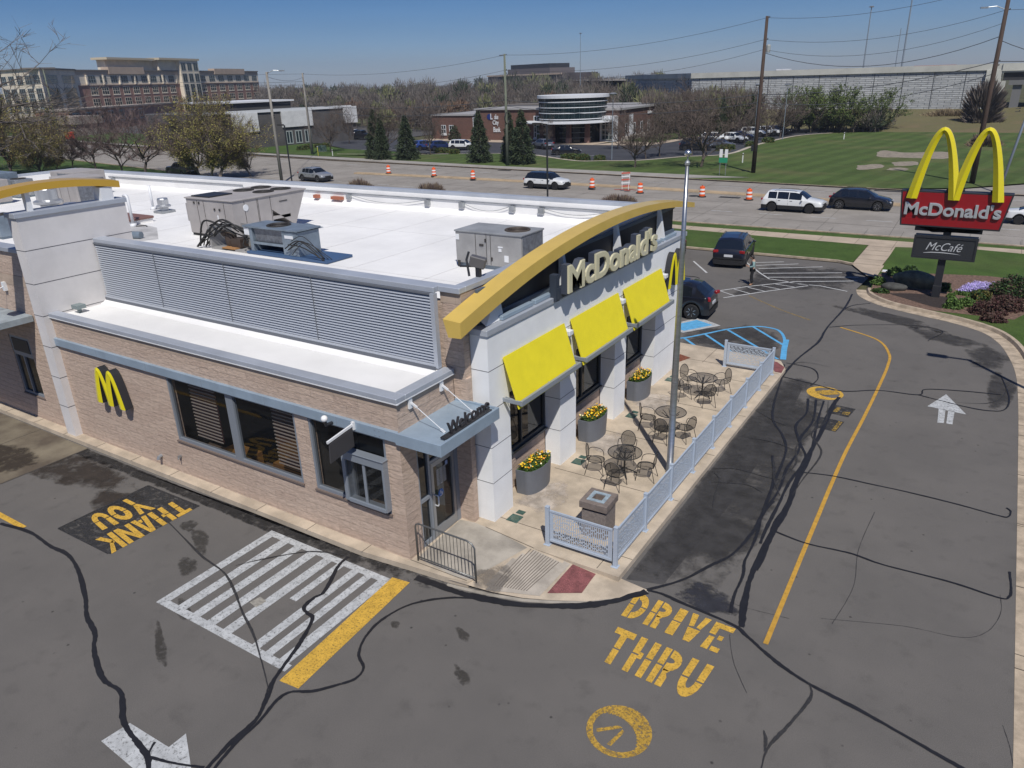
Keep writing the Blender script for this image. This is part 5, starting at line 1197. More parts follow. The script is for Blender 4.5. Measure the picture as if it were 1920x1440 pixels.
for k in range(13):
    a = Vector((-24.6+hr.uniform(0,.5),16.75+hr.uniform(0,.3),ZR+.06)); b = Vector((-23.4+hr.uniform(-.2,1.2),17.3+hr.uniform(-.3,.3),ZR+.5+hr.uniform(-.2,.25)))
    if k > 8: a = Vector((-22.2,17.2,ZR+.3+hr.uniform(0,.4))); b = Vector((-21.8,16.95,ZR+.2+hr.uniform(0,.5)))
    m_ = (a+b)/2+Vector((hr.uniform(-.2,.2),hr.uniform(-.25,.1),.4+hr.uniform(0,.35) if k < 9 else -.1)); mb = MB()
    mb.tube(catmull([tuple(a),tuple(m_),tuple(b)],8), .022 if k%3 else .035, 6); mb.build('hose', M_cable, t, smooth=True)
for k in range(6):
    a = Vector((-19.9+hr.uniform(0,.5),16.9,ZR+.15+hr.uniform(0,.5))); b = Vector((-18.1+hr.uniform(-.3,.1),17.1+hr.uniform(-.2,.3),ZR+.12)); m_ = (a+b)/2+Vector((0,-.1,.15+hr.uniform(0,.5))); mb = MB()
    mb.tube(catmull([tuple(a),tuple(m_),tuple(b)],8), .012+.008*(k%2), 6); mb.build('hose', M_cable, t, smooth=True)
def vent_can(x, y, label, s=1.0):
    t = thing('exhaust_vent', label, 'roof vent', (x,y,ZR), world=True)
    mb = MB(); mb.box(x-.35*s,x+.35*s,y-.35*s,y+.35*s,ZR,ZR+.12*s); mb.build('base', M_steel, t)
    mb = MB(); mb.lathe((x,y,ZR+.12*s),[(.2*s,0),(.2*s,.12*s),(.34*s,.16*s),(.34*s,.22*s),(.25*s,.26*s),(.25*s,.5*s),(.22*s,.56*s),(.01,.58*s)],18); mb.build('hood', mat('bright_aluminium',(0.5,0.51,0.52),0.35,metal=0.7), t, smooth=False)
vent_can(-33.4,21.5,'round aluminium exhaust vent left of the big beige air handler')
vent_can(-38.6,18.9,'wide aluminium exhaust drum standing behind the left gold arch',1.9)
vent_can(-35.7,18.4,'flat aluminium drum vent right of the wide one behind the left arch',1.15)
for (x,y,h,lb,bend) in ((-31.2,18.5,1.25,'white vent pipe with a bent head beside the brown hatch',True),(-34.9,21.9,1.15,'straight white vent pipe behind the bent one',False)):
    t = thing('vent_pipe', lb, 'pipe', (x,y,ZR), world=True)
    mb = MB(); mb.lathe((x,y,ZR),[(.16,0),(.12,.1),(.07,.14)],12)
    mb.tube([(x,y,ZR+.1),(x,y,ZR+h)]+([(x-.08,y,ZR+h+.06),(x-.25,y-.02,ZR+h+.03)] if bend else []), .06, 10); mb.build('pipe', M_whitem, t, smooth=True)
    mb = MB(); mb.tube([(x+.1,y,ZR+.02),(x+.5,y+.25,ZR+.05),(x+.75,y+.15,ZR+.05)],.02,5) ; mb.build('cord', M_cable, t)
t = thing('roof_hatch', 'flat brown access hatch on the white roof beside the bent vent pipe', 'hatch', (-32.5,19.2,ZR), world=True)
mb = MB(); mb.box(-33.5,-31.6,18.6,19.7,ZR,ZR+.16); mb.build('curb', M_membrane, t)
mb = MB(); mb.box(-33.55,-31.55,18.55,19.75,ZR+.16,ZR+.26); mb.build('lid', mat('brown_lid',(0.19,0.10,0.085),0.7), t, bevel=.02)
t = thing('roof_drain_box', 'short grey drum lying on the roof behind the louvre screen', 'drain', (-28.4,16.9,ZR), world=True)
mb = MB(); mb.tube([(-28.7,16.8,ZR+.15),(-28.2,16.95,ZR+.15)],.14,12); mb.build('drum', M_bluegal, t)
t = thing('flood_light', 'dark box floodlight on a short stand at the roof corner by the gold arch', 'floodlight', (-10.55,14.9,6.6), world=True)
mb = MB(); mb.box(-10.62,-10.5,14.85,14.95,6.62,6.85); mb.build('stand', M_dark, t)
mb = MB(); mb.obox((-10.6,14.95,6.98),.2,.13,.13,Matrix.Rotation(R(25),3,'Z')@Matrix.Rotation(R(15),3,'Y')); mb.build('housing', mat('brown_grey_housing',(0.10,0.095,0.095),0.5), t, bevel=.02)
mb = MB(); mb.tube([(-10.85,14.9,6.6),(-10.95,14.95,7.0),(-10.9,15.0,7.2)],.03,6); mb.tube([(-10.7,15,6.85),(-11.2,15.0,6.8)],.025,6); mb.build('bracket', M_dark, t)
# units at the left end, behind the blade wall
def unit(name, x0,x1,y0,y1,h,label,m_,coil=None,fan_=None):
    t = thing(name, label, 'rooftop unit', ((x0+x1)/2,(y0+y1)/2,ZR), world=True)
    mb = MB(); mb.box(x0,x1,y0,y1,ZR+.1,ZR+h); mb.build('body', m_, t, bevel=.015)
    mb = MB(); mb.box(x0+.05,x1-.05,y0+.05,y1-.05,ZR,ZR+.1); mb.build('curb', M_bluegal, t)
    if coil: mb = MB(); mb.box(*coil); mb.build('coil', M_coil, t)
    if fan_: mb = MB(); fan(mb,*fan_); mb.build('fan', M_fan, t)
    mb = MB()
    for k in range(1,3): mb.box(x0+(x1-x0)*k/3,x0+(x1-x0)*k/3+.012,y0-.008,y0,ZR+.15,ZR+h-.05)
    mb.build('seams', M_fan, t)
unit('rooftop_unit',-41.0,-38.7,20.4,22.0,1.5,'beige unit with galvanised side, seen between the left arch and the blade wall',M_rtu,coil=(-38.7,-38.68,20.5,21.9,ZR+.3,ZR+1.4))
unit('rooftop_unit',-45.6,-43.2,22.8,24.6,1.35,'pale grey unit with a dark louvred front at the far left roof corner',M_rtu,coil=(-44.8,-43.25,22.78,22.8,ZR+.5,ZR+1.25))
unit('rooftop_unit',-46.9,-44.9,18.6,20.2,1.25,'tan cabinet left of the wide aluminium drum, under the left arch end',M_rtu)
unit('rooftop_unit',-50.2,-48.0,20.2,22.2,1.3,'blue-grey unit at the extreme left edge of the roof',M_bluegal,coil=(-49.8,-48.4,20.18,20.2,ZR+.4,ZR+1.2))
unit('condensing_unit',-47.6,-46.4,21.2,22.2,1.0,'small galvanised condenser with rusty lid left of the louvred unit',M_steel,fan_=(-47.0,21.7,ZR+1.0,.4))
unit('condensing_unit',-34.9,-33.6,14.3,15.2,0.9,'blue-grey condenser low behind the blade wall at the left edge',M_bluegal,fan_=(-34.2,14.75,ZR+.9,.36))

# ================================================================== patio
def fence_post(parent, x, y, h=1.1):
    mb = MB(); mb.box(x-.05,x+.05,y-.05,y+.05,0,h); mb.box(x-.055,x+.055,y-.055,y+.055,h,h+.02); mb.box(x-.09,x+.09,y-.09,y+.09,0,.015); return mb.build('post', M_fence, parent, bevel=.004, local=True)
M_fence = mat('pale_blue_grey_fence', (0.42,0.48,0.56), 0.5, metal=0.1, var=0.05, scale=3)
def panel_mb(L_, axis, h0=.12, h1=1.03, pat='slots', seed=1):
    """perforated plate: frame, vertical bars and short bridges"""
    mb = MB(); r = random.Random(seed)
    def bx(a,b,z0,z1,t=.006,dd=0.0):
        if axis == 'x': mb.box(a,b,-t,t,z0,z1)
        else: mb.box(-t,t,a,b,z0,z1)
    bx(0.05,L_-.05,h0,h0+.06,.02); bx(.05,L_-.05,h1-.05,h1,.02); bx(.05,.1,h0+.06,h1-.05,.012); bx(L_-.1,L_-.05,h0+.06,h1-.05,.012)
    n = int((L_-.3)/.052); z0 = h0+.06; z1 = h1-.05
    bx(.1,.15,z0,z1); bx(L_-.15,L_-.1,z0,z1); bx(.15,L_-.15,z0,z0+.05,.0055); bx(.15,L_-.15,z1-.05,z1,.0055)
    w = (L_-.3)/n
    for i in range(n):
        a = .15+i*w
        bx(a+w*.62,a+w,z0+.05,z1-.05,.005)
        q = z0+.05+r.uniform(.03,.12)
        while q < z1-.1:
            bx(a,a+w*.62,q,q+.03,.005); q += r.uniform(.07,.2)
    return mb
FN = thing('patio_fence', 'pale blue-grey perforated metal fence round the patio, open at both ends', 'fence', (-6.2,13.9,ZP))
ly = 14.35/8
for k in range(9): fence_post(FN, 0, k*ly)
pm = [panel_mb(ly,'y',seed=k).build('panel', M_fence, None) for k in range(2)]
for k in range(8):
    o = pm[k%2] if k < 2 else pm[k%2].copy()
    if k >= 2: COL.objects.link(o)
    o.parent = FN; o.location = (0, k*ly, 0)
for yy in (0.0, 14.4):
    mbp = panel_mb(1.82,'x',seed=5+int(yy)); o = mbp.build('panel', M_fence, None); o.parent = FN; o.location = (-1.86, yy+.0, 0); fence_post(FN, -1.88, yy)
fence_post(FN, 0.0, 14.4) if False else None
# flagpole
t = thing('flagpole', 'tall tapering silver flagpole with a ball top, standing on the patio beside the fence', 'flagpole', (-6.78,18.95,ZP))
mb = MB(); mb.lathe((0,0,0),[(.12,0),(.12,.05),(.098,.06),(.095,3.0),(.07,6.5),(.045,8.86)],20); mb.build('pole', mat('brushed_steel_pole',(0.42,0.43,0.44),0.33,metal=0.85,var=0.12,scale=2,stretch=(1,1,6)), t, smooth=True, local=True)
mb = MB()
for z in (1.9,2.9,4.2,5.5,7.2): mb.lathe((0,0,z),[(.099 if z<3 else .087-.006*(z-3.5),0),(.1 if z<3 else .089-.006*(z-3.5),.01),(.097 if z < 3 else .085-.006*(z-3.5),.02)],20)
mb.build('joint_ring', mat('weld_ring',(0.22,0.22,0.23),0.5,metal=0.6), t, local=True)
mb = MB(); mb.lathe((0,0,8.86),[(.06,0),(.07,.06),(.05,.1),(.02,.12),(.02,.2)],12); mb.build('truck', M_steel, t, local=True)
mb = MB(); mb.sphere((0,0,9.15),.09,16,10); mb.build('ball_finial', mat('silver_ball',(0.55,0.56,0.58),0.25,metal=0.9), t, smooth=True, local=True)
# door guard rail
t = thing('guard_rail', 'low steel tube railing with thin balusters beside the entrance door', 'railing', (-10.52,11.68,ZP))
mb = MB(); Lr = 1.76
mb.tube([(0,0,0),(0,0,.98),(.03,0,1.06),(.1,0,1.1),(Lr-.22,0,1.1),(Lr-.08,0,1.06),(Lr,0,.95),(Lr,0,0)],.022,8); mb.tube([(0,0,.12),(Lr,0,.12)],.018,8); mb.build('frame', mat('dull_steel_rail',(0.20,0.205,0.2),0.4,metal=0.7), t, smooth=True, local=True)
for k in range(16):
    mb = MB(); x = .1+k*.105; mb.tube([(x,0,.12),(x,0,1.09 if x < Lr-.15 else .98)],.008,5); mb.build('baluster', MATS['dull_steel_rail'], t, local=True)
# litter bin
t = thing('litter_bin', 'square stone litter bin with a grey collar and open square mouth by the fence corner', 'bin', (-7.22,15.05,ZP), rz=R(2))
M_binst = mat('bin_aggregate', (0.21,0.18,0.165), 0.85, var=0.2, scale=12, fine=0.2)
mb = MB(); mb.box(-.33,.33,-.33,.33,0,.78); mb.build('body', M_binst, t, bevel=.01, local=True)
mb = MB(); mb.box(-.31,.31,-.31,.31,.78,.84); mb.build('gap', M_dark, t, local=True)
mb = MB(); wall_with_holes(mb,'y',-.38,-.14,-.38,.38,.84,1.03,[]); wall_with_holes(mb,'y',.14,.38,-.38,.38,.84,1.03,[]); mb.box(-.38,-.14,-.14,.14,.84,1.03); mb.box(.14,.38,-.14,.14,.84,1.03); mb.box(-.14,.14,-.14,.14,.84,.86)
mb.build('lid', mat('brown_collar',(0.19,0.155,0.135),0.8,var=0.2,scale=9), t, bevel=.008, local=True)
mb = MB(); mb.box(-.24,.24,-.24,-.14,1.03,1.045); mb.box(-.24,.24,.14,.24,1.03,1.045); mb.box(-.24,-.14,-.14,.14,1.03,1.045); mb.box(.14,.24,-.14,.14,1.03,1.045); mb.build('collar_plate', mat('pale_plate_blue',(0.3,0.37,0.42),0.5,var=0.3,scale=8), t, local=True)
# planters
M_pot = mat('slate_grey_pot', (0.135,0.145,0.165), 0.5, var=0.08, scale=2, bump=0.05, bscale=50)
M_leaf = mat('pansy_leaf', (0.06,0.12,0.02), 0.6, var=0.5, scale=20); M_fy = mat('yellow_pansy', (0.85,0.55,0.02), 0.6); M_fo = mat('orange_pansy', (0.75,0.27,0.02), 0.6, var=0.3, scale=30); M_fw = mat('cream_pansy', (0.8,0.75,0.45), 0.6)
M_soil = mat('potting_soil', (0.03,0.022,0.015), 0.95)
def potshape(s=1.0, n=14):
    pts = [(-.5*s,-.33*s),(-.5*s,.33*s)]  # flat back end, toward -y ; curved toward +x
    out = [(-.12,-.62),(.12,-.60)]
    for i in range(n+1):
        a = -PI/2+PI*i/n; out.append((.18+.30*math.cos(a)*1.0, .06+.66*math.sin(a)))
    out += [(-.12,.62)]
    return [((x)*s, y*s) for x,y in out]
def planter(seed, label):
    r = random.Random(seed); t = thing('flower_planter', label, 'planter', (0,0,0), group='planters along the front wall')
    mb = MB(); outer = potshape(); h = .76
    mb.prism([(x*.93,y*.93) for x,y in outer],0,h-.02); n_ = len(outer)
    for k in range(n_):
        pass
    mb2 = MB(); vs = [(x*.93,y*.93,0) for x,y in outer]+[(x,y,h) for x,y in outer]+[(x*.93,y*.93,h) for x,y in outer]+[(x*.9,y*.9,h-.08) for x,y in outer]
    fs = []
    for j in range(3):
        for k in range(n_): fs.append((j*n_+k,j*n_+(k+1)%n_,(j+1)*n_+(k+1)%n_,(j+1)*n_+k))
    mb2.add(vs, fs); mb2.build('pot', M_pot, t, local=True)
    mb3 = MB(); mb3.sheet([(x*.905,y*.905) for x,y in outer], h-.06); mb3.build('soil', M_soil, t, local=True)
    V = []; Fq = []; MI = []
    def inside(x,y): return -.1 < x < .18+.28*math.sqrt(max(0,1-((y-.06)/.64)**2)) and -.56 < y < .62
    k = 0; cnt = 0
    while cnt < 1500:
        x = r.uniform(-.14,.5); y = r.uniform(-.62,.7)
        if not inside(x,y): continue
        cnt += 1; hh = h-.02+.16*r.random()*(1-.4*abs(y)); 
        a = r.uniform(0,2*PI); s_ = r.uniform(.018,.04); tl = r.uniform(-.7,.7)
        d = Vector((math.cos(a),math.sin(a),tl)).normalized(); e = Vector((-math.sin(a),math.cos(a),r.uniform(-.4,.4))).normalized()
        c = Vector((x,y,hh)); 
        for q in (c-d*s_, c+e*s_*.55, c+d*s_, c-e*s_*.55): V.append(tuple(q))
        Fq.append((k,k+1,k+2,k+3)); MI.append(0); k += 4
    o = npmesh('foliage', V, Fq, [M_leaf], t, local=True)
    V = []; Fq = []; MI = []; k = 0; cnt = 0; nf = 120
    while cnt < nf:
        x = r.uniform(-.12,.48); y = r.uniform(-.58,.66)
        if not inside(x,y): continue
        cnt += 1; c = Vector((x,y,h+.09+.08*r.random())); s_ = r.uniform(.022,.036); mi = r.choices([0,1,2],[6,2,1])[0]
        tilt = Matrix.Rotation(r.uniform(-.7,.7),3,'X') @ Matrix.Rotation(r.uniform(-.7,.7),3,'Y')
        for p_ in range(2):
            b_ = p_*PI/4
            for q in range(4): V.append(tuple(c+tilt@Vector((s_*math.cos(b_+q*PI/2),s_*math.sin(b_+q*PI/2),.004*p_))))
            Fq.append((k,k+1,k+2,k+3)); MI.append(mi); k += 4
    o = npmesh('blossom', V, Fq, [M_fy,M_fo,M_fw], t, mi=MI, local=True); o['kind'] = 'stuff'
    return t
place(planter(1,'slate planter of yellow pansies nearest the entrance, between the first two white columns'), (-10.0,16.25,ZP), 0)
place(planter(2,'slate planter of yellow pansies between the second and third white columns'), (-10.0,20.05,ZP), 0)
place(planter(3,'slate planter densely full of orange-yellow pansies, farthest of the three'), (-10.0,23.85,ZP), 0)
# tables and chairs
M_mesh = mat('black_mesh_metal', (0.03,0.028,0.027), 0.5, alpha=0.58); M_tube = mat('charcoal_tube', (0.03,0.03,0.03), 0.45, metal=0.3)
def make_table():
    t = thing('patio_table', 'x', 'table', (0,0,0), group='round tables on the patio')
    mb = MB(); mb.sheet([(.5*math.cos(2*PI*i/32),.5*math.sin(2*PI*i/32)) for i in range(32)], .725); mb.build('tabletop', M_mesh, t, local=True)
    mb = MB(); mb.tube([(.5*math.cos(2*PI*i/32),.5*math.sin(2*PI*i/32),.72) for i in range(33)],.014,6,cap=False); mb.lathe((0,0,.725),[(.035,0),(.03,.012)],10); mb.build('rim', M_tube, t, smooth=True, local=True)
    mb = MB(); mb.tube([(0,0,.06),(0,0,.72)],.03,8)
    for k in range(8): a = k*PI/4+.3; mb.tube([(.3*math.cos(a),.3*math.sin(a),.715),(.05*math.cos(a),.05*math.sin(a),.5)],.012,5)
    mb.build('pedestal', M_tube, t, local=True)
    for k in range(4):
        a = k*PI/2+.6; mb = MB(); mb.tube([(0,0,.2),(.18*math.cos(a),.18*math.sin(a),.12),(.38*math.cos(a),.38*math.sin(a),.015)],.018,6); mb.build('foot', M_tube, t, local=True)
    return t
def make_chair():
    """faces +x; the seat is centred at the origin"""
    t = thing('patio_chair', 'x', 'chair', (0,0,0), group='mesh chairs round the patio tables')
    seat = [(.25*math.cos(2*PI*i/24)*(1.0 if math.cos(2*PI*i/24)>0 else .95), .235*(abs(math.sin(2*PI*i/24))**.75)*(1 if math.sin(2*PI*i/24)>0 else -1)) for i in range(24)]
    mb = MB(); mb.sheet(seat, .43); mb.build('seat', M_mesh, t, local=True)
    bk = []
    for i in range(13):
        a = PI*i/12; y = .225*math.cos(a); z = .62+.30*math.sin(a)**.9; x = -.22-.30*(z-.43)*.55; bk.append((x,y,z))
    lo = [(-.25,-.18,.46),(-.25,.18,.46)]
    mb = MB(); mb.add(bk+lo, [tuple(range(15))]); mb.build('backrest', M_mesh, t, local=True)
    mb = MB(); mb.tube([(x,y,.43) for x,y in seat]+[(seat[0][0],seat[0][1],.43)],.011,5,cap=False); mb.tube([lo[1]]+bk+[lo[0],lo[1]],.012,5,cap=False); mb.build('frame', M_tube, t, smooth=True, local=True)
    for s_ in (1,-1):
        mb = MB(); mb.tube(catmull([(-.27,.225*s_,.62),(-.18,.27*s_,.68),(.02,.28*s_,.67),(.16,.27*s_,.60),(.2,.25*s_,.44)],5),.011,5); mb.build('armrest', M_tube, t, smooth=True, local=True)
        mb = MB(); mb.tube([(.19,.2*s_,.43),(.25,.25*s_,0)],.011,5); mb.build('leg', M_tube, t, local=True)
        mb = MB(); mb.tube([(-.2,.18*s_,.45),(-.31,.24*s_,0)],.011,5); mb.build('leg', M_tube, t, local=True)
    return t
tb = make_table(); ch = make_chair(); TP = [(-7.91,18.2),(-7.78,21.55),(-7.86,24.95)]
tn = ['nearest the litter bin','middle one, behind the flagpole','farthest one, by the far fence end']
for k,(x,y) in enumerate(TP):
    place(tb if k == 0 else copy_tree(tb), (x,y,ZP), k*.3, 'round black mesh patio table, '+tn[k])
CH = [(0,-.78,-.32,'black mesh armchair on the wall side of the nearest table'),(0,-.25,.74,'black mesh armchair behind the nearest table, its round back above the tabletop'),(0,.1,-.82,'black mesh armchair in front of the nearest table, facing away'),(0,.66,.05,'black mesh armchair on the fence side of the nearest table'),
      (1,-.72,-.15,'black mesh armchair on the wall side of the middle table'),(1,.62,-.32,'black mesh armchair on the fence side of the middle table'),(1,.05,-.75,'black mesh armchair hidden by the flagpole at the middle table'),
      (2,-.66,.38,'black mesh armchair behind the farthest table on the wall side'),(2,-.55,-.58,'black mesh armchair in front of the farthest table on the wall side'),(2,.5,.62,'black mesh armchair behind the farthest table on the fence side'),(2,.42,-.7,'black mesh armchair in front of the farthest table on the fence side')]
for k,(ti,dx,dy,lb) in enumerate(CH):
    o = ch if k == 0 else copy_tree(ch); x,y = TP[ti]; place(o, (x+dx,y+dy,ZP), math.atan2(-dy,-dx)+rnd.uniform(-.15,.15), lb)
# in-ground cover plates
M_green = mat('green_cover_plate', (0.055,0.105,0.085), 0.6, var=0.4, scale=8)
bp = None
for k,(x,y,lb) in enumerate(((-9.45,14.5,'green ground light plate with a round lens, right of the first column'),(-9.45,18.2,'green ground light plate beside the second column, by the chairs'),(-9.4,22.1,'green ground light plate crossed by the flagpole shadow'),(-9.45,25.9,'green ground light plate at the fourth column behind the flagpole'))):
    t = thing('ground_light', lb, 'ground light', (x,y,ZP), rz=0, group='in-ground lights along the front wall') if k == 0 else copy_tree(bp)
    if k == 0:
        bp = t; mb = MB(); mb.box(-.17,.17,-.19,.17,0,.008); mb.build('plate', M_green, t, local=True); mb = MB(); mb.lathe((0,0,.008),[(.12,0),(.115,.008),(.1,.009),(.0955,.003)],18); mb.build('lens', mat('dim_lens',(0.09,0.13,0.10),0.2), t, local=True)
        mb = MB(); mb.box(-.13,.1,.24,.42,0,.008); mb.build('small_plate', M_green, t, local=True)
    else: place(t,(x,y,ZP),0,lb)
# ================================================================== helpers for far things
def px_of(P):
    v = Vector(P)-CAM; z = v.dot(FW); return 960+FPX*v.dot(RT)/z, 720-FPX*v.dot(UP)/z
def height_to(P, ytop):
    """height of a vertical thing standing at P whose top is seen at photo row ytop"""
    a, b = -5.0, 80.0
    for _ in range(40):
        m_ = (a+b)/2
        if px_of((P[0],P[1],P[2]+m_))[1] > ytop: a = m_
        else: b = m_
    return a
# ================================================================== pole sign
SX, SY = -1.74, 43.0
t = thing('restaurant_sign', 'tall pole sign with golden arches on a red name board over a dark board', 'sign', (SX,SY,0.14), world=True)
mb = MB(); mb.box(SX-.17,SX+.17,SY-.05,SY+.29,0.1,3.55); mb.box(SX-.19,SX+.19,SY-.07,SY+.31,0.1,.75); mb.build('pole', M_dark, t, bevel=.01)
M_red = mat('red_sign_face', (0.26,0.006,0.010), 0.35, coat=0.25)
mb = MB(); P_ = [(-4.08,5.47),(.72,5.47),(.44,3.72),(-3.9,3.74)]
vs = [(x,SY-.28,z) for x,z in P_]+[(x,SY+.4,z) for x,z in P_]; mb.add(vs,[(3,2,1,0),(4,5,6,7),(0,1,5,4),(1,2,6,5),(2,3,7,6),(3,0,4,7)]); RB = mb.build('name_board', M_dark, t, bevel=.01)
mb = MB(); q = [(-4.0,5.40),(.64,5.40),(.38,3.80),(-3.83,3.81)]; mb.add([(x,SY-.285,z) for x,z in q],[(3,2,1,0)]); mb.build('red_face', M_red, RB)
mb = MB(); mb.box(-3.2,-.25,SY-.12,SY+.3,3.5,3.73); mb.add([(-3.2,SY-.12,3.73),(-.25,SY-.12,3.73),(-.45,SY-.12,3.55),(-2.4,SY-.12,3.45)],[(0,1,2,3)]); mb.build('cradle', M_dark, t)
mb = MB(); q = [(-3.1,3.26),(-.35,3.32),(-.38,2.16),(-3.12,2.12)]
q = [(-3.12,3.28),(-.36,3.28),(-.36,2.16),(-3.12,2.16)]
mb.box(-3.12,-.36,SY-.2,SY+.38,2.16,3.28); mb.box(-3.15,-.33,SY-.24,SY-.2,3.18,3.3); mb.box(-3.15,-.33,SY-.24,SY-.2,2.14,2.24); mb.box(-3.15,-3.05,SY-.24,SY-.2,2.24,3.18); mb.box(-.43,-.33,SY-.24,SY-.2,2.24,3.18); LB = mb.build('lower_board', M_dark, t)
mb = MB(); mb.add([(-3.05,SY-.205,2.24),(-.43,SY-.205,2.24),(-.43,SY-.205,3.18),(-3.05,SY-.205,3.18)],[(0,1,2,3)]); mb.build('grey_face', mat('dark_grey_face',(0.03,0.032,0.035),0.4), LB)
mb = MB(); put_text(mb, 'McCafé', frame_m4((-1.74,SY-.22,2.78),(1,0,0),(0,0,1)), fit=(1.62,.40), size=1, extrude=0.0, offset=-.004, shear=.42)
pts = [(-2.62,2.42),(-2.3,2.47),(-1.8,2.49),(-1.3,2.47),(-.98,2.44)]
for a,b,w0,w1 in zip(pts[:-1],pts[1:],(.02,.04,.045,.03),(.04,.045,.03,.004)): mb.add([(a[0],SY-.22,a[1]-w0/2),(b[0],SY-.22,b[1]-w1/2),(b[0],SY-.22,b[1]+w1/2),(a[0],SY-.22,a[1]+w0/2)],[(0,1,2,3)])
mb.build('script_lettering', mat('pale_lettering',(0.5,0.51,0.52),0.5), LB)
letters("McDonald's", frame_m4((-1.72,SY-.285,4.62),(1,0,0),(0,0,1)), (4.15,.66), (0.0,.02), (0.01,.11), RB, mat('polished_letter',(0.62,0.64,0.66),0.22,metal=0.55), M_red, off_f=.03, off_b=.035, bevel=.045)
f = MB(); b = MB(); arch_m(f, b, (-1.72,SY-.29,5.12), (1,0,0), 4.15, 3.36, .48, .27, .16, .13, n=40)
AB = b.build('golden_arches_edge', mat('pale_arch_edge',(0.70,0.56,0.16),0.4), t); f.build('golden_arches', mat('yellow_arch_gloss',(0.66,0.56,0.015),0.25,coat=0.5), AB)
mb = MB()
for x in (-3.3,-2.0,-1.45,-.15): mb.box(x-.12,x+.12,SY-.1,SY-.02,5.1,5.6)
for (x,z) in ((-3.25,7.0),(-1.95,7.0),(-1.5,7.0),(-.18,7.0)): pass
mb.build('arch_mount', M_dark, t)
# planting bed
mb = MB(); bed = [(p.x,p.y) for p in g3[2:62]]; bl = [at(*p) for p in ((1900,605),(1925,592),(1920,540),(1900,528),(1850,522),(1780,519),(1700,516),(1655,515),(1641,524))]
bed = [q for q in bed if q[1] > 40.3]+[(p.x,p.y) for p in bl]
mb.sheet(bed, .146); struct('planting_bed', mb, M_mulch)
mb = MB(); c = catmull([(p.x,p.y) for p in [at(*q) for q in ((1664,555),(1700,566),(1760,583),(1790,578),(1785,565),(1720,556),(1664,555))]],5)[:-1]; mb.sheet([(p.x,p.y) for p in c], .152); struct('mulch_patch', mb, M_mulchd)
def clump(name, label, cat, loc, rx, ry, h, n, cols, leaf=.06, seed=1, group=None, flowers=None, twigs=False):
    r = np.random.RandomState(seed); t = thing(name, label, cat, loc, group=group)
    u = r.normal(size=(n,3)); u /= np.linalg.norm(u,axis=1)[:,None]; u[:,2] = np.abs(u[:,2])*1.0-.12
    lump = 1+.12*np.sin(5*np.arctan2(u[:,1],u[:,0])+seed)+.1*np.sin(9*u[:,2]+seed*2)
    rad = (r.uniform(.55,1.0,n)**.5)*lump; c = np.stack([u[:,0]*rx*rad,u[:,1]*ry*rad,np.maximum(.03,u[:,2]*h*rad+.1*h)],1)
    a = r.normal(size=(n,3)); a /= np.linalg.norm(a,axis=1)[:,None]; b_ = np.cross(a, r.normal(size=(n,3))); b_ /= np.linalg.norm(b_,axis=1)[:,None]
    if twigs: a = u*1.0; a[:,2] += .6; a /= np.linalg.norm(a,axis=1)[:,None]; b_ = np.cross(a, r.normal(size=(n,3))); b_ /= np.linalg.norm(b_,axis=1)[:,None]
    s_ = leaf*r.uniform(.6,1.3,n)[:,None]; wl = .12 if twigs else .5
    V = np.stack([c-a*s_, c+b_*s_*wl, c+a*s_, c-b_*s_*wl],1).reshape(-1,3); F = np.arange(n*4).reshape(n,4)
    npmesh('foliage', V, F, cols, t, mi=r.randint(0,len(cols),n), local=True)
    mb = MB()
    for k in range(5): aa = k*1.3; mb.tube([(0,0,0),(rx*.5*math.cos(aa),ry*.5*math.sin(aa),h*.7)],.02,5)
    mb.build('stem', mat('shrub_stem',(0.08,0.06,0.045),0.9), t, local=True)
    return t
G1 = mat('shrub_green',(0.055,0.11,0.02),0.7); G2 = mat('shrub_green_dark',(0.022,0.05,0.014),0.7); G3 = mat('shrub_bright',(0.10,0.17,0.03),0.7); G4 = mat('shrub_ochre',(0.12,0.10,0.02),0.7); G5 = mat('shrub_burgundy',(0.07,0.025,0.022),0.7); G6 = mat('shrub_brown',(0.075,0.045,0.03),0.8)
def bedp(x,y): p = at(x,y,.15); return (p.x,p.y,.146)
SH = [((1786,577),.42,.35,.5,900,[G1,G3],'bright green round clump at the kerb edge of the sign bed'),((1812,573),.38,.32,.45,800,[G1,G3],'bright green clump, second along the kerb of the sign bed'),((1783,557),.2,.2,.2,260,[G1,G3],'tiny green clump right of the sign pole'),((1772,545),.3,.25,.45,500,[G1,G2],'leafy green clump behind the sign pole'),
      ((1838,564),.5,.42,.62,1500,[G1,G4,G2],'rounded ochre-tipped evergreen beside the lilac flowers'),((1900,553),1.05,.8,.95,3600,[G2,G2,G1,G6],'large dark spreading juniper behind the ochre shrub'),((1850,588),.75,.5,.6,1500,[G5,G6],'low burgundy barberry beside the kerb'),((1885,580),.8,.6,.75,1700,[G5,G6],'taller burgundy barberry at the right edge of the bed'),((1862,602),.55,.35,.3,600,[G6,G5],'flat brown shrub at the bed corner'),
      ((1648,533),.4,.3,.4,700,[G1,G3],'green clump in the sign shadow at the walk corner'),((1650,548),.45,.22,.22,500,[G2,G1,M_grass],'low grey-green mat at the bed tip'),((1678,517),.45,.35,.5,800,[G1,G3],'green daylily clump behind the boulder'),((1706,513),.45,.3,.45,800,[G1,G2],'green clump on the far edge left of the boulder top'),((1808,553),.5,.2,.18,500,[G1,G3],'low green border under the lilac flowers')]
for k,(p_,rx,ry,h,n,c_,lb) in enumerate(SH): clump('shrub', lb, 'shrub', bedp(*p_), rx, ry, h, n, c_, leaf=.07, seed=k+1, group='shrubs in the sign bed')
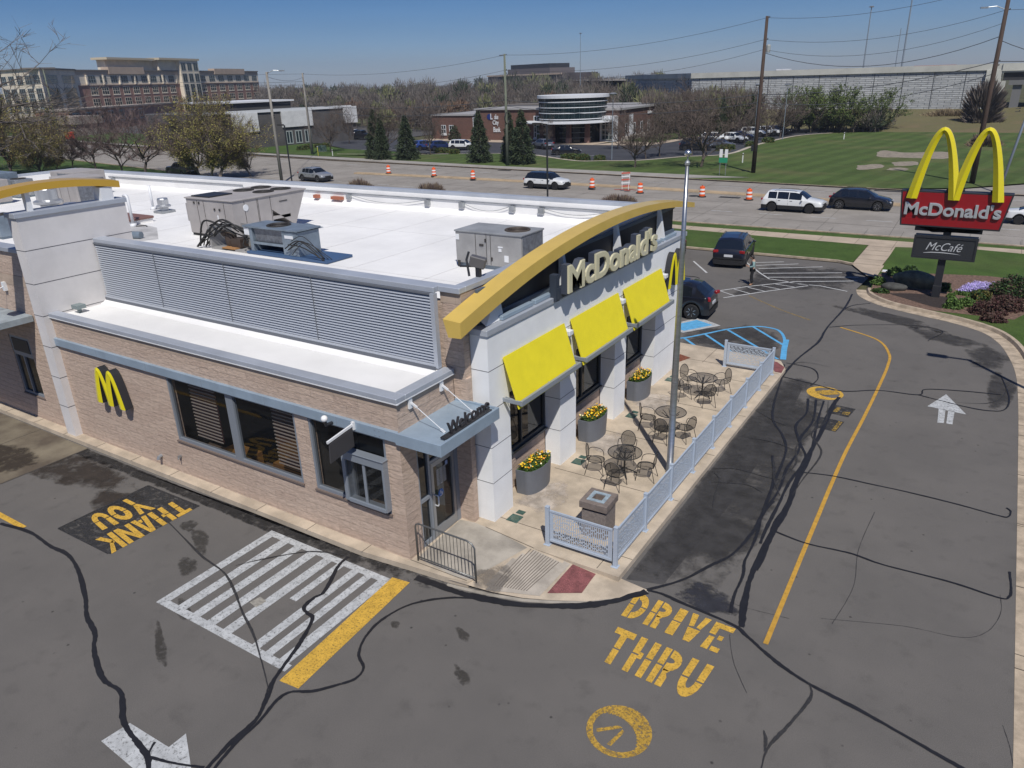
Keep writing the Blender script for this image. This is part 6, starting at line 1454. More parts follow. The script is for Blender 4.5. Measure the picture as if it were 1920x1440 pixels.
# lilac ground cover
r_ = np.random.RandomState(9); q = [bedp(1788,551),bedp(1800,538),bedp(1830,530),bedp(1868,533),bedp(1862,545),bedp(1830,548),bedp(1808,552)]
n = 5200; w = r_.dirichlet(np.ones(7)*.6, n); c = w @ np.array([[a_[0],a_[1],0] for a_ in q]); c[:,2] = .22+r_.uniform(0,.14,n); a = r_.normal(size=(n,3)); a[:,2] *= .4; a /= np.linalg.norm(a,axis=1)[:,None]; b_ = np.cross(a,[0,0,1]); b_ /= np.linalg.norm(b_,axis=1)[:,None]; s_ = .035*r_.uniform(.6,1.3,n)[:,None]
V = np.stack([c-a*s_,c+b_*s_*.8,c+a*s_,c-b_*s_*.8],1).reshape(-1,3)
o = npmesh('creeping_phlox', V, np.arange(n*4).reshape(n,4), [mat('lilac_petal',(0.42,0.33,0.72),0.7),mat('pale_lilac_petal',(0.58,0.50,0.85),0.7),G1], mi=r_.choice([0,1,2],n,p=[.5,.38,.12])); tag(o,'carpet of lilac creeping flowers in the sign bed','flowers',kind='stuff')
# boulder-like stone form in the bed
def boulder(name,label,loc,rx,ry,rz_,rot,m_,seed):
    r = random.Random(seed); mb = MB(); mb.sphere((0,0,0),1,22,14)
    vs = []
    for x,y,z in mb.v:
        k = 1+.1*math.sin(3*x+seed)+.08*math.sin(4*y+2*seed)+.07*math.sin(5*z); x,y,z = x*rx*k,y*ry*k,z*rz_*k
        vs.append((x*math.cos(rot)-y*math.sin(rot), x*math.sin(rot)+y*math.cos(rot), z))
    mb.v = vs; o = mb.build(name, m_, smooth=True); o.location = loc; return tag(o,label,'boulder')
M_rock = mat('lichen_boulder',(0.15,0.15,0.10),0.9,var=0.5,scale=2,bump=.6,bscale=8)
p = bedp(1716,536); boulder('boulder','long mossy boulder lying left of the sign pole in the mulch',(p[0],p[1],.45),1.25,.62,.55,-.15,M_rock,2)
p = bedp(1676,543); boulder('boulder','low dark rock left of the long boulder, in the sign shadow',(p[0],p[1],.25),.55,.4,.3,.2,mat('dark_rock',(0.06,0.06,0.055),0.9,var=.4,scale=3,bump=.5),4)
t = thing('utility_cover','small pale square cover in the lawn left of the sign bed','cover',(at(1666,509,.14).x,at(1666,509,.14).y,.14)); mb = MB(); mb.box(-.32,.32,-.25,.25,0,.03); mb.build('cover', M_whitem, t, local=True); mb = MB(); mb.box(-.36,.36,-.29,.29,0,.02); mb.build('rim', M_kerb, t, local=True)

# ================================================================== vehicles
M_tyre = mat('tyre_rubber',(0.012,0.012,0.013),0.85); M_rimsilver = mat('alloy_rim',(0.45,0.46,0.48),0.3,metal=0.8); M_rimdark = mat('black_rim',(0.03,0.03,0.032),0.4,metal=0.4)
M_cglass = mat('car_glass',(0.008,0.011,0.015),0.03,spec=0.9); M_trim = mat('black_car_trim',(0.015,0.015,0.016),0.6); M_head = mat('headlamp_lens',(0.5,0.52,0.55),0.12,metal=0.3); M_tail = mat('tail_lamp_lens',(0.28,0.012,0.015),0.2); M_plate = mat('number_plate',(0.55,0.56,0.58),0.5)
def paint(name, c, metal=0.0): return mat(name, c, 0.28, metal=metal, coat=0.9, var=0.0)
def interp(pts, x): return float(np.interp(x, [p[0] for p in pts], [p[1] for p in pts]))
PROF = {
 'suv': dict(L=4.85,W=1.98,H=1.74,up=[(0,.36),(.006,.52),(.02,.60),(.035,.68),(.085,.94),(.13,.985),(.35,1.0),(.55,.985),(.61,.955),(.665,.87),(.755,.665),(.80,.645),(.93,.585),(.98,.52),(1,.38)],belt=[(0,.60),(.12,.63),(.5,.615),(.76,.60),(1,.5)],ws=(.612,.752),rw=(.03,.088),sw=[(.11,.25),(.264,.448),(.456,.66)],wheels=(.185,.80),R=.37),
 'cross': dict(L=4.8,W=1.93,H=1.68,up=[(0,.36),(.006,.5),(.02,.62),(.05,.70),(.15,.93),(.24,.98),(.40,1.0),(.52,.985),(.59,.945),(.65,.86),(.745,.67),(.80,.645),(.93,.57),(.98,.49),(1,.36)],belt=[(0,.64),(.15,.665),(.5,.63),(.76,.60),(1,.5)],ws=(.592,.742),rw=(.05,.155),sw=[(.19,.305),(.313,.452),(.46,.645)],wheels=(.18,.795),R=.375),
 'sedan': dict(L=4.6,W=1.8,H=1.43,up=[(0,.40),(.006,.6),(.02,.70),(.12,.735),(.16,.75),(.30,.94),(.38,.99),(.48,1.0),(.56,.97),(.62,.90),(.72,.70),(.78,.665),(.93,.56),(.98,.47),(1,.34)],belt=[(0,.66),(.2,.68),(.5,.65),(.74,.63),(1,.5)],ws=(.562,.722),rw=(.16,.30),sw=[(.285,.44),(.455,.625)],wheels=(.185,.81),R=.33),
 'pickup': dict(L=5.8,W=2.0,H=1.9,up=[(0,.40),(.004,.62),(.02,.66),(.36,.665),(.365,.9),(.39,.985),(.45,1.0),(.58,.99),(.615,.95),(.70,.72),(.73,.69),(.93,.655),(.985,.58),(1,.42)],belt=[(0,.645),(.36,.65),(.5,.64),(.72,.64),(1,.55)],ws=(.615,.70),rw=(.362,.386),sw=[(.395,.47),(.485,.60)],wheels=(.2,.82),R=.41),
}
def make_wheel(R_, rimm, spokes=7):
    mb = MB(); w = .12
    mb.lathe((0,0,0),[(R_*.66,-w),(R_*.93,-w),(R_,-w*.7),(R_,w*.7),(R_*.93,w),(R_*.66,w)],26,axis='y'); o = mb.build('wheel', M_tyre, smooth=False)
    mb = MB(); mb.lathe((0,0,0),[(R_*.68,-w*.9),(R_*.68,w*.9),(R_*.60,w*.9),(R_*.60,-w*.2),(.001,-w*.2)],22,axis='y')
    for sgn in (1,-1):
        for k in range(spokes):
            a = 2*PI*k/spokes; mb.beam((0,w*.72*sgn,0),(R_*.64*math.cos(a),w*.85*sgn,R_*.64*math.sin(a)),.05*R_/.35,.03)
        mb.lathe((0,-w*.72*sgn*1.0,0),[(.07,0),(.06,.02*1)],10,axis='y')
    rm = mb.build('rim', rimm, o, local=True); return o
def make_car(name, label, kind, pm, loc, rz, roofm=None, rimm=None, detail=True, scale=1.0, group=None, clad=True, rails=True, L_=None, H_=None):
    P = dict(PROF[kind]); L, Wd, H = L_ or P['L'], P['W'], H_ or P['H']; R_ = P['R']
    t = thing(name, label, {'suv':'SUV','cross':'SUV','sedan':'car','pickup':'pickup truck'}[kind], loc, rz, group=group)
    N = 56 if detail else 34
    xs = sorted(set([i/N for i in range(N+1)]+[p[0] for p in P['up']]+list(P['ws'])+list(P['rw'])+[q for s in P['sw'] for q in s]))
    hw = Wd/2; ra = R_+.07; rings = []; zb0 = .24
    for x in xs:
        zu = interp(P['up'],x)*H; be = min(interp(P['belt'],x)*H, zu-.05)
        X = (x-.5)*L; zb = zb0
        for wx in P['wheels']:
            d = abs(X-(wx-.5)*L)
            if d < ra: zb = max(zb, R_+math.sqrt(max(0,ra*ra-d*d))*1.0)
        taper = 1-.13*max(0,(x-.9)/.1)**1.6-.10*max(0,(.06-x)/.06)**1.5
        w = hw*taper; k = min(1,max(0,(zu-be-.08)/(H*.3)))
        wr = w*(.92-.19*k); zs = min(zb, be-.12)
        mid = (max(zs+.08,.45*H*.9)+be)/2
        ring = [(0,zb0-.02),(w*.78,zb0 if zs <= zb0+.01 else zs-.02),(w*.965,zs+.015),(w*.99,max(zs+.08,H*.33)),(w,min(mid,be-.06)),(w*.975,be-.02),(w*.935,be),(wr,zu-.05*k-.035),(wr*.9,zu-.008*k-.01),(0,zu+.03*(1 if k>.2 else .6))]
        rings.append((X,ring))
    nr = len(rings[0][1]); body = MB(); parts = {}
    V = []
    for X,ring in rings:
        V.append([(X,y,z) for y,z in ring]+[(X,-y,z) for y,z in ring[1:-1][::-1]])
    m_ = len(V[0])
    def part(k): 
        if k not in parts: parts[k] = MB()
        return parts[k]
    idx = {}
    vs = [q for v in V for q in v]; fb = []; fm = []
    eps = 1e-6
    for i in range(len(xs)-1):
        xa, xb = xs[i], xs[i+1]; xm = (xa+xb)/2
        for j in range(m_):
            f = (i*m_+j, i*m_+(j+1)%m_, (i+1)*m_+(j+1)%m_, (i+1)*m_+j)
            jj = j if j < nr-1 else m_-1-j   # mirrored row
            side = 'l' if j < nr-1 else 'r'; key = None
            if jj == 6:
                for si,s in enumerate(P['sw']):
                    if s[0]-eps <= xa and xb <= s[1]+eps: key = ('side_window', side, si)
            if jj in (7,8):
                if P['ws'][0]-eps <= xa and xb <= P['ws'][1]+eps: key = ('windscreen',)
                if P['rw'][0]-eps <= xa and xb <= P['rw'][1]+eps: key = ('rear_window',)
            if key: part(key).add([vs[q] for q in f], [(0,1,2,3)])
            else:
                mi = 0
                if jj == 0 or (jj in (1,2) and clad): mi = 1
                if roofm and jj in (6,7,8) and P['rw'][0] < xm < P['ws'][1]: mi = 2
                fb.append(f); fm.append(mi)
    for e in (0, len(xs)-1): fb.append(tuple(e*m_+j for j in range(m_)) if e else tuple(range(m_-1,-1,-1))); fm.append(1 if clad else 0)
    body.v = vs; body.f = [tuple(f[::-1]) for f in fb]; body.m = fm
    bo = body.build('body', [pm, M_trim, roofm or pm], t, smooth=True, local=True)
    md = bo.modifiers.new('es','EDGE_SPLIT'); md.split_angle = R(38)
    for k, q in parts.items():
        q.f = [f[::-1] for f in q.f]; go = q.build(k[0], M_cglass, t, smooth=True, local=True)
    # merge duplicate verts in glass is unnecessary: faces are near planar
    wh = None
    for wx in P['wheels']:
        for s_ in (1,-1):
            if wh is None: wh = make_wheel(R_, rimm or M_rimsilver, 7 if detail else 5); wo = wh
            else: wo = copy_tree(wh, None)
            wo.parent = t; wo.location = ((wx-.5)*L, s_*(hw-.11), R_)
    hz_ = interp(P['up'],.955)*H*.93
    for s_ in (1,-1):
        mb = MB(); mb.obox((L/2-.16,s_*(hw*.70),hz_-.08),.14,.16,.055,Matrix.Rotation(-s_*.45,3,'Z')@Matrix.Rotation(.15,3,'Y')); mb.build('headlight', M_head, t, local=True, bevel=.02)
        mb = MB(); zt = interp(P['belt'],.05)*H-.06
        mb.obox((-L/2+.07,s_*(hw*.80),zt),.07,.16,.08,Matrix.Rotation(s_*.35,3,'Z')); mb.build('tail_light', M_tail, t, local=True, bevel=.02)
        xm_ = (P['ws'][1]-.03-.5)*L-.25; mb = MB(); mb.sphere((xm_,s_*(hw+.09),interp(P['belt'],.7)*H+.03),.1,8,6,sx=.8,sy=1.1,sz=.8); mb.build('mirror', pm if detail else M_trim, t, smooth=True, local=True)
    mb = MB(); mb.box(L/2-.05,L/2+.012,-hw*.48,hw*.48,H*.30,H*.44); mb.build('grille', M_trim, t, local=True, bevel=.01)
    mb = MB(); mb.box(-L/2-.012,-L/2+.03,-.26,.26,H*.40,H*.48); mb.build('number_plate', M_plate, t, local=True)
    if detail:
        for s_ in (1,-1):
            for a_,b_ in P['sw'][-2:]:
                x = ((a_*.8+b_*.2)-.5)*L; mb = MB(); mb.box(x-.1,x+.1,s_*hw*1.0-.012,s_*hw*1.0+.012,H*.535,H*.555); mb.build('door_handle', M_trim, t, local=True)
        mb = MB()
        for s_ in (1,-1):
            for x in [P['sw'][-1][1]+.012, P['sw'][-1][0]-.01, P['sw'][-2][0]-.005]:
                X = (x-.5)*L; mb.box(X-.006,X+.006,s_*(hw*.992)-.006,s_*(hw*.992)+.006,.36,interp(P['belt'],x)*H-.05)
        mb.build('door_seam', M_trim, t, local=True)
        if rails and kind in ('suv','cross'):
            for s_ in (1,-1): mb = MB(); mb.tube([((.2-.5)*L,s_*hw*.66,H*.985),((.24-.5)*L,s_*hw*.66,H*1.02),((.52-.5)*L,s_*hw*.66,H*1.015),((.57-.5)*L,s_*hw*.66,H*.975)],.018,5); mb.build('roof_rail', M_trim, t, local=True)
    if scale != 1: t.scale = (scale,)*3
    return t
PW = paint('white_car_paint',(0.72,0.73,0.72)); PB = paint('black_car_paint',(0.008,0.009,0.014)); PS = paint('silver_car_paint',(0.30,0.31,0.32),0.3); PN = paint('navy_car_paint',(0.01,0.02,0.08)); PG = paint('grey_car_paint',(0.10,0.11,0.13)); PD = paint('dark_red_car_paint',(0.10,0.008,0.01)); PK = paint('charcoal_car_paint',(0.022,0.024,0.03)); PBL = paint('blue_car_paint',(0.03,0.06,0.22))
make_car('parked_car','black SUV parked nose-in, rear towards the lot, left of the walking person','suv',PB,(-13.55,47.55,0),R(98),rimm=M_rimdark,L_=4.95,H_=1.78)
make_car('parked_car','black crossover with bright multi-spoke wheel in the blue-marked bay','cross',PB,(-13.2,35.0,0),R(184),H_=1.7)
make_car('parked_car','dark red car mostly hidden behind the end of the white wall','suv',PD,(-17.6,45.9,0),R(98))
make_car('moving_car','white SUV with black roof and dark wheels heading right in the street','suv',PW,(-41.9,72.9,-.01),R(-1),roofm=PB,rimm=M_rimdark,L_=5.0)
make_car('moving_car','silver crossover heading right behind the black lamp post','cross',PS,(-73.1,68.6,-.01),R(-4),L_=4.7)
make_car('moving_car','white SUV with dark wheels heading right behind the last orange barrel','suv',PW,(-14.6,67.8,-.01),R(-1),rimm=M_rimdark,L_=5.05)
make_car('moving_car','black crossover with silver wheels just ahead of the white SUV','cross',PB,(-9.75,71.0,-.01),R(0),L_=4.9)
make_car('moving_car','white sedan cut off by the right edge behind the red sign','sedan',PW,(3.2,68.5,-.01),R(-2),rimm=M_rimdark)
make_car('moving_truck','dark pickup truck heading left beyond the roof parapet','pickup',PK,(-97.0,66.3,-.01),R(173),detail=True)
far = [('suv',PW,(862,282),12,'white SUV parked before the left bank wing'),('cross',PN,(820,283),60,'navy car parked left of the white SUV at the bank'),('cross',PBL,(790,282),70,'blue-grey car parked leftmost at the bank hedge'),
       ('cross',PG,(1012,280),150,'grey SUV parked right of the big conifers'),('sedan',PB,(1056,291),30,'black car parked in front of the bank entrance'),
       ('suv',PB,(1300,283),10,'black car at the near end of the row right of the bank'),('cross',PG,(1325,278),10,'dark grey car second in the row right of the bank'),('suv',PW,(1336,268),10,'white SUV in the row right of the bank'),('cross',PW,(1372,268),-20,'white hatchback nearest the hedge right of the bank'),('sedan',PN,(1385,262),10,'dark blue car between the white ones right of the bank'),
       ('suv',PW,(1410,257),0,'white SUV behind the utility pole in the far row'),('suv',PW,(1436,255),0,'white SUV, rightmost white one in the far row'),('cross',PB,(1455,253),0,'black car at the far end of the row under the trees'),('sedan',PG,(1345,279),0,'dark grey sedan low behind the bare tree in the row'),
       ('suv',PW,(650,258),175,'white SUV parked by the grey warehouse'),('pickup',PB,(672,262),185,'black pickup beside the white SUV at the grey warehouse'),('pickup',PB,(573,266),10,'black pickup at the low hedge by the white-panelled shop'),('sedan',PW,(598,263),10,'white car behind the leaning pole by the shop'),('sedan',PN,(530,272),10,'dark blue car half hidden by the birch trees'),('sedan',PG,(508,272),170,'grey car with pale bonnet next to the birch trees'),
       ('cross',PW,(790,236),0,'small white car on the road behind the bank trees')]
for k,(kd,pm_,p_,a_,lb) in enumerate(far):
    p = at(*p_); make_car('parked_car',lb,kd,pm_,(p.x,p.y+(1.0),.03),R(a_),detail=False,group='cars in the far lots')
# ================================================================== street furniture
M_or = mat('orange_barrel',(0.75,0.10,0.01),0.5); M_wh = mat('white_reflective',(0.75,0.75,0.74),0.5); M_rub = mat('rubber_base',(0.02,0.02,0.02),0.9)
BL = ['leftmost orange and white barrel on the median','second orange and white barrel from the left, on the median','third barrel from the left, just left of the black-roofed SUV','barrel left of the folding barricade','barrel just right of the folding barricade','barrel beside the dark grate, right of the flagpole','rightmost barrel, close behind the white SUV']
pb = None
for k,(px_,py_) in enumerate(((729,327),(814,332),(887,338),(1110,355),(1200,362),(1316,369),(1404,375))):
    p = at(px_,py_); 
    if pb is None:
        pb = t = thing('traffic_barrel', BL[0], 'traffic barrel', (p.x,p.y,0), group='construction barrels along the median')
        mb = MB(); mb.lathe((0,0,0),[(.42,0),(.42,.05),(.34,.09)],16); mb.build('base', M_rub, t, local=True)
        zz = [0.06,.28,.45,.62,.79,.98]; rr = [.29,.285,.275,.265,.255,.235]
        mb = MB()
        for q in range(5): mb.lathe((0,0,0),[(rr[q],zz[q]),(rr[q+1],zz[q+1])] if q < 4 else [(rr[4],zz[4]),(.235,.96),(.2,1.0),(.001,1.0)],16, 0 if q%2 == 0 else 1)
        mb.build('drum', [M_or,M_wh], t, local=True)
        mb = MB(); mb.box(-.09,.09,-.02,.02,.99,1.1); mb.build('handle', M_or, t, local=True)
    else: t = copy_tree(pb)
    place(t,(p.x,p.y,0.12 if k < 4 else 0.0),k*.5,BL[k])
t = thing('barricade', 'folded red and white striped barricade lying and standing on the median', 'barricade', (at(1172,358).x,at(1172,358).y,.1))
M_str = mat('red_white_stripe',(0.55,0.12,0.08),0.6)
mb = MB()
for x,lean in ((-.35,-.1),(.35,.1)): mb.beam((x,0,0),(x+lean,.1,1.85),.05,.05)
mb.build('upright', [M_wh], t, local=True)
for k in range(5): mb = MB(); z = .35+k*.33; mb.beam((-.45,.02,z),(.5,.06,z+.1),.03,.16); mb.build('rail', M_str if k%2 == 0 else M_wh, t, local=True)
mb = MB(); mb.beam((-1.1,-.3,.04),(.3,.2,.04),.06,.06); mb.beam((.1,.2,.05),(1.3,-.1,.05),.06,.06); mb.box(.1,.7,-.5,-.2,.0,.06); mb.build('feet', mat('rusty_foot',(0.3,0.06,0.04),0.8), t, local=True)
M_wood = mat('weathered_pole_wood',(0.17,0.13,0.10),0.95,var=.4,scale=1.5,stretch=(4,4,.4)); M_wood2 = mat('pale_pole_wood',(0.26,0.24,0.21),0.95,var=.3,scale=1.5,stretch=(4,4,.4)); M_green_pole = mat('greenish_pole_wood',(0.15,0.165,0.12),0.95,var=.3,scale=1.5,stretch=(4,4,.4)); M_brownp = mat('brown_pole_wood',(0.075,0.05,0.038),0.95,var=.4,scale=1.5,stretch=(4,4,.4))
POLES = {}
def utility_pole(key, base, ytop, label, m_, r0=.2, r1=.13, arm=None, transformer=False, extra=None, coil=False, box=None, lean=(0,0)):
    p = at(*base); h = height_to((p.x,p.y,0), ytop); POLES[key] = (p, h)
    t = thing('utility_pole', label, 'utility pole', (p.x,p.y,0)); mb = MB(); mb.tube([(0,0,-.1),(lean[0]*.5,lean[1]*.5,h*.5),(lean[0],lean[1],h)],[r0,(r0+r1)/2,r1],10); mb.build('pole', m_, t, smooth=True, local=True)
    if arm:
        mb = MB(); z = h*arm[0]; mb.tube([(0,0,z),(arm[1]*.5,arm[2]*.5,z+.35),(arm[1],arm[2],z+.3)],.04,6); mb.obox((arm[1]*1.12,arm[2]*1.12,z+.28),.32,.12,.07,Matrix.Rotation(math.atan2(arm[2],arm[1]),3,'Z')); mb.build('lamp_arm', M_steel, t, local=True)
    if transformer: mb = MB(); mb.lathe((.42,.1,h*.78),[(.22,0),(.24,.1),(.24,.7),(.2,.8),(.02,.85)],12); mb.box(.1,.3,0,.12,h*.78+.2,h*.78+.35); mb.build('transformer', mat('transformer_grey',(0.32,0.34,0.33),0.5), t, local=True)
    mb = MB()
    for z in (h-.15,h*.86,h*.62,h*.6): mb.tube([(-.05,0,z),(.28,0,z+.02)],.03,5); mb.lathe((.28,0,z),[(.05,0),(.06,.08),(.03,.14)],7)
    mb.build('insulator', M_dark, t, local=True)
    if coil: mb = MB(); mb.tube([(.1,.35+.55*math.cos(a*PI/8)-.35,h*.44+.75*math.sin(a*PI/8)) for a in range(17)],.07,6); mb.build('cable_loop', M_cable, t, local=True)
    if box: mb = MB(); mb.box(-.45,.2,-.2,.25,box-.35,box+.3); mb.build('control_box', M_dark, t, local=True)
    return t
utility_pole('a',(529,344),135,'pale leaning-looking wooden utility pole left of the silver crossover',M_wood2,arm=(.985,1.2,1.0))
utility_pole('b',(586,290),137,'pale wooden utility pole across the street by the grey warehouse',M_wood2,r0=.24)
utility_pole('c',(952,311),101,'greenish utility pole with a cable loop in front of the conifers',M_green_pole,r0=.24,coil=True,arm=(.97,-.9,.6))
utility_pole('d',(1412,325),30,'brown utility pole with a grey transformer on the mown field',M_brownp,r0=.26,r1=.16,transformer=True,box=2.9)
utility_pole('e',(1822,345),-40,'thick brown utility pole behind the golden arches',M_brownp,r0=.28,r1=.17,arm=(.86,-1.6,-.5))
utility_pole('f',(1872,362),100,'slim blue-grey steel pole at the right edge by the bridge',mat('blue_steel_pole',(0.22,0.26,0.31),0.5,metal=.3),r0=.13,r1=.09,lean=(1.6,2.5))
utility_pole('g',(117,278),130,'grey-green utility pole left of the dark conifer',M_green_pole,r0=.22)
utility_pole('h',(-30,262),120,'utility pole beyond the left edge',M_wood2)
def wire(label, pts3, sag=1.0, r=.018, grp='overhead wires along the street'):
    t = thing('power_line', label, 'cable', tuple(pts3[0]), group=grp, world=True); mb = MB()
    for a,b in zip(pts3[:-1],pts3[1:]):
        a = Vector(a); b = Vector(b); q = [a.lerp(b,s/14)+Vector((0,0,-4*sag*(s/14)*(1-s/14))) for s in range(15)]
        mb.tube(q, r, 4, cap=False)
    mb.build('wire', mat('wire_grey',(0.06,0.065,0.075),0.6), t); return t
def pt(k, f): p,h = POLES[k]; return (p.x,p.y,h*f)
far_r = (60,84,22.0)
wire('topmost overhead wire, from the far left to the right edge',[pt('h',.99),pt('b',.99),pt('c',.99),pt('d',.99),pt('e',.99),(70,86,21)],1.0)
wire('second overhead wire just under the top one',[pt('h',.86),pt('b',.86),pt('c',.86),pt('d',.86),pt('e',.86),(70,86,18)],1.2)
wire('third overhead wire sagging below the second',[pt('b',.84),pt('c',.83),pt('d',.80),pt('e',.80)],1.6)
wire('thick cable bundle passing low over the bank trees',[pt('b',.62),pt('c',.60),pt('d',.52),pt('e',.62),(70,86,12)],.8,.035)
wire('lower cable running over the conifers and field',[pt('b',.56),pt('c',.55),pt('d',.47),pt('e',.56)],1.2,.03)
wire('cable from the transformer sagging to the brown pole by the arches',[pt('d',.78),pt('e',.74)],2.0,.03)
wire('short cable dropping right from the brown pole',[pt('e',.72),(12,96,12.5)],1.5,.03)
wire('cable between the two pale poles across the street',[pt('a',.96),pt('b',.95)],.5,.02)
wire('lower cable between the two pale poles',[pt('a',.75),pt('b',.72)],.6,.02)
wire('overhead wire along the left side of the street',[pt('g',.97),pt('b',.90)],1.0,.025)
# black lamp posts
def lamp_post(base, ytop, label, armv):
    p = at(*base); h = height_to((p.x,p.y,0), ytop); t = thing('lamp_post', label, 'lamp post', (p.x,p.y,0))
    mb = MB(); mb.tube([(0,0,0),(0,0,h)],.085,8); mb.lathe((0,0,0),[(.25,0),(.25,.6),(.1,.65)],12); mb.build('pole', M_dark, t, local=True)
    mb = MB(); mb.beam((0,0,h),(armv[0],armv[1],h+.05),.08,.08); mb.obox((armv[0]*1.3,armv[1]*1.3,h+.03),.42,.2,.08,Matrix.Rotation(math.atan2(armv[1],armv[0]),3,'Z')); mb.build('lamp_head', mat('bronze_head',(0.05,0.045,0.04),0.5), t, local=True)
lamp_post((1027,392),233,'black lamp post in front of the black-roofed white SUV',(-.9,.2)); lamp_post((549,352),235,'black lamp post in front of the silver crossover',(-.6,.1))
# the lamp post whose shadow crosses the drive, standing just outside the right edge
t = thing('lamp_post','dark lamp post right of the drive whose shadow crosses the lane','lamp post',(4.6,28.6,.15)); mb = MB(); mb.tube([(0,0,0),(0,0,9.4)],.09,8); mb.build('pole', M_dark, t, local=True)
mb = MB(); mb.box(-1.0,.1,-.06,.06,9.3,9.4); mb.box(-1.5,-.8,-.18,.18,9.28,9.42); mb.build('lamp_head', MATS['bronze_head'], t, local=True)
def thin_mast(base_xy, z0, px_top, label, r=.12, head=True):
    h = height_to((*base_xy,z0), px_top); t = thing('light_mast', label, 'light mast', (*base_xy,z0), group='thin light masts'); mb = MB(); mb.tube([(0,0,0),(0,0,h)],[r,r*.55],6); mb.build('pole', mat('mast_grey',(0.20,0.24,0.28),0.6), t, local=True)
    if head: mb = MB(); mb.lathe((0,0,h-.2),[(.5,0),(.6,.15),(.3,.3)],8); mb.build('head', M_steel, t, local=True)
def ray_xy(px_, D, py=140):
    d = RT*((px_-960)/FPX) - UP*((py-720)/FPX) + FW; s = D/d.y; return (d.x*s, d.y*s)
thin_mast(ray_xy(1088,300),0,62,'thin light mast standing behind the round bank tower',.16)
thin_mast(ray_xy(1618,215,132),9.7,12,'tall light mast on the freeway, left of three',.2)
thin_mast(ray_xy(1678,260,130),9.7,53,'shorter light mast on the freeway between the two tall ones',.18,False)
thin_mast(ray_xy(1690,205,130),9.7,-15,'tallest light mast on the freeway, running out of the top edge',.24,False)
for (bx_,yt,lb) in (((1147,300),175,'thin parking lamp pole right of the round bank tower'),((1413,272),158,'thin parking lamp pole behind the utility pole on the field'),((1467,262),158,'thin parking lamp pole above the leafing trees')):
    p = at(*bx_); thin_mast((p.x,p.y),0,yt,lb,.07,True)
# small street signs, guide posts
p = at(1354,330); t = thing('street_sign','green and white street sign on two thin posts at the field edge','street sign',(p.x,p.y,0))
for x in (-.35,.35): mb = MB(); mb.box(x-.03,x+.03,-.03,.03,0,2.9); mb.build('post', M_steel, t, local=True)
mb = MB(); mb.box(-.5,.5,-.06,-.03,1.5,2.05); mb.build('green_panel', mat('sign_green',(0.02,0.25,0.13),0.5), t, local=True)
for x in (-.3,.32): mb = MB(); mb.box(x-.18,x+.18,-.06,-.03,2.1,3.0); mb.build('white_panel', M_wh, t, local=True)
for (bx_,h,lb) in (((1392,306),1.3,'short white marker post left of the brown utility pole'),((1582,262),1.2,'short white marker post in the middle of the field'),((624,293),1.1,'short white marker post on the lawn right of the pale pole')):
    p = at(*bx_); t = thing('marker_post',lb,'post',(p.x,p.y,0)); mb = MB(); mb.box(-.06,.06,-.03,.03,0,h); mb.build('post', M_wh, t, local=True); mb = MB(); mb.box(-.07,.07,-.04,.04,h*.8,h*.9); mb.build('band', M_rub, t, local=True)
p = at(605,285); t = thing('utility_box','grey-green transformer box on the lawn by the pale pole','utility box',(p.x,p.y,0)); mb = MB(); mb.box(-.6,.6,-.5,.5,0,1.1); mb.build('cabinet', mat('box_green',(0.10,0.15,0.12),0.6), t, bevel=.03, local=True); mb = MB(); mb.box(-.64,.64,-.54,.54,0,.08); mb.build('pad', M_kerb, t, local=True)
p = at(597,293); t = thing('hydrant_marker','thin yellow marker pole beside the pale utility pole','post',(p.x,p.y,0)); mb = MB(); mb.tube([(0,0,0),(0,0,1.6)],.05,6); mb.build('post', mat('marker_yellow',(0.5,0.45,0.05),0.5), t, local=True); mb = MB(); mb.tube([(0,0,1.5),(0,0,1.65)],.055,6); mb.build('cap', M_wh, t, local=True)
p = at(134,268); t = thing('red_canopy','bright red-orange panel under the office podium at the left','panel',(p.x,p.y,0)); mb = MB(); mb.box(-1.6,1.6,-.3,.3,.9,2.6); mb.build('panel', mat('bright_red',(0.55,0.05,0.02),0.5), t, local=True)
for x in (-1.4,1.4): mb = MB(); mb.box(x-.08,x+.08,-.1,.1,0,.9); mb.build('leg', M_dark, t, local=True)

# ================================================================== the person
def skin_obj(name, joints, edges, material, parent, sub=2):
    me = bpy.data.meshes.new(name); me.from_pydata([j[0] for j in joints], edges, []); o = bpy.data.objects.new(name, me); COL.objects.link(o); o.parent = parent; me.materials.append(material)
    md = o.modifiers.new('skin','SKIN'); md.use_smooth_shade = True
    for i,j in enumerate(joints):
        sv = me.skin_vertices[0].data[i]; r = j[1]; sv.radius = r if isinstance(r, tuple) else (r, r)
    me.skin_vertices[0].data[0].use_root = True
    if sub: s_ = o.modifiers.new('sub','SUBSURF'); s_.levels = sub; s_.render_levels = sub
    return o
PE = thing('person','person in a pale teal jumper, black trousers and tan shoes looking down at a phone','person',(-10.82,41.85,0),rz=R(200))
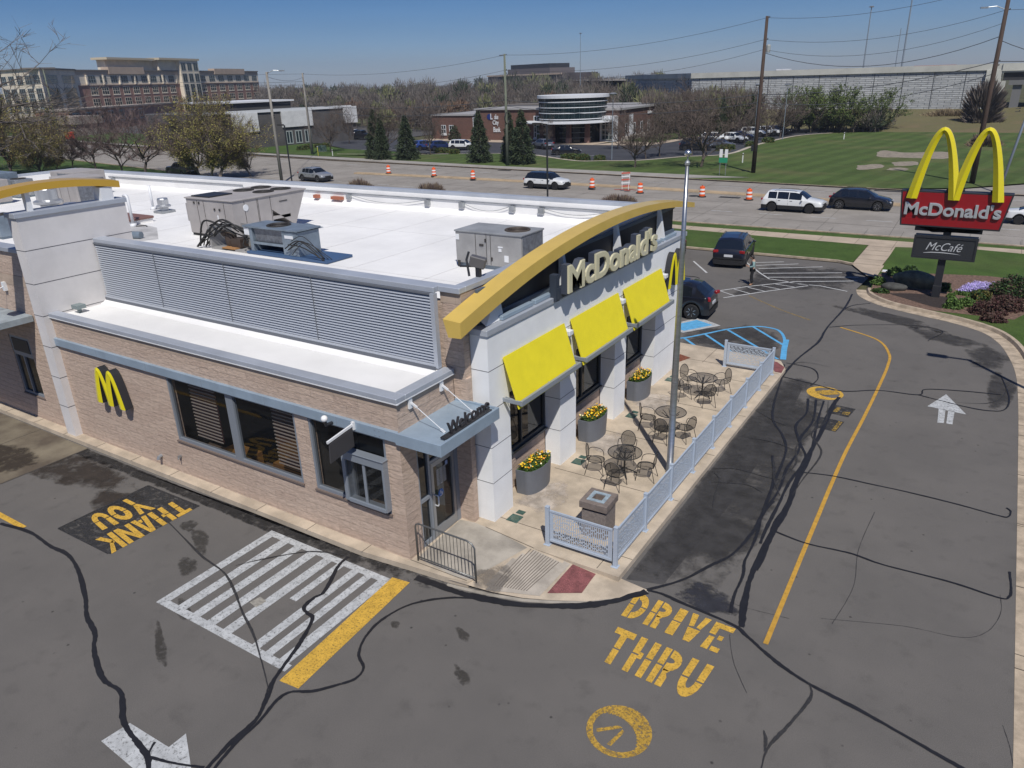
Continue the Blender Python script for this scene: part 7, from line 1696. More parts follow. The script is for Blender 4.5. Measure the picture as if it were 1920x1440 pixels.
# faces local +x; weight on both feet, one knee slightly bent, forearms raised in front
skin = mat('skin_tone',(0.42,0.26,0.18),0.6); hair = mat('dark_brown_hair',(0.025,0.017,0.013),0.6); jump = mat('pale_teal_jumper',(0.24,0.36,0.35),0.9,var=.15,scale=8); trou = mat('black_trousers',(0.012,0.012,0.014),0.85); shoe = mat('tan_shoes',(0.38,0.20,0.09),0.7)
J = [((0,0,.93),(.13,.10)),((0,0,1.10),(.12,.10)),((-.01,0,1.28),(.15,.11)),((0,0,1.40),(.12,.09)),((.02,0,1.46),.055),((.045,0,1.51),.055),
     ((0,.09,.88),.09),((.05,.10,.50),.062),((.0,.10,.10),.042),((.12,.11,.035),(.04,.03)),((0,-.09,.88),.09),((.01,-.10,.50),.062),((-.06,-.10,.10),.042),((.06,-.11,.035),(.04,.03)),
     ((-.01,.19,1.38),.055),((-.01,.24,1.12),.042),((.20,.16,1.06),.034),((.27,.11,1.10),.028),((-.01,-.19,1.38),.055),((-.01,-.24,1.12),.042),((.20,-.14,1.05),.034),((.27,-.07,1.09),.028)]
E = [(0,1),(1,2),(2,3),(3,4),(4,5),(0,6),(6,7),(7,8),(8,9),(0,10),(10,11),(11,12),(12,13),(3,14),(14,15),(15,16),(16,17),(3,18),(18,19),(19,20),(20,21)]
BO = skin_obj('body', J, E, skin, PE)
def grow(j, d): return (j[0], tuple(q+d for q in j[1]) if isinstance(j[1],tuple) else j[1]+d)
skin_obj('jumper', [grow(J[i],.022) for i in (1,2,3,0,14,15,16,18,19,20)], [(0,1),(1,2),(0,3),(2,4),(4,5),(5,6),(2,7),(7,8),(8,9)], jump, PE)
skin_obj('trousers', [((0,0,.95),(.15,.12))]+[grow(J[i],.02) for i in (6,7,8,10,11,12)], [(0,1),(1,2),(2,3),(0,4),(4,5),(5,6)], trou, PE)
for a,b in ((8,9),(12,13)): skin_obj('shoe', [((J[a][0][0]-.02,J[a][0][1],.05),(.05,.045)),((J[b][0][0]+.02,J[b][0][1],.04),(.045,.035))], [(0,1)], shoe, PE, 1)
mb = MB(); mb.sphere((0,0,0),.1,18,14)
vs = []
for x,y,z in mb.v:
    x2 = x*.98+(.012 if x > 0 and -.04 < z < .05 else 0); y2 = y*(.80 if z < 0 else .86)*(1-.25*max(0,-z-.03)/.07); z2 = z*1.22
    vs.append((x2,y2,z2))
Rm = Matrix.Rotation(R(28),3,'Y'); c = Vector((.075,0,1.58))
mb.v = [tuple(c+Rm@Vector(v)) for v in vs]; HD = mb.build('head', skin, BO, smooth=True, local=True)
mb = MB(); f3 = lambda x,y,z: tuple(c+Rm@Vector((x,y,z)))
mb.add([f3(.1,-.012,.0),f3(.1,.012,.0),f3(.125,0,-.025),f3(.1,0,.03),f3(.098,0,-.032)],[(0,2,3),(1,3,2),(0,4,2),(1,2,4)]); 
for s_ in (1,-1): mb.sphere(f3(0,s_*.086,-.005),.02,6,5,sx=.8,sy=.5,sz=1.3)
mb.build('nose_and_ears', skin, BO, local=True)
mb = MB()
for s_ in (1,-1): mb.sphere(f3(.09,s_*.032,.012),.01,6,5)
mb.build('eyes', M_dark, BO, local=True); mb = MB(); mb.sphere(f3(.09,0,-.058),.018,8,5,sx=.5,sz=.35); mb.build('mouth', mat('lips',(0.30,0.12,0.10),0.5), BO, local=True)
mb = MB(); mb.sphere((0,0,0),.112,18,14); vs = []
for x,y,z in mb.v:
    z2 = z*1.2; x2 = x
    if x > .02 and z < .045: x2 = .0; 
    vs.append((x2-.008,y*.9,max(z2,-.12 if x < 0 else .0)))
mb.v = [tuple(c+Rm@Vector(v)) for v in vs]; mb.build('hair', hair, BO, smooth=True, local=True)
for s_,w in ((1,17),(-1,21)):
    wp = Vector(J[w][0]); mb = MB(); mb.sphere(tuple(wp+Vector((.04,-.01*s_,.01))),.035,8,6,sx=1.2,sy=.8,sz=.55)
    for k in range(4):
        b0 = wp+Vector((.065,s_*(.022-.014*k),.012)); L4 = (.055,.062,.058,.045)[k]; mb.tube([b0, b0+Vector((L4*.5,-.004*s_,.012)), b0+Vector((L4*.75,-.012*s_,.032)), b0+Vector((L4*.6,-.02*s_,.05))],[.009,.0085,.008,.006],6)
    b0 = wp+Vector((.03,-.03*s_,.02)); mb.tube([b0, b0+Vector((.025,-.012*s_,.022)), b0+Vector((.045,-.008*s_,.036))],[.011,.01,.008],6)
    mb.build('hand', skin, BO, smooth=True, local=True)
t = thing('phone','small dark phone held in both hands by the person','phone',(0,0,0)); mb = MB(); mb.obox((0,0,0),.038,.075,.005,Matrix.Identity(3)); mb.build('case', M_dark, t, local=True); mb = MB(); mb.obox((0,0,.0055),.034,.069,.001,Matrix.Identity(3)); mb.build('screen', M_cglass, t, local=True)
q = Matrix.Rotation(R(200),3,'Z')@Vector((.35,.02,1.135)); t.location = (-10.82+q.x,41.85+q.y,q.z); t.rotation_euler = (R(20),0,R(200))
# ================================================================== far buildings
def ray_pt(px_, py_, D):
    d = RT*((px_-960)/FPX) - UP*((py_-720)/FPX) + FW; s = D/d.y; return Vector((d.x*s, D, CAM.z+d.z*s))
M_fbrick = mat('far_red_brick',(0.30,0.16,0.12),0.95,var=.2,scale=.8,fine=.15,fscale=6); M_fcream = mat('far_cream_stone',(0.75,0.66,0.52),0.9,var=.12,scale=.3); M_ftan = mat('far_tan_band',(0.48,0.37,0.28),0.9,var=.1,scale=.3)
M_fglass = mat('far_teal_glass',(0.012,0.025,0.03),0.12,spec=.6); M_fframe = mat('far_window_bar',(0.30,0.33,0.32),0.6); M_fwhite = mat('far_white_trim',(0.62,0.63,0.64),0.6); M_fgrey = mat('far_grey_block',(0.085,0.08,0.078),0.95,var=.2,scale=.5); M_froof = mat('far_roof_edge',(0.16,0.14,0.12),0.8)
M_bbrick = ashlar('bank_brick',(0.15,0.075,0.055),(0.12,0.06,0.045),.4,.12,.01,(0.13,0.09,0.075),bump=.1,nscale=3)
class Face:
    """local frame on a vertical wall: u along the wall, z up, positive d outward (towards the camera)"""
    def __init__(s, p0, p1):
        s.o = Vector((p0[0],p0[1],0)); e = Vector((p1[0],p1[1],0))-s.o; s.L = e.length; s.u = e.normalized(); s.n = Vector((s.u.y,-s.u.x,0))
        if s.n.dot(CAM-s.o) < 0: s.n = -s.n
    def p(s, u, z, d=0): return s.o+s.u*u+s.n*d+Vector((0,0,z))
    def box(s, mb, u0, u1, z0, z1, d0, d1, mi=0):
        vs = [s.p(u,z,d) for z in (z0,z1) for (u,d) in ((u0,d0),(u1,d0),(u1,d1),(u0,d1))]
        fs = [(0,3,2,1),(4,5,6,7),(0,1,5,4),(1,2,6,5),(2,3,7,6),(3,0,4,7)]
        if s.u.cross(s.n).z < 0: fs = [f[::-1] for f in fs]
        mb.add(vs, fs, mi)
    def uof(s, px_):
        """distance along the wall where a photo column meets it"""
        d = RT*((px_-960)/FPX)+FW*1.0; d = Vector((d.x,d.y,0)); # horizontal direction (approx. at eye row)
        d = RT*((px_-960)/FPX) - UP*((165-720)/FPX) + FW; a = s.u; det = d.x*(-a.y)-d.y*(-a.x); t = (s.o.x*(-a.y)-s.o.y*(-a.x))/det; q = Vector((d.x*t,d.y*t,0)); return (q-s.o).dot(s.u)
_wc = {}
def far_window(F, u0, u1, z0, z1, parent, nm=2, nz=2, bar=.1, key=None, trim=None):
    """every window is its own frame + pane; same-sized ones share their mesh"""
    rot = math.atan2(F.u.y, F.u.x); w = u1-u0; h = z1-z0; k = (round(w,1),round(h,1),nm,nz,F.u.cross(F.n).z<0,trim)
    s_ = -1 if F.u.cross(F.n).z < 0 else 1
    if k not in _wc:
        mb = MB(); mb.box(0,w,0,.06*s_,0,bar); mb.box(0,w,0,.06*s_,h-bar,h); mb.box(0,bar,0,.06*s_,bar,h-bar); mb.box(w-bar,w,0,.06*s_,bar,h-bar)
        for i in range(1,nm): mb.box(w*i/nm-bar/2,w*i/nm+bar/2,0,.05*s_,bar,h-bar)
        for i in range(1,nz): mb.box(bar,w-bar,0,.045*s_,h*i/nz-bar/2,h*i/nz+bar/2)
        if trim: mb.box(-.15,w+.15,-.01,.12*s_,-.35,0)
        o = mb.build('window', trim or M_fframe, None); g = MB(); g.add([(0,.02*s_,0),(w,.02*s_,0),(w,.02*s_,h),(0,.02*s_,h)],[(0,1,2,3)]); gg = g.build('pane', M_fglass, None); gg.parent = o; _wc[k] = o; first = True
    else: o = copy_tree(_wc[k], None)
    o.parent = parent; o0 = origin_of(parent); q = F.p(u0,z0,.02); o.location = q-o0; o.rotation_euler = (0,0,rot); return o
# ---- office block
OC = [at(22,236),at(99,237),at(162,229),at(492,202.5)]
HO = height_to(OC[2],133)
OF = thing('office_building','long four-storey red brick and cream office block with a glazed left wing','office building',(OC[2].x,OC[2].y,0),world=True)
F0 = Face(OC[0],OC[1]); F1 = Face(OC[1],OC[2]); F2 = Face(OC[2],OC[3])
back = F2.n*-26
mb = MB(); mb.prism([(OC[2].x,OC[2].y),(OC[3].x,OC[3].y),((OC[3]+back).x,(OC[3]+back).y),((OC[2]+back).x,(OC[2]+back).y)],0,HO-5.4); mb.build('brick_wall', M_fbrick, OF)
mb = MB(); mb.prism([(OC[2].x,OC[2].y),(OC[3].x,OC[3].y),((OC[3]+back).x,(OC[3]+back).y),((OC[2]+back).x,(OC[2]+back).y)],HO-5.4,HO); mb.build('top_floor_wall', M_fcream, OF)
mb = MB(); bb = OC[2]+back; mb.prism([(OC[0].x,OC[0].y),(OC[1].x,OC[1].y),(OC[2].x,OC[2].y),(bb.x,bb.y),(OC[0].x-18,OC[0].y+22)],0,HO+.2); mb.build('glazed_wing', M_fcream, OF)
mb = MB(); F2.box(mb,0,F2.L,HO,HO+.5,-26,.5); F1.box(mb,-.3,F1.L,HO+.2,HO+.7,-6,.5); F0.box(mb,0,F0.L,HO+.2,HO+.7,-6,.5); mb.build('cornice', M_froof, OF)
mb = MB(); F2.box(mb,0,F2.L,HO-5.6,HO-5.2,0,.3); F2.box(mb,0,F2.L,HO-1.4,HO-.1,0,.12); mb.build('stone_band', M_ftan, OF)
us = [F2.uof(p) for p in (338,372)]; uR = F2.uof(405), F2.uof(461)
for ua,ub,zz in ((F2.uof(208),F2.uof(274),1.7),(uR[0],uR[1],1.5)): mb = MB(); F2.box(mb,ua,ub,HO-1.2,HO+zz,-3,.7); mb.build('raised_parapet', M_ftan, OF)
mb = MB(); F2.box(mb,F2.uof(218),F2.uof(338),HO,HO+4.6,-7,-3); F2.box(mb,F2.uof(305),us[0],HO+.5,HO+4.9,-3,0); mb.build('penthouse', M_fcream, OF)
mb = MB(); F2.box(mb,F2.uof(212),F2.uof(300),HO+4.6,HO+5.5,-8,0); F2.box(mb,F2.uof(300),us[1]+1,HO+4.9,HO+5.8,-6,2.4); mb.build('penthouse_roof', mat('far_pale_roof',(0.50,0.43,0.31),0.8), OF)
mb = MB(); F2.box(mb,us[0],us[1],0,HO+4.9,-2,2.0); TW = mb.build('entrance_tower', M_fcream, OF)
nb = 9; u_first = F2.uof(169); u_lastb = F2.uof(335)
for i in range(nb):
    u = u_first+(u_lastb-u_first)*i/nb; w = (u_lastb-u_first)/nb*.64
    for k,(a,b) in enumerate(((4.6,1.7),(9.2,6.1),(13.6,10.6))): far_window(F2,u,u+w,HO-a,HO-b,OF,3,2,.16,trim=M_fcream if k else None)
u0_ = F2.uof(377); u1_ = F2.uof(489); nb = 7
for i in range(nb):
    u = u0_+(u1_-u0_)*i/nb; w = (u1_-u0_)/nb*.62
    for k,(a,b) in enumerate(((4.6,1.7),(9.2,6.1),(13.6,10.6))): far_window(F2,u,u+w,HO-a,HO-b,OF,3,2,.16,trim=M_fcream if k else None)
Ft = Face(F2.p(us[0],0,2.02)[:2],F2.p(us[1],0,2.02)[:2]); wt = Ft.L/3
for i in range(3):
    far_window(Ft,wt*i+.7,wt*(i+1)-.7,HO+.4,HO+3.9,OF,2,1,.15); far_window(Ft,wt*i+.7,wt*(i+1)-.7,HO-4.8,HO-.9,OF,2,1,.15); far_window(Ft,wt*i+.7,wt*(i+1)-.7,2.0,HO-5.6,OF,2,4,.15)
for F_, n_, px_w in ((F0,5,1.0),(F1,2,1.0)):
    for i in range(n_):
        u = F_.L*i/n_+F_.L/n_*.14; w = F_.L/n_*.72; far_window(F_,u,u+w,HO-4.8,HO-1.7,OF,3,2,.16); far_window(F_,u,u+w,4.5,HO-6.2,OF,3,5,.16)
mb = MB()
for i in range(0,7): F2.box(mb, u_first-1.6+(u_lastb-u_first)*i*1.5/9, u_first-.9+(u_lastb-u_first)*i*1.5/9, HO-5.2, HO-1.5, 0,.5)
mb.build('pilaster', M_fcream, OF)
t = thing('parking_podium','tan stepped parking podium below the glazed office wing','podium',(at(110,250).x,at(110,250).y,0),world=True)
Fp = Face(at(50,256),at(146,256)); mb = MB(); Fp.box(mb,0,Fp.L,0,2.0,-9,0); Fp.box(mb,0,Fp.L,3.1,5.2,-9,0); mb.build('wall', mat('podium_tan',(0.30,0.255,0.215),.9,var=.2,scale=.3), t)
mb = MB(); Fp.box(mb,.5,Fp.L-.5,2.0,3.1,-8,-1.2); mb.build('opening', M_dark, t)
t = thing('brick_annex','low brick block with white columns below the office, behind bare trees','building',(at(190,240).x,at(190,240).y,0),world=True)
Fa = Face(at(137,250),at(335,226)); mb = MB(); Fa.box(mb,0,Fa.L,0,6.3,-10,0); mb.build('wall', M_fbrick, t); mb = MB(); Fa.box(mb,-.3,Fa.L,6.3,6.8,-10,.5); mb.build('cornice', mat('annex_cornice',(0.28,0.24,0.2),.8), t)
for i in range(7): far_window(Fa,2+i*7,5.6+i*7,2.2,5.6,t,2,1,.3)
# ---- shop with white panels + grey warehouse
p0 = at(392,286); p1 = at(664,262); Fs = Face(p0,p1); hs = height_to(p1,197)
t = thing('retail_building','charcoal block building with large white panels and a white roof edge','building',(p0.x,p0.y,0),world=True)
mb = MB(); Fs.box(mb,0,Fs.L,0,hs-.62,-28,0); mb.build('wall', M_fgrey, t); mb = MB(); Fs.box(mb,0,Fs.L,hs-.5,hs,-.3,.25); mb.build('roof_edge', M_fwhite, t); mb = MB(); Fs.box(mb,0,Fs.L,hs-.6,hs-.45,-28,-.3); mb.build('roof', mat('grey_flat_roof',(0.13,0.13,0.13),.9,var=.3,scale=.3), t)
for a,b,z0,z1 in ((519,578,.50,.93),(638,663,.50,.97),(424,474,.44,.93)):
    mb = MB(); Fs.box(mb,Fs.uof(a),Fs.uof(b),hs*z0,hs*z1,0,.3); mb.build('white_panel', mat('ribbed_white_panel',(0.58,0.58,0.57),.7,var=.1,scale=1), t)
mb = MB(); Fs.box(mb,Fs.uof(424),Fs.uof(560),hs,hs+1.3,-20,-4); mb.build('upper_storey', mat('upper_dark',(0.05,0.05,0.05),.9), t); mb = MB(); Fs.box(mb,Fs.uof(420),Fs.uof(565),hs+1.3,hs+1.6,-21,-3.5); mb.build('upper_roof_edge', M_fwhite, t)
for a in (524,542,560): far_window(Fs,Fs.uof(a),Fs.uof(a+13),.3,hs*.40,t,2,1,.2)
# ---- bank
BK = thing('bank_building','low brick bank with a round glass tower and white letters on the wall','bank',(-77,131,0),world=True)
XB = lambda px_: ray_xy(px_,131,250)[0]
xa,xb,xc,xd_ = XB(812),XB(897),XB(1018),XB(1127)
mb = MB(); mb.box(xa,xb,131,150,0,4.6); mb.build('wall', M_bbrick, BK); mb = MB(); mb.box(xa-.2,xb,130.8,150,4.6,4.9); mb.build('roof_edge', M_fwhite if False else mat('bank_coping',(0.32,0.31,0.30),.7), BK)
mb = MB(); mb.box(xb,xc,130.4,152,0,5.7); mb.build('wall', M_bbrick, BK); mb = MB(); mb.box(xb-.3,xc+1,130.1,152,5.7,6.0); mb.build('roof_edge', MATS['bank_coping'], BK)
FB = Face((xa,131),(xb,131)); FC = Face((xb,130.4),(xc,130.4))
far_window(FB,FB.uof(884),FB.L-.05,.6,4.3,BK,2,4,.13,trim=M_fwhite)
for a in (823,838): far_window(FB,FB.uof(a),FB.uof(a+9),1.1,2.8,BK,2,2,.12,trim=M_fwhite)
far_window(FC,FC.uof(1000),FC.uof(1012),.6,4.6,BK,2,4,.13,trim=M_fwhite)
mb = MB(); z_ = lambda y: ray_pt(925,y,130.3).z
for s_,xx,yy,w_ in (('ake',930.5,219,9),('City',929.5,231,14.5),('Bank',932,243,17)):
    c = ray_pt(xx,yy,130.3); sc_ = .093*1.02; h_ = .95 if s_ != 'City' else 1.1; put_text(mb,s_,frame_m4((c.x,130.3,c.z),(1,0,0),(0,0,1)),fit=(w_*.1,h_),size=1,extrude=.04,offset=.02)
c = ray_pt(921.5,218.5,130.3); put_text(mb,'L',frame_m4((c.x,130.3,c.z),(1,0,0),(0,0,1)),fit=(.5,1.1),size=1,extrude=.04,offset=.03)
mb.build('bank_lettering', M_fwhite, BK)
mb = MB(); c = ray_pt(917.5,219,130.35); mb.lathe((c.x,130.36,c.z),[(.55,0),(.55,.05)],18,axis='y'); mb.build('blue_roundel', mat('bank_blue',(0.015,0.03,0.16),.5), BK)
cx = (XB(1015)+XB(1127))/2; rr_ = (XB(1127)-XB(1015))/2; cy = 131+1.0
mb = MB(); mb.lathe((cx,cy,0),[(rr_,3.7),(rr_,8.0)],44); mb.build('tower_glass', mat('tower_glass_teal',(0.008,0.018,0.022),.1,spec=.7), BK, smooth=False)
for z,h_,e in ((7.75,.5,.35),(7.05,.13,.08),(6.1,.13,.08),(5.15,.13,.08),(4.1,.13,.1),(3.75,.1,.1)): mb = MB(); mb.lathe((cx,cy,z),[(rr_+e,0),(rr_+e,h_),(.01,h_+.05)],44); mb.build('tower_band', M_fwhite, BK)
mb = MB()
for k in range(22): a = PI+PI*k/21; mb.box(cx+rr_*math.cos(a)-.03,cx+rr_*math.cos(a)+.03,cy+rr_*math.sin(a)-.05,cy+rr_*math.sin(a)+.03,4.2,7.7)
mb.build('mullion', mat('dark_mullion',(0.03,0.05,0.055),.4), BK)
mb = MB(); mb.lathe((cx,cy,0),[(rr_-1.2,0),(rr_-1.2,3.7)],30); mb.build('lobby_glass', mat('lobby_dark_glass',(0.008,0.009,0.012),.1,spec=.7), BK)
mb = MB(); mb.lathe((cx,cy-1,3.55),[(rr_+2.4,0),(rr_+2.4,.16),(.01,.17)],44); mb.box(XB(994),XB(1030),127,129,3.56,3.72); mb.build('ring_canopy', M_fwhite, BK)
for px_ in (1063,1091,1116,1040):
    x = XB(px_); d = math.sqrt(max(0,(rr_+.3)**2-(x-cx)**2)); mb = MB(); mb.box(x-.38,x+.38,cy-d-.3,cy-d+.4,0,3.55); mb.build('pier', M_bbrick, BK)
    mb = MB(); mb.box(x-.42,x+.42,cy-d-.34,cy-d+.44,0,1.0); mb.build('pier_base', mat('pinkish_stone',(0.27,0.17,0.14),.9), BK)
Fd = Face((cx-5.2,cy-rr_*.78),(cx-1.2,cy-rr_-.1)); far_window(Fd,.1,1.7,0,3.2,BK,1,2,.12,trim=M_fwhite); far_window(Fd,1.9,3.5,0,3.2,BK,1,2,.12,trim=M_fwhite)
mb = MB()
for z in (.9,1.8,2.7): 
    for k in range(10): a = PI*1.5+k*.12; b = a+.12; mb.beam((cx+(rr_-1.15)*math.cos(a),cy+(rr_-1.15)*math.sin(a),z),(cx+(rr_-1.15)*math.cos(b),cy+(rr_-1.15)*math.sin(b),z),.05,.07)
mb.build('lobby_rail', M_fframe, BK)
mb = MB(); mb.box(xd_-.5,XB(1149),131.5,140,0,4.5); mb.build('glazed_link', M_fwhite, BK); Fl = Face((xd_-.2,131.45),(XB(1148),131.45)); far_window(Fl,.1,Fl.L-.1,.3,3.9,BK,3,4,.13)
q0 = Vector((XB(1151),133.2,0)); q1 = Vector((-62.4,162,0)); FE = Face(q0,q1); h0 = height_to(q0,198); h1 = height_to(q1,194)
mb = MB(); FE.box(mb,0,FE.L,0,5.4,-14,0); mb.build('wall', M_bbrick, BK); mb = MB(); FE.box(mb,-.3,FE.L+.3,5.4,5.75,-14.3,.3); mb.build('roof_edge', MATS['bank_coping'], BK)
F3 = Face(q1,(-59.6,166)); mb = MB(); F3.box(mb,0,F3.L,0,4.6,-9,0); mb.build('wall', M_bbrick, BK); mb = MB(); F3.box(mb,-.1,F3.L+.2,4.6,4.9,-9,.2); F3.box(mb,.3,F3.L,2.9,3.6,0,.15); mb.build('white_band', M_fwhite, BK)
for i in range(6): far_window(FE,3+i*(FE.L-5)/6,4.2+i*(FE.L-5)/6,1.0,2.9,BK,1,1,.12,trim=M_fwhite)
mb = MB(); uu = (FE.uof(1215)+FE.uof(1241))/2; put_text(mb,'Lake City Bank',frame_m4(FE.p(uu,4.35,.12),FE.u,(0,0,1)),fit=(abs(FE.uof(1241)-FE.uof(1215))*.95,.75),size=1,extrude=.05,offset=.01); mb.build('bank_lettering', M_fwhite, BK)
mb = MB(); FE.box(mb,.5,FE.L,0,.7,.2,1.6); mb.build('stone_base', mat('pale_rubble',(0.33,0.29,0.25),.9,var=.3,scale=2), BK)
t = thing('bank_roof_unit','low white rooftop casing behind the left parapet of the bank','rooftop unit',(-84,138,5.7),world=True); mb = MB(); mb.box(-88,-79,136,142,5.7,6.4); mb.build('casing', MATS['bank_coping'], t); mb = MB(); mb.box(-88.1,-78.9,135.9,142.1,6.4,6.5); mb.build('lid', M_froof, t)
# ---- dark tower block on the skyline
D_ = 470; a0 = ray_pt(916,170,D_); a1 = ray_pt(1054,170,D_-30); ht = ray_pt(985,139,D_-15).z; t = thing('dark_office_block','distant dark brown office block with a rooftop house on the skyline','office building',(a0.x,a0.y,0),world=True)
Fk = Face(a0,a1); mb = MB(); Fk.box(mb,0,Fk.L,0,ht,-30,0); mb.build('wall', mat('dark_brown_block',(0.055,0.045,0.045),.9,var=.3,scale=.15), t)
mb = MB(); u0_,u1_ = Fk.uof(944),Fk.uof(1022); Fk.box(mb,u0_,u1_,ht,ht+3.3,-25,-4); mb.build('roof_house', mat('pinkish_grey_block',(0.13,0.11,0.11),.9), t); mb = MB(); Fk.box(mb,u0_+1,u1_-3,ht+3.3,ht+6.0,-23,-6); mb.build('roof_screen', M_dark, t); mb = MB(); Fk.box(mb,-.5,Fk.L,ht-.9,ht,0,.6); mb.build('rim', M_ftan, t)
for i in range(9):
    mb = MB(); Fk.box(mb,2+i*(Fk.L-4)/9,3+i*(Fk.L-4)/9+1.2,2,ht-2.5,0,.1); mb.build('window_strip', mat('black_strip_glass',(0.012,0.013,0.018),.15), t)
# ---- retaining wall, barrier, bridge
M_ledge = ashlar('ledgestone_wall',(0.52,0.53,0.52),(0.40,0.41,0.41),2.3,.42,.05,(0.13,0.14,0.15),bump=1.0,nscale=1.6)
RW = thing('retaining_wall','long pale ledgestone retaining wall with a concrete barrier carrying the freeway','retaining wall',(-3.6,195,0),world=True)
wb = WALLB; mb = MB(); mbb = MB()
for a,b in zip(wb[:-1],wb[1:]):
    Fw = Face(a,b); Fw.box(mb,0,Fw.L+.05,-.5,10.1,-.8,0); Fw.box(mbb,0,Fw.L+.1,10.1,11.35,-.9,.35)
mb.build('stone_face', M_ledge, RW); mbb.build('barrier', mat('barrier_concrete',(0.52,0.515,0.46),.9,var=.15,scale=.2), RW)
mb = MB()
for x in range(-70,-4,6): yb = float(np.interp(-x,[3.6,20,40,72],[194.5,196,198,201])); mb.box(x,x+.12,yb-.06,yb,1,10.1)
mb.build('wall_joint', mat('wall_joint_shade',(0.06,0.065,0.07),.9), RW)
mb = MB(); mb.box(-6.3,-3.6,194.0,194.6,6.8,10.1); mb.box(-3.7,-2.6,193.6,196,0,8.0); mb.build('abutment', MATS['barrier_concrete'], RW)
BR = thing('bridge','freeway bridge with dark girders and a concrete pier at the right edge','bridge',(10,195,0),world=True)
mb = MB(); mb.box(-3.6,60,194.1,232,9.6,9.9); mb.box(-3.6,60,193.9,194.6,9.9,11.35); mb.build('deck', MATS['barrier_concrete'], BR)
for k in range(4): mb = MB(); mb.box(-3.2,60,194.6+k*6,195.1+k*6,8.1,9.6); mb.build('girder', mat('dark_girder',(0.03,0.03,0.032),.8), BR)
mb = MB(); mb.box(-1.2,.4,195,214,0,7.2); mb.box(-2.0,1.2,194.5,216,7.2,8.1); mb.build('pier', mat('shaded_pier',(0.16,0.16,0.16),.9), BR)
mb = MB(); mb.box(2.4,2.9,216,240,1,9.4); mb.build('far_abutment', MATS['barrier_concrete'], BR)
def truck(label, px0, px1, ytop, D, z0, cols, cab=None, grp='vehicles on the freeway'):
    a = ray_pt(px0,ytop,D); b = ray_pt(px1,ytop,D); zt = max(a.z,b.z); zt = max(zt,z0+1.6); t = thing('freight_truck', label, 'truck', ((a.x+b.x)/2,D,z0), group=grp, world=True)
    x0,x1 = sorted((a.x,b.x)); mb = MB(); mb.box(x0,x1,D-1.2,D+1.2,z0+1.0,zt); mb.build('body', cols, t, bevel=.05)
    mb = MB()
    for i in range(int((x1-x0)/1.5)): mb.box(x0+i*1.5,x0+i*1.5+.08,D-1.23,D-1.2,z0+1.0,zt-.1)
    mb.build('rib', M_dark, t)
    if cab is not None: mb = MB(); mb.box(x0-2.6,x0-.2,D-1.1,D+1.1,z0+.6,zt-.3); mb.build('cab', cab, t, bevel=.2)
    for x in (x0+1,x1-1): 
        mb = MB(); mb.tube([(x,D-1.2,z0+.5),(x,D+1.2,z0+.5)],.5,10); mb.build('wheel', M_tyre, t)
M_tred = mat('truck_red',(0.26,0.05,0.04),.6); M_tbr = mat('truck_brick_red',(0.30,0.09,0.06),.7); M_tg = mat('truck_grey',(0.17,0.16,0.16),.7)
truck('red trailer truck with a white cab passing left of the retaining wall',1162,1204,174,262,ray_pt(1180,187,262).z,M_tred,M_fwhite)
truck('long red-brown trailer on the freeway above the wall',1714,1793,123.5,207,9.7,M_tbr); truck('grey trailer behind the red-brown one on the freeway',1796,1848,121.5,207,9.7,M_tg); truck('short grey vehicle on the freeway left of the masts',1657,1679,128.5,207,9.7,M_tg); truck('white van on the freeway above the wall',1457,1482,130,207,9.7,M_fwhite); truck('small red vehicle at the left end of the freeway wall',1361,1371,135.5,212,9.7,M_tred); truck('white box vehicle next to the small red one on the freeway',1374,1402,137,212,9.7,M_fwhite)

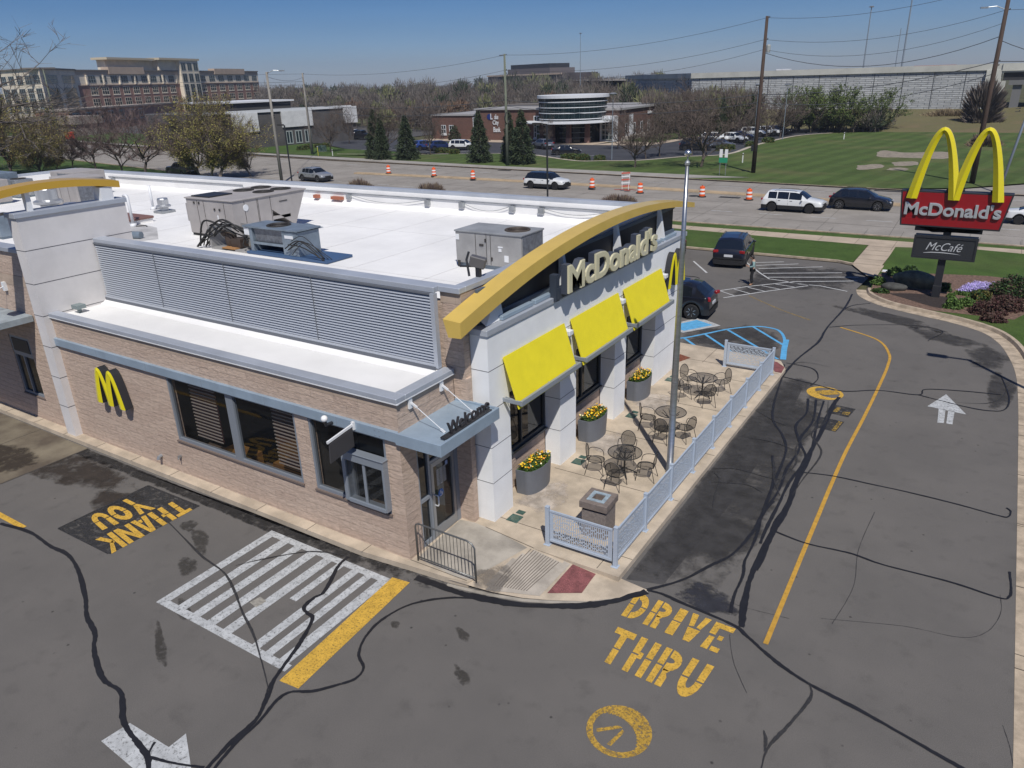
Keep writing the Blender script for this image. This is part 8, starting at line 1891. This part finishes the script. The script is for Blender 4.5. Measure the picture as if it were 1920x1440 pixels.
# ================================================================== trees
M_bark = mat('grey_brown_bark',(0.10,0.08,0.065),.95,var=.3,scale=3); M_twig = mat('brown_twig',(0.115,0.088,0.072),.95); M_twigg = mat('grey_twig',(0.13,0.11,0.095),.95); M_twigp = mat('pinkish_twig',(0.13,0.09,0.082),.95)
M_bud = mat('yellow_green_bud',(0.36,0.33,0.08),.8); M_budo = mat('olive_brown_bud',(0.30,0.22,0.08),.8); M_lg = mat('fresh_leaf',(0.13,0.18,0.035),.7); M_ld = mat('mid_leaf',(0.085,0.12,0.028),.7)
M_nd = mat('spruce_needle',(0.026,0.043,0.018),.8); M_nd2 = mat('spruce_needle_light',(0.055,0.075,0.03),.8)
def grow_tree(seed, H, spread, nmain=5, trunk_h=.28, r0=.12, twigs=1400, droop=0.0, twl=.5, upright=.5, levels=4):
    """returns branch segments (p0,p1,r0,r1) and twig endpoints inside an open crown"""
    r = np.random.RandomState(seed); segs = []; tips = []
    def rec(p, d, L, rad, lv):
        n = 3 if lv < 2 else 2; q = p.copy()
        for i in range(n):
            d2 = d+r.normal(size=3)*.16; d2[2] += .05*upright-(droop*.12 if lv > 1 else 0); d2 /= np.linalg.norm(d2); q2 = q+d2*L/n; ra = rad*(1-.3*(i+1)/n); segs.append((q,q2,rad*(1-.3*i/n),ra,lv)); q = q2; d = d2
            if lv < levels:
                for c in range(1 if i < n-1 else 2):
                    az = r.uniform(0,2*PI); perp = np.array([math.cos(az),math.sin(az),0.1]); nd = d*(.75+upright*.25)+perp*r.uniform(.55,1.0)*spread; nd /= np.linalg.norm(nd); rec(q, nd, L*r.uniform(.58,.78), ra*.62, lv+1)
        tips.append((q,d,lv))
    rec(np.zeros(3), np.array([0,0,1.0]), H*trunk_h, r0, 0)
    for k in range(nmain):
        az = 2*PI*k/nmain+r.uniform(-.4,.4); el = r.uniform(.55,1.1)*(.6+.5*upright); d = np.array([math.cos(az)*math.cos(el)*spread,math.sin(az)*math.cos(el)*spread,math.sin(el)]); d /= np.linalg.norm(d); p = np.array([0,0,H*trunk_h*r.uniform(.75,1.0)]); rec(p, d, H*.30*r.uniform(.8,1.15), r0*.55, 1)
    zmax = float(np.percentile([s[1][2] for s in segs if s[4] >= 2], 96)); k = H*.95/zmax
    segs = [(a*k,b*k,ra,rb,lv) for a,b,ra,rb,lv in segs]; 
    return segs, r, k
def seg_mesh(segs, n=4):
    A = np.array([s[0] for s in segs]); B = np.array([s[1] for s in segs]); ra = np.array([s[2] for s in segs])[:,None]; rb = np.array([s[3] for s in segs])[:,None]
    d = B-A; d /= np.maximum(1e-6,np.linalg.norm(d,axis=1))[:,None]; up = np.tile([0.,0,1],(len(A),1)); up[np.abs(d[:,2])>.9] = [1,0,0]; u = np.cross(d,up); u /= np.linalg.norm(u,axis=1)[:,None]; w = np.cross(d,u)
    V = []; 
    for j in range(n): c,s = math.cos(2*PI*j/n),math.sin(2*PI*j/n); V.append(A+(u*c+w*s)*ra)
    for j in range(n): c,s = math.cos(2*PI*j/n),math.sin(2*PI*j/n); V.append(B+(u*c+w*s)*rb)
    V = np.stack(V,1).reshape(-1,3); base = np.arange(len(A))[:,None]*2*n
    F = np.concatenate([base+np.array([[j,(j+1)%n,n+(j+1)%n,n+j]]) for j in range(n)],0); return V, F
def quads(c, a, s_, w_, r):
    n = len(c); b = np.cross(a, r.normal(size=(n,3))); b /= np.maximum(1e-6,np.linalg.norm(b,axis=1))[:,None]
    V = np.stack([c-b*w_, c+b*w_, c+a*s_+b*w_*.5, c+a*s_-b*w_*.5],1).reshape(-1,3); return V, np.arange(n*4).reshape(n,4)
def make_tree(name, label, cat, seed, H, spread, twigs=1500, twm=None, leaf=None, nleaf=0, leafs=.1, twl=.55, tww=.012, upright=.5, droop=0, nmain=5, trunk_h=.28, r0=None, group=None, levels=4, bark=None, hang=0):
    t = thing(name, label, cat, (0,0,0), group=group)
    segs, r, k = grow_tree(seed, H, spread, nmain, trunk_h, r0 or H*.018, upright=upright, droop=droop, levels=levels)
    big = [s for s in segs if s[4] <= 1]; small = [s for s in segs if s[4] > 1]
    V, F = seg_mesh(big, 6); npmesh('trunk', V, F, bark or M_bark, t, local=True)
    V, F = seg_mesh([(a,b,max(ra,.006),max(rb,.005),l) for a,b,ra,rb,l in small], 3); 
    outer = [s for s in segs if s[4] >= levels-1]; idx = r.randint(0,len(outer),twigs); A = np.array([outer[i][0] for i in idx]); B = np.array([outer[i][1] for i in idx]); f = r.uniform(0,1,twigs)[:,None]; c = A*(1-f)+B*f; d = B-A; d /= np.maximum(1e-6,np.linalg.norm(d,axis=1))[:,None]; a = d+r.normal(size=(twigs,3))*.55; a[:,2] += .25-droop; a /= np.linalg.norm(a,axis=1)[:,None]
    s_ = twl*H/8*r.uniform(.5,1.3,twigs)[:,None]; V2, F2_ = quads(c,a,s_,tww*H/8,r); V = np.concatenate([V,V2]); F = np.concatenate([F,F2_+len(V)-len(V2)]); mi = np.zeros(len(F),int)
    npmesh('branches', V, F, twm or M_twig, t, local=True)
    if leaf:
        idx = r.randint(0,twigs,nleaf); g = r.uniform(0,1.0,nleaf)[:,None]; cc = c[idx]+a[idx]*s_[idx]*g+r.normal(size=(nleaf,3))*.05*H/8
        if hang: cc[:,2] -= r.uniform(0,hang,nleaf)
        aa = r.normal(size=(nleaf,3)); aa /= np.linalg.norm(aa,axis=1)[:,None]; ls = leafs*r.uniform(.5,1.4,nleaf)[:,None]; V, F = quads(cc,aa,ls,ls*.4,r); npmesh('foliage', V, F, leaf, t, mi=r.randint(0,len(leaf),nleaf), local=True)
    return t
def put_tree(proto, first, base, ytop, label, rz=0.0, wide=1.0, H0=8.0, D=None, z0=0.0, dy=0):
    p = at(*base) if D is None else ray_pt(base[0], base[1], D); p = Vector((p.x,p.y+dy,z0)); h = height_to(p, ytop); o = proto if first else copy_tree(proto); s = h/H0; place(o, p, rz, label, scale=(s*wide,s*wide,s)); return o
# left: big budding trees, birches, bare street trees
w1 = make_tree('budding_tree','x','tree',11,8,.8,twigs=6500,leaf=[M_budo,M_bud,M_budo,M_bud],nleaf=16000,leafs=.085,twl=.8,upright=.55,droop=.2,nmain=8,trunk_h=.16,hang=.5)
for k,(b,yt,lb,w_) in enumerate((((22,330),178,'large olive-brown budding tree at the left edge with a pale trunk',1.15),((78,335),232,'round olive budding tree right of the big one at the left edge',1.1),((-40,322),195,'olive budding tree cut by the left edge',1.2),((110,322),262,'small olive budding tree beside the thin pole',1.0))):
    put_tree(w1,k==0,b,yt,lb,k*1.3,w_)
w2 = make_tree('bare_tree','x','tree',5,8,1.05,twigs=2600,twm=M_twigg,twl=.6,upright=.3,droop=.1,nmain=7,trunk_h=.35,levels=4)
put_tree(w2,True,(-58,352),34,'huge bare tree whose branches reach in from the top left corner',.6,1.25)
b1 = make_tree('bare_tree','x','tree',21,8,1.0,twigs=4200,twm=M_twigp,twl=.55,upright=.45,nmain=6,trunk_h=.22,tww=.014)
for k,(b,yt,lb,w_) in enumerate((((138,320),240,'thin bare sapling beside the leftmost poles',.8),((181,322),205,'bare pinkish tree, second from the left on the verge',1.0),((230,326),197,'bare tree with a pale trunk in the middle of the verge',.95),((275,331),198,'broad dark bare tree left of the pickup truck',1.25))): put_tree(b1,k==0,b,yt,lb,k*2.1,w_)
bi = make_tree('birch_tree','x','tree',33,8,.55,twigs=4300,leaf=[M_bud,M_bud,M_budo,M_bud],nleaf=9000,leafs=.08,twl=.8,upright=.8,droop=.2,nmain=6,trunk_h=.16,bark=mat('pale_birch_bark',(0.24,0.19,0.15),.9,var=.4,scale=4),hang=.35)
for k,(b,yt,lb,w_) in enumerate((((378,335),192,'leaning birch with yellow-green buds, left of three',1.0),((397,337),186,'middle birch of the yellow-green clump',.9),((412,338),192,'right birch of the clump with low spreading limbs',1.35),((470,330),245,'young yellow-green willow beside the pale utility pole',1.3))): put_tree(bi,k==0,b,yt,lb,k*1.7,w_)
# conifers
def make_conifer(label, seed, H=8.0, W=1.75, n=9000, group=None):
    r = np.random.RandomState(seed); t = thing('spruce_tree', label, 'tree', (0,0,0), group=group)
    z = H*(1-r.uniform(0,1,n)**.62)*.97+.12; lay = .5+.5*np.sin(z*5.2+r.uniform(-.5,.5,n)); az = r.uniform(0,2*PI,n); lob = 1+.16*np.sin(5*az+z*2.3)+.12*np.sin(11*az-z*4)+.1*r.normal(size=n)
    R_ = W*(1-z/H)**.85*lob*(.86+.24*lay)*np.sqrt(r.uniform(.25,1,n)); R_ = np.maximum(R_,.02); c = np.stack([R_*np.cos(az),R_*np.sin(az),z-R_*.18],1)
    a = np.stack([np.cos(az),np.sin(az),-.25+.5*r.normal(size=n)*.5],1)+r.normal(size=(n,3))*.35; a /= np.linalg.norm(a,axis=1)[:,None]; s_ = .24*r.uniform(.5,1.3,n)[:,None]; V, F = quads(c,a,s_,.055,r)
    npmesh('foliage', V, F, [M_nd,M_nd,M_nd2], t, mi=r.randint(0,3,n), local=True); mb = MB(); mb.tube([(0,0,0),(0,0,H*.55),(0,0,H*.99)],[.14,.08,.015],7); mb.build('trunk', M_bark, t, local=True); return t
c1 = make_conifer('x',3)
for k,(b,yt,lb,w_) in enumerate((((705,298),203,'brownish pointed spruce left of the pair by the street',1.0),((764,300),214,'dense dark spruce right of the pair by the street',1.25),((900,305),206,'tall dark spruce, left one in front of the bank letters',1.15),((979,308),203,'tall dark spruce, right one beside the cable-loop pole',1.2),((957,304),208,'spruce squeezed just left of the rightmost one',.95),((103,268),200,'dark blue spruce behind the left utility pole',1.1),((718,300),212,'spruce behind the bare tree by the street',.9))): put_tree(c1,k==0,b,yt,lb,k*.9,w_)
# bare trees at the bank
b2 = make_tree('bare_tree','x','tree',44,8,.9,twigs=3800,twm=M_twig,twl=.5,upright=.55,nmain=6,trunk_h=.24)
BT = [((724,297),196,'bare grey tree in front of the left spruces',.9),((808,291),198,'slim bare tree left of the bank wing',.6),((621,286),204,'bare tree on the lawn by the grey warehouse',.9),((655,270),196,'bare tree with pale trunk in front of the white panel',.7),((1190,315),208,'broad bare tree in the bank lawn nearest the street',1.15),((1211,298),212,'bare tree behind the broad one in the bank lawn',.9),((1237,294),206,'bare tree left of the flagpole ball behind the lot',.9),((1158,280),210,'bare tree beside the round tower of the bank',.9),
      ((1314,314),168,'big bare tree right of the flagpole in front of the parked row',1.15),((1297,292),190,'thin bare tree behind the big one by the parked row',.9),((1275,262),170,'tall bare tree behind the far bank corner',1.2),((1395,272),205,'young bare tree with pale trunk by the white cars',.8),((1434,263),190,'bare pinkish tree right of the utility pole',1.1),((1462,258),172,'bare tree at the field edge with a forked trunk',1.0),((1473,255),178,'bare grey tree at the end of the parked row',1.1),((1340,250),170,'hazy bare tree behind the parked white cars',1.3),((1030,272),222,'small bare ornamental tree at the bank entrance',.6),((829,262),232,'small bare ornamental tree beside the bank windows',.6),((1300,246),165,'hazy bare tree left of the leafing trees',1.3),((1370,246),168,'hazy bare tree in front of the ledgestone wall',1.2)]
for k,(b,yt,lb,w_) in enumerate(BT): put_tree(b2,k==0,b,yt,lb,k*1.37,w_)
# leafing green trees under the wall
g1_ = make_tree('leafing_tree','x','tree',52,8,.75,twigs=2400,leaf=[M_ld,M_lg,M_ld],nleaf=9000,leafs=.16,twl=.5,upright=.6,nmain=6,trunk_h=.15)
GT = [((1385,250),184,'green leafing tree left of the utility pole',1.0),((1492,250),168,'broad green leafing tree right of the bare ones',1.0),((1520,249),170,'green leafing tree, second from the left in the thicket',1.0),((1548,248),165,'tall green leafing tree in the middle of the thicket',1.1),((1575,248),168,'green leafing tree right of the middle of the thicket',1.1),((1600,248),186,'low green leafing tree in the thicket gap',1.0),((1626,246),205,'low olive bush at the right of the thicket',1.1),((1655,246),170,'separate upright green tree at the right end of the thicket',.85),((1310,248),192,'green leafing tree behind the bare trees by the bank',.9)]
for k,(b,yt,lb,w_) in enumerate(GT): put_tree(g1_,k==0,b,yt,lb,k*1.9,w_)
put_tree(c1,False,(1405,252),175,'dark evergreen behind the utility pole',.4,1.1); put_tree(c1,False,(1352,262),178,'slim dark evergreen among the bare trees',1.4,.7)
# shrubs: low bare bushes behind the parapet, hedge balls, tall dry shrub by the bridge
sb = None
for k,(b,rx,h,lb) in enumerate((((675,368),1.9,1.5,'round bare brown bush seen over the roof edge, left'),((810,378),1.8,1.5,'round bare brown bush seen over the roof edge, middle'),((1160,398),1.7,1.35,'round bare brown bush seen over the roof edge by the arch'))):
    p = at(*b); clump('bare_bush',lb,'bush',(p.x,p.y,.1),rx,rx*.9,h,3200,[mat('straw_twig',(0.20,0.15,0.10),.95),M_twigp],leaf=.28,seed=k+31,group='bare bushes on the near verge',twigs=True)
HB = [(838,287),(852,289),(827,287),(1062,298),(1075,299),(1093,301),(1125,301),(566,282),(578,280),(597,277),(610,276),(1355,283),(1368,280),(1408,275),(1440,268)]
hp = None
for k,b in enumerate(HB):
    p = at(*b); lb = 'clipped green hedge ball number %s in the far parking hedge' % ('one two three four five six seven eight nine ten eleven twelve thirteen fourteen fifteen'.split()[k])
    lb = ['hedge ball left of the white bank SUV','hedge ball under the white bank SUV','hedge ball under the navy cars','first hedge ball right of the lamp post','second hedge ball right of the lamp post','third hedge ball right of the lamp post','hedge ball farthest right of the lamp post','leftmost hedge ball by the grey shop','second hedge ball by the grey shop','hedge ball right of the pale pole','last hedge ball by the grey shop','brown-green hedge mound under the dark cars','hedge mound under the white hatchback','hedge mound left of the utility pole base','low hedge mound at the far end of the row'][k]
    if hp is None: hp = clump('hedge_ball',lb,'hedge',(p.x,p.y,0),.95,.9,.85,1500,[G1,G4,G2],leaf=.1,seed=77,group='clipped hedge balls by the far lots')
    else: place(copy_tree(hp),(p.x,p.y,0),k*.8,lb,scale=(1.0+.1*(k%3)))
p = at(868,265); clump('clipped_bush','dark oval bush against the bank wall','bush',(p.x-3.5,p.y+2,0),1.3,1.2,2.6,2200,[G2,G6],leaf=.16,seed=91)
q = ray_pt(1838,236,176); clump('dry_thicket','tall dry bare thicket beside the brown pole under the bridge','bush',(q.x,176,.6),3.4,2.5,8.0,1500,[M_twigg,M_twig],leaf=1.2,seed=93,twigs=True)
q = ray_pt(1780,225,185); clump('dry_reeds','straw-coloured dry reeds at the foot of the wall','reeds',(q.x,185,1.0),5.5,2,1.6,2600,[mat('straw',(0.26,0.20,0.12),.95)],leaf=.6,seed=94,twigs=True)
q = ray_pt(1860,270,135); clump('dry_shrub','low dry shrub seen through the right golden arch','bush',(q.x-1,135,0),2.2,2,1.5,1800,[MATS['straw'],M_twigp],leaf=.4,seed=95,twigs=True)
# ---- woodland on the horizon: countless bare trees, one mass
r = np.random.RandomState(123)
def woodland(name, label, spots, twn, mats_, seed):
    r = np.random.RandomState(seed); Vs = []; Fs = []; Ms = []; off = 0
    for (x,y,z0,h,w,mi) in spots:
        n = twn; u = r.normal(size=(n,3)); u /= np.linalg.norm(u,axis=1)[:,None]; rad = r.uniform(.2,1,n)[:,None]**.5; c = u*rad*np.array([w,w,h*.36])+np.array([x,y,z0+h*.60]); a = u*.5+r.normal(size=(n,3))*.35; a[:,2] += .9; a /= np.linalg.norm(a,axis=1)[:,None]
        D = math.hypot(x,y); s_ = h*.17*r.uniform(.5,1.3,n)[:,None]; wd = (.00022*D+.018)*(1 if mi < 3 else 2.2); V, F = quads(c,a,s_,wd,r)
        # trunk: two crossed tapering strips
        tk = np.array([[x-.18,y,z0],[x+.18,y,z0],[x+.05,y,z0+h*.8],[x-.05,y,z0+h*.8],[x,y-.18,z0],[x,y+.18,z0],[x,y+.05,z0+h*.8],[x,y-.05,z0+h*.8]]); V = np.concatenate([V,tk]); F = np.concatenate([F,[[4*n,4*n+1,4*n+2,4*n+3],[4*n+4,4*n+5,4*n+6,4*n+7]]])
        Vs.append(V); Fs.append(F+off); m_ = np.full(len(F),mi); m_[-2:] = 0; Ms.append(m_); off += len(V)
    o = npmesh(name, np.concatenate(Vs), np.concatenate(Fs), mats_, mi=np.concatenate(Ms)); return tag(o, label, 'woodland', kind='stuff')
MW = [mat('wood_grey_brown',(0.12,0.102,0.088),.95),mat('wood_brown',(0.115,0.09,0.073),.95),mat('wood_pale',(0.165,0.145,0.125),.95),mat('wood_olive',(0.16,0.165,0.075),.9),mat('wood_dark_green',(0.035,0.05,0.025),.9),mat('wood_rust',(0.16,0.10,0.065),.9)]
spots = []
for k in range(900):
    px_ = r.uniform(470,1245); D = 165+340*r.uniform(0,1)**1.2
    if 800 < px_ < 1280 and D < 178: D += 25
    if px_ < 700 and D < 205: D += 60
    x,y = ray_xy(px_,D,160)
    h = (r.uniform(5.0,9.5) if r.uniform() < .85 else r.uniform(9,12))*(1 if D < 300 else 1.15); 
    if D < 230: h *= .85
    spots.append((x,y,-.1,h,h*r.uniform(.25,.4),r.choice([0,1,2,3,4,5],p=[.42,.22,.22,.09,.04,.01])))
for k in range(200):
    px_ = r.uniform(-60,500); D = 420+140*r.uniform(); x,y = ray_xy(px_,D,170); h = r.uniform(9,12); spots.append((x,y,-.1,h,h*.35,r.choice([0,1,2])))
woodland('woodland','brown leafless woodland stretching along the horizon',spots,190,MW,5)
spots = []
for k in range(150):
    px_ = r.uniform(1205,1420); D = 150+42*r.uniform(); x,y = ray_xy(px_,D,190)
    if x > -36: continue
    spots.append((x,y,0,r.uniform(5,8.2),r.uniform(1.8,2.8),r.choice([0,1,2,3],p=[.4,.3,.1,.2])))
woodland('thicket','hazy bare thicket in front of the ledgestone wall left of the green trees',spots,260,MW,6)
spots = []
for k in range(60):
    px_ = r.uniform(1480,1665); D = 160+10*r.uniform(); x,y = ray_xy(px_,D,225); spots.append((x,y,0,r.uniform(2.2,4.2),r.uniform(1.2,1.9),r.choice([0,3,4],p=[.4,.3,.3])))
woodland('undergrowth','dark undergrowth at the back edge of the mown field',spots,240,MW,7)
spots = []
for k in range(70):
    px_ = r.uniform(560,820); D = 135+30*r.uniform(); x,y = ray_xy(px_,D,240); spots.append((x-2,y+14,0,r.uniform(4.5,7),r.uniform(1.6,2.4),r.choice([0,1,5,3],p=[.4,.35,.15,.1])))
woodland('thicket','brown leafless thicket between the grey shop and the bank',spots,220,MW,8)
# ------------------------------------------------------------------ clear spring air with a little haze
me = MB(); me.box(-1520, 1520, -1520, 1520, -1.2, 62)
HZ = me.build('haze', [], None); HM = bpy.data.materials.new('thin_haze'); HM.use_nodes = True; t_ = HM.node_tree
for q in list(t_.nodes):
    if q.type == 'BSDF_PRINCIPLED': t_.nodes.remove(q)
vol = t_.nodes.new('ShaderNodeVolumePrincipled'); vol.inputs['Color'].default_value = (0.80,0.87,0.97,1); vol.inputs['Density'].default_value = 0.00025; vol.inputs['Anisotropy'].default_value = 0.2
t_.links.new(vol.outputs[0], [q for q in t_.nodes if q.type == 'OUTPUT_MATERIAL'][0].inputs['Volume'])
HZ.data.materials.append(HM); tag(HZ, 'thin pale haze in the spring air over the whole place', 'haze', kind='stuff')
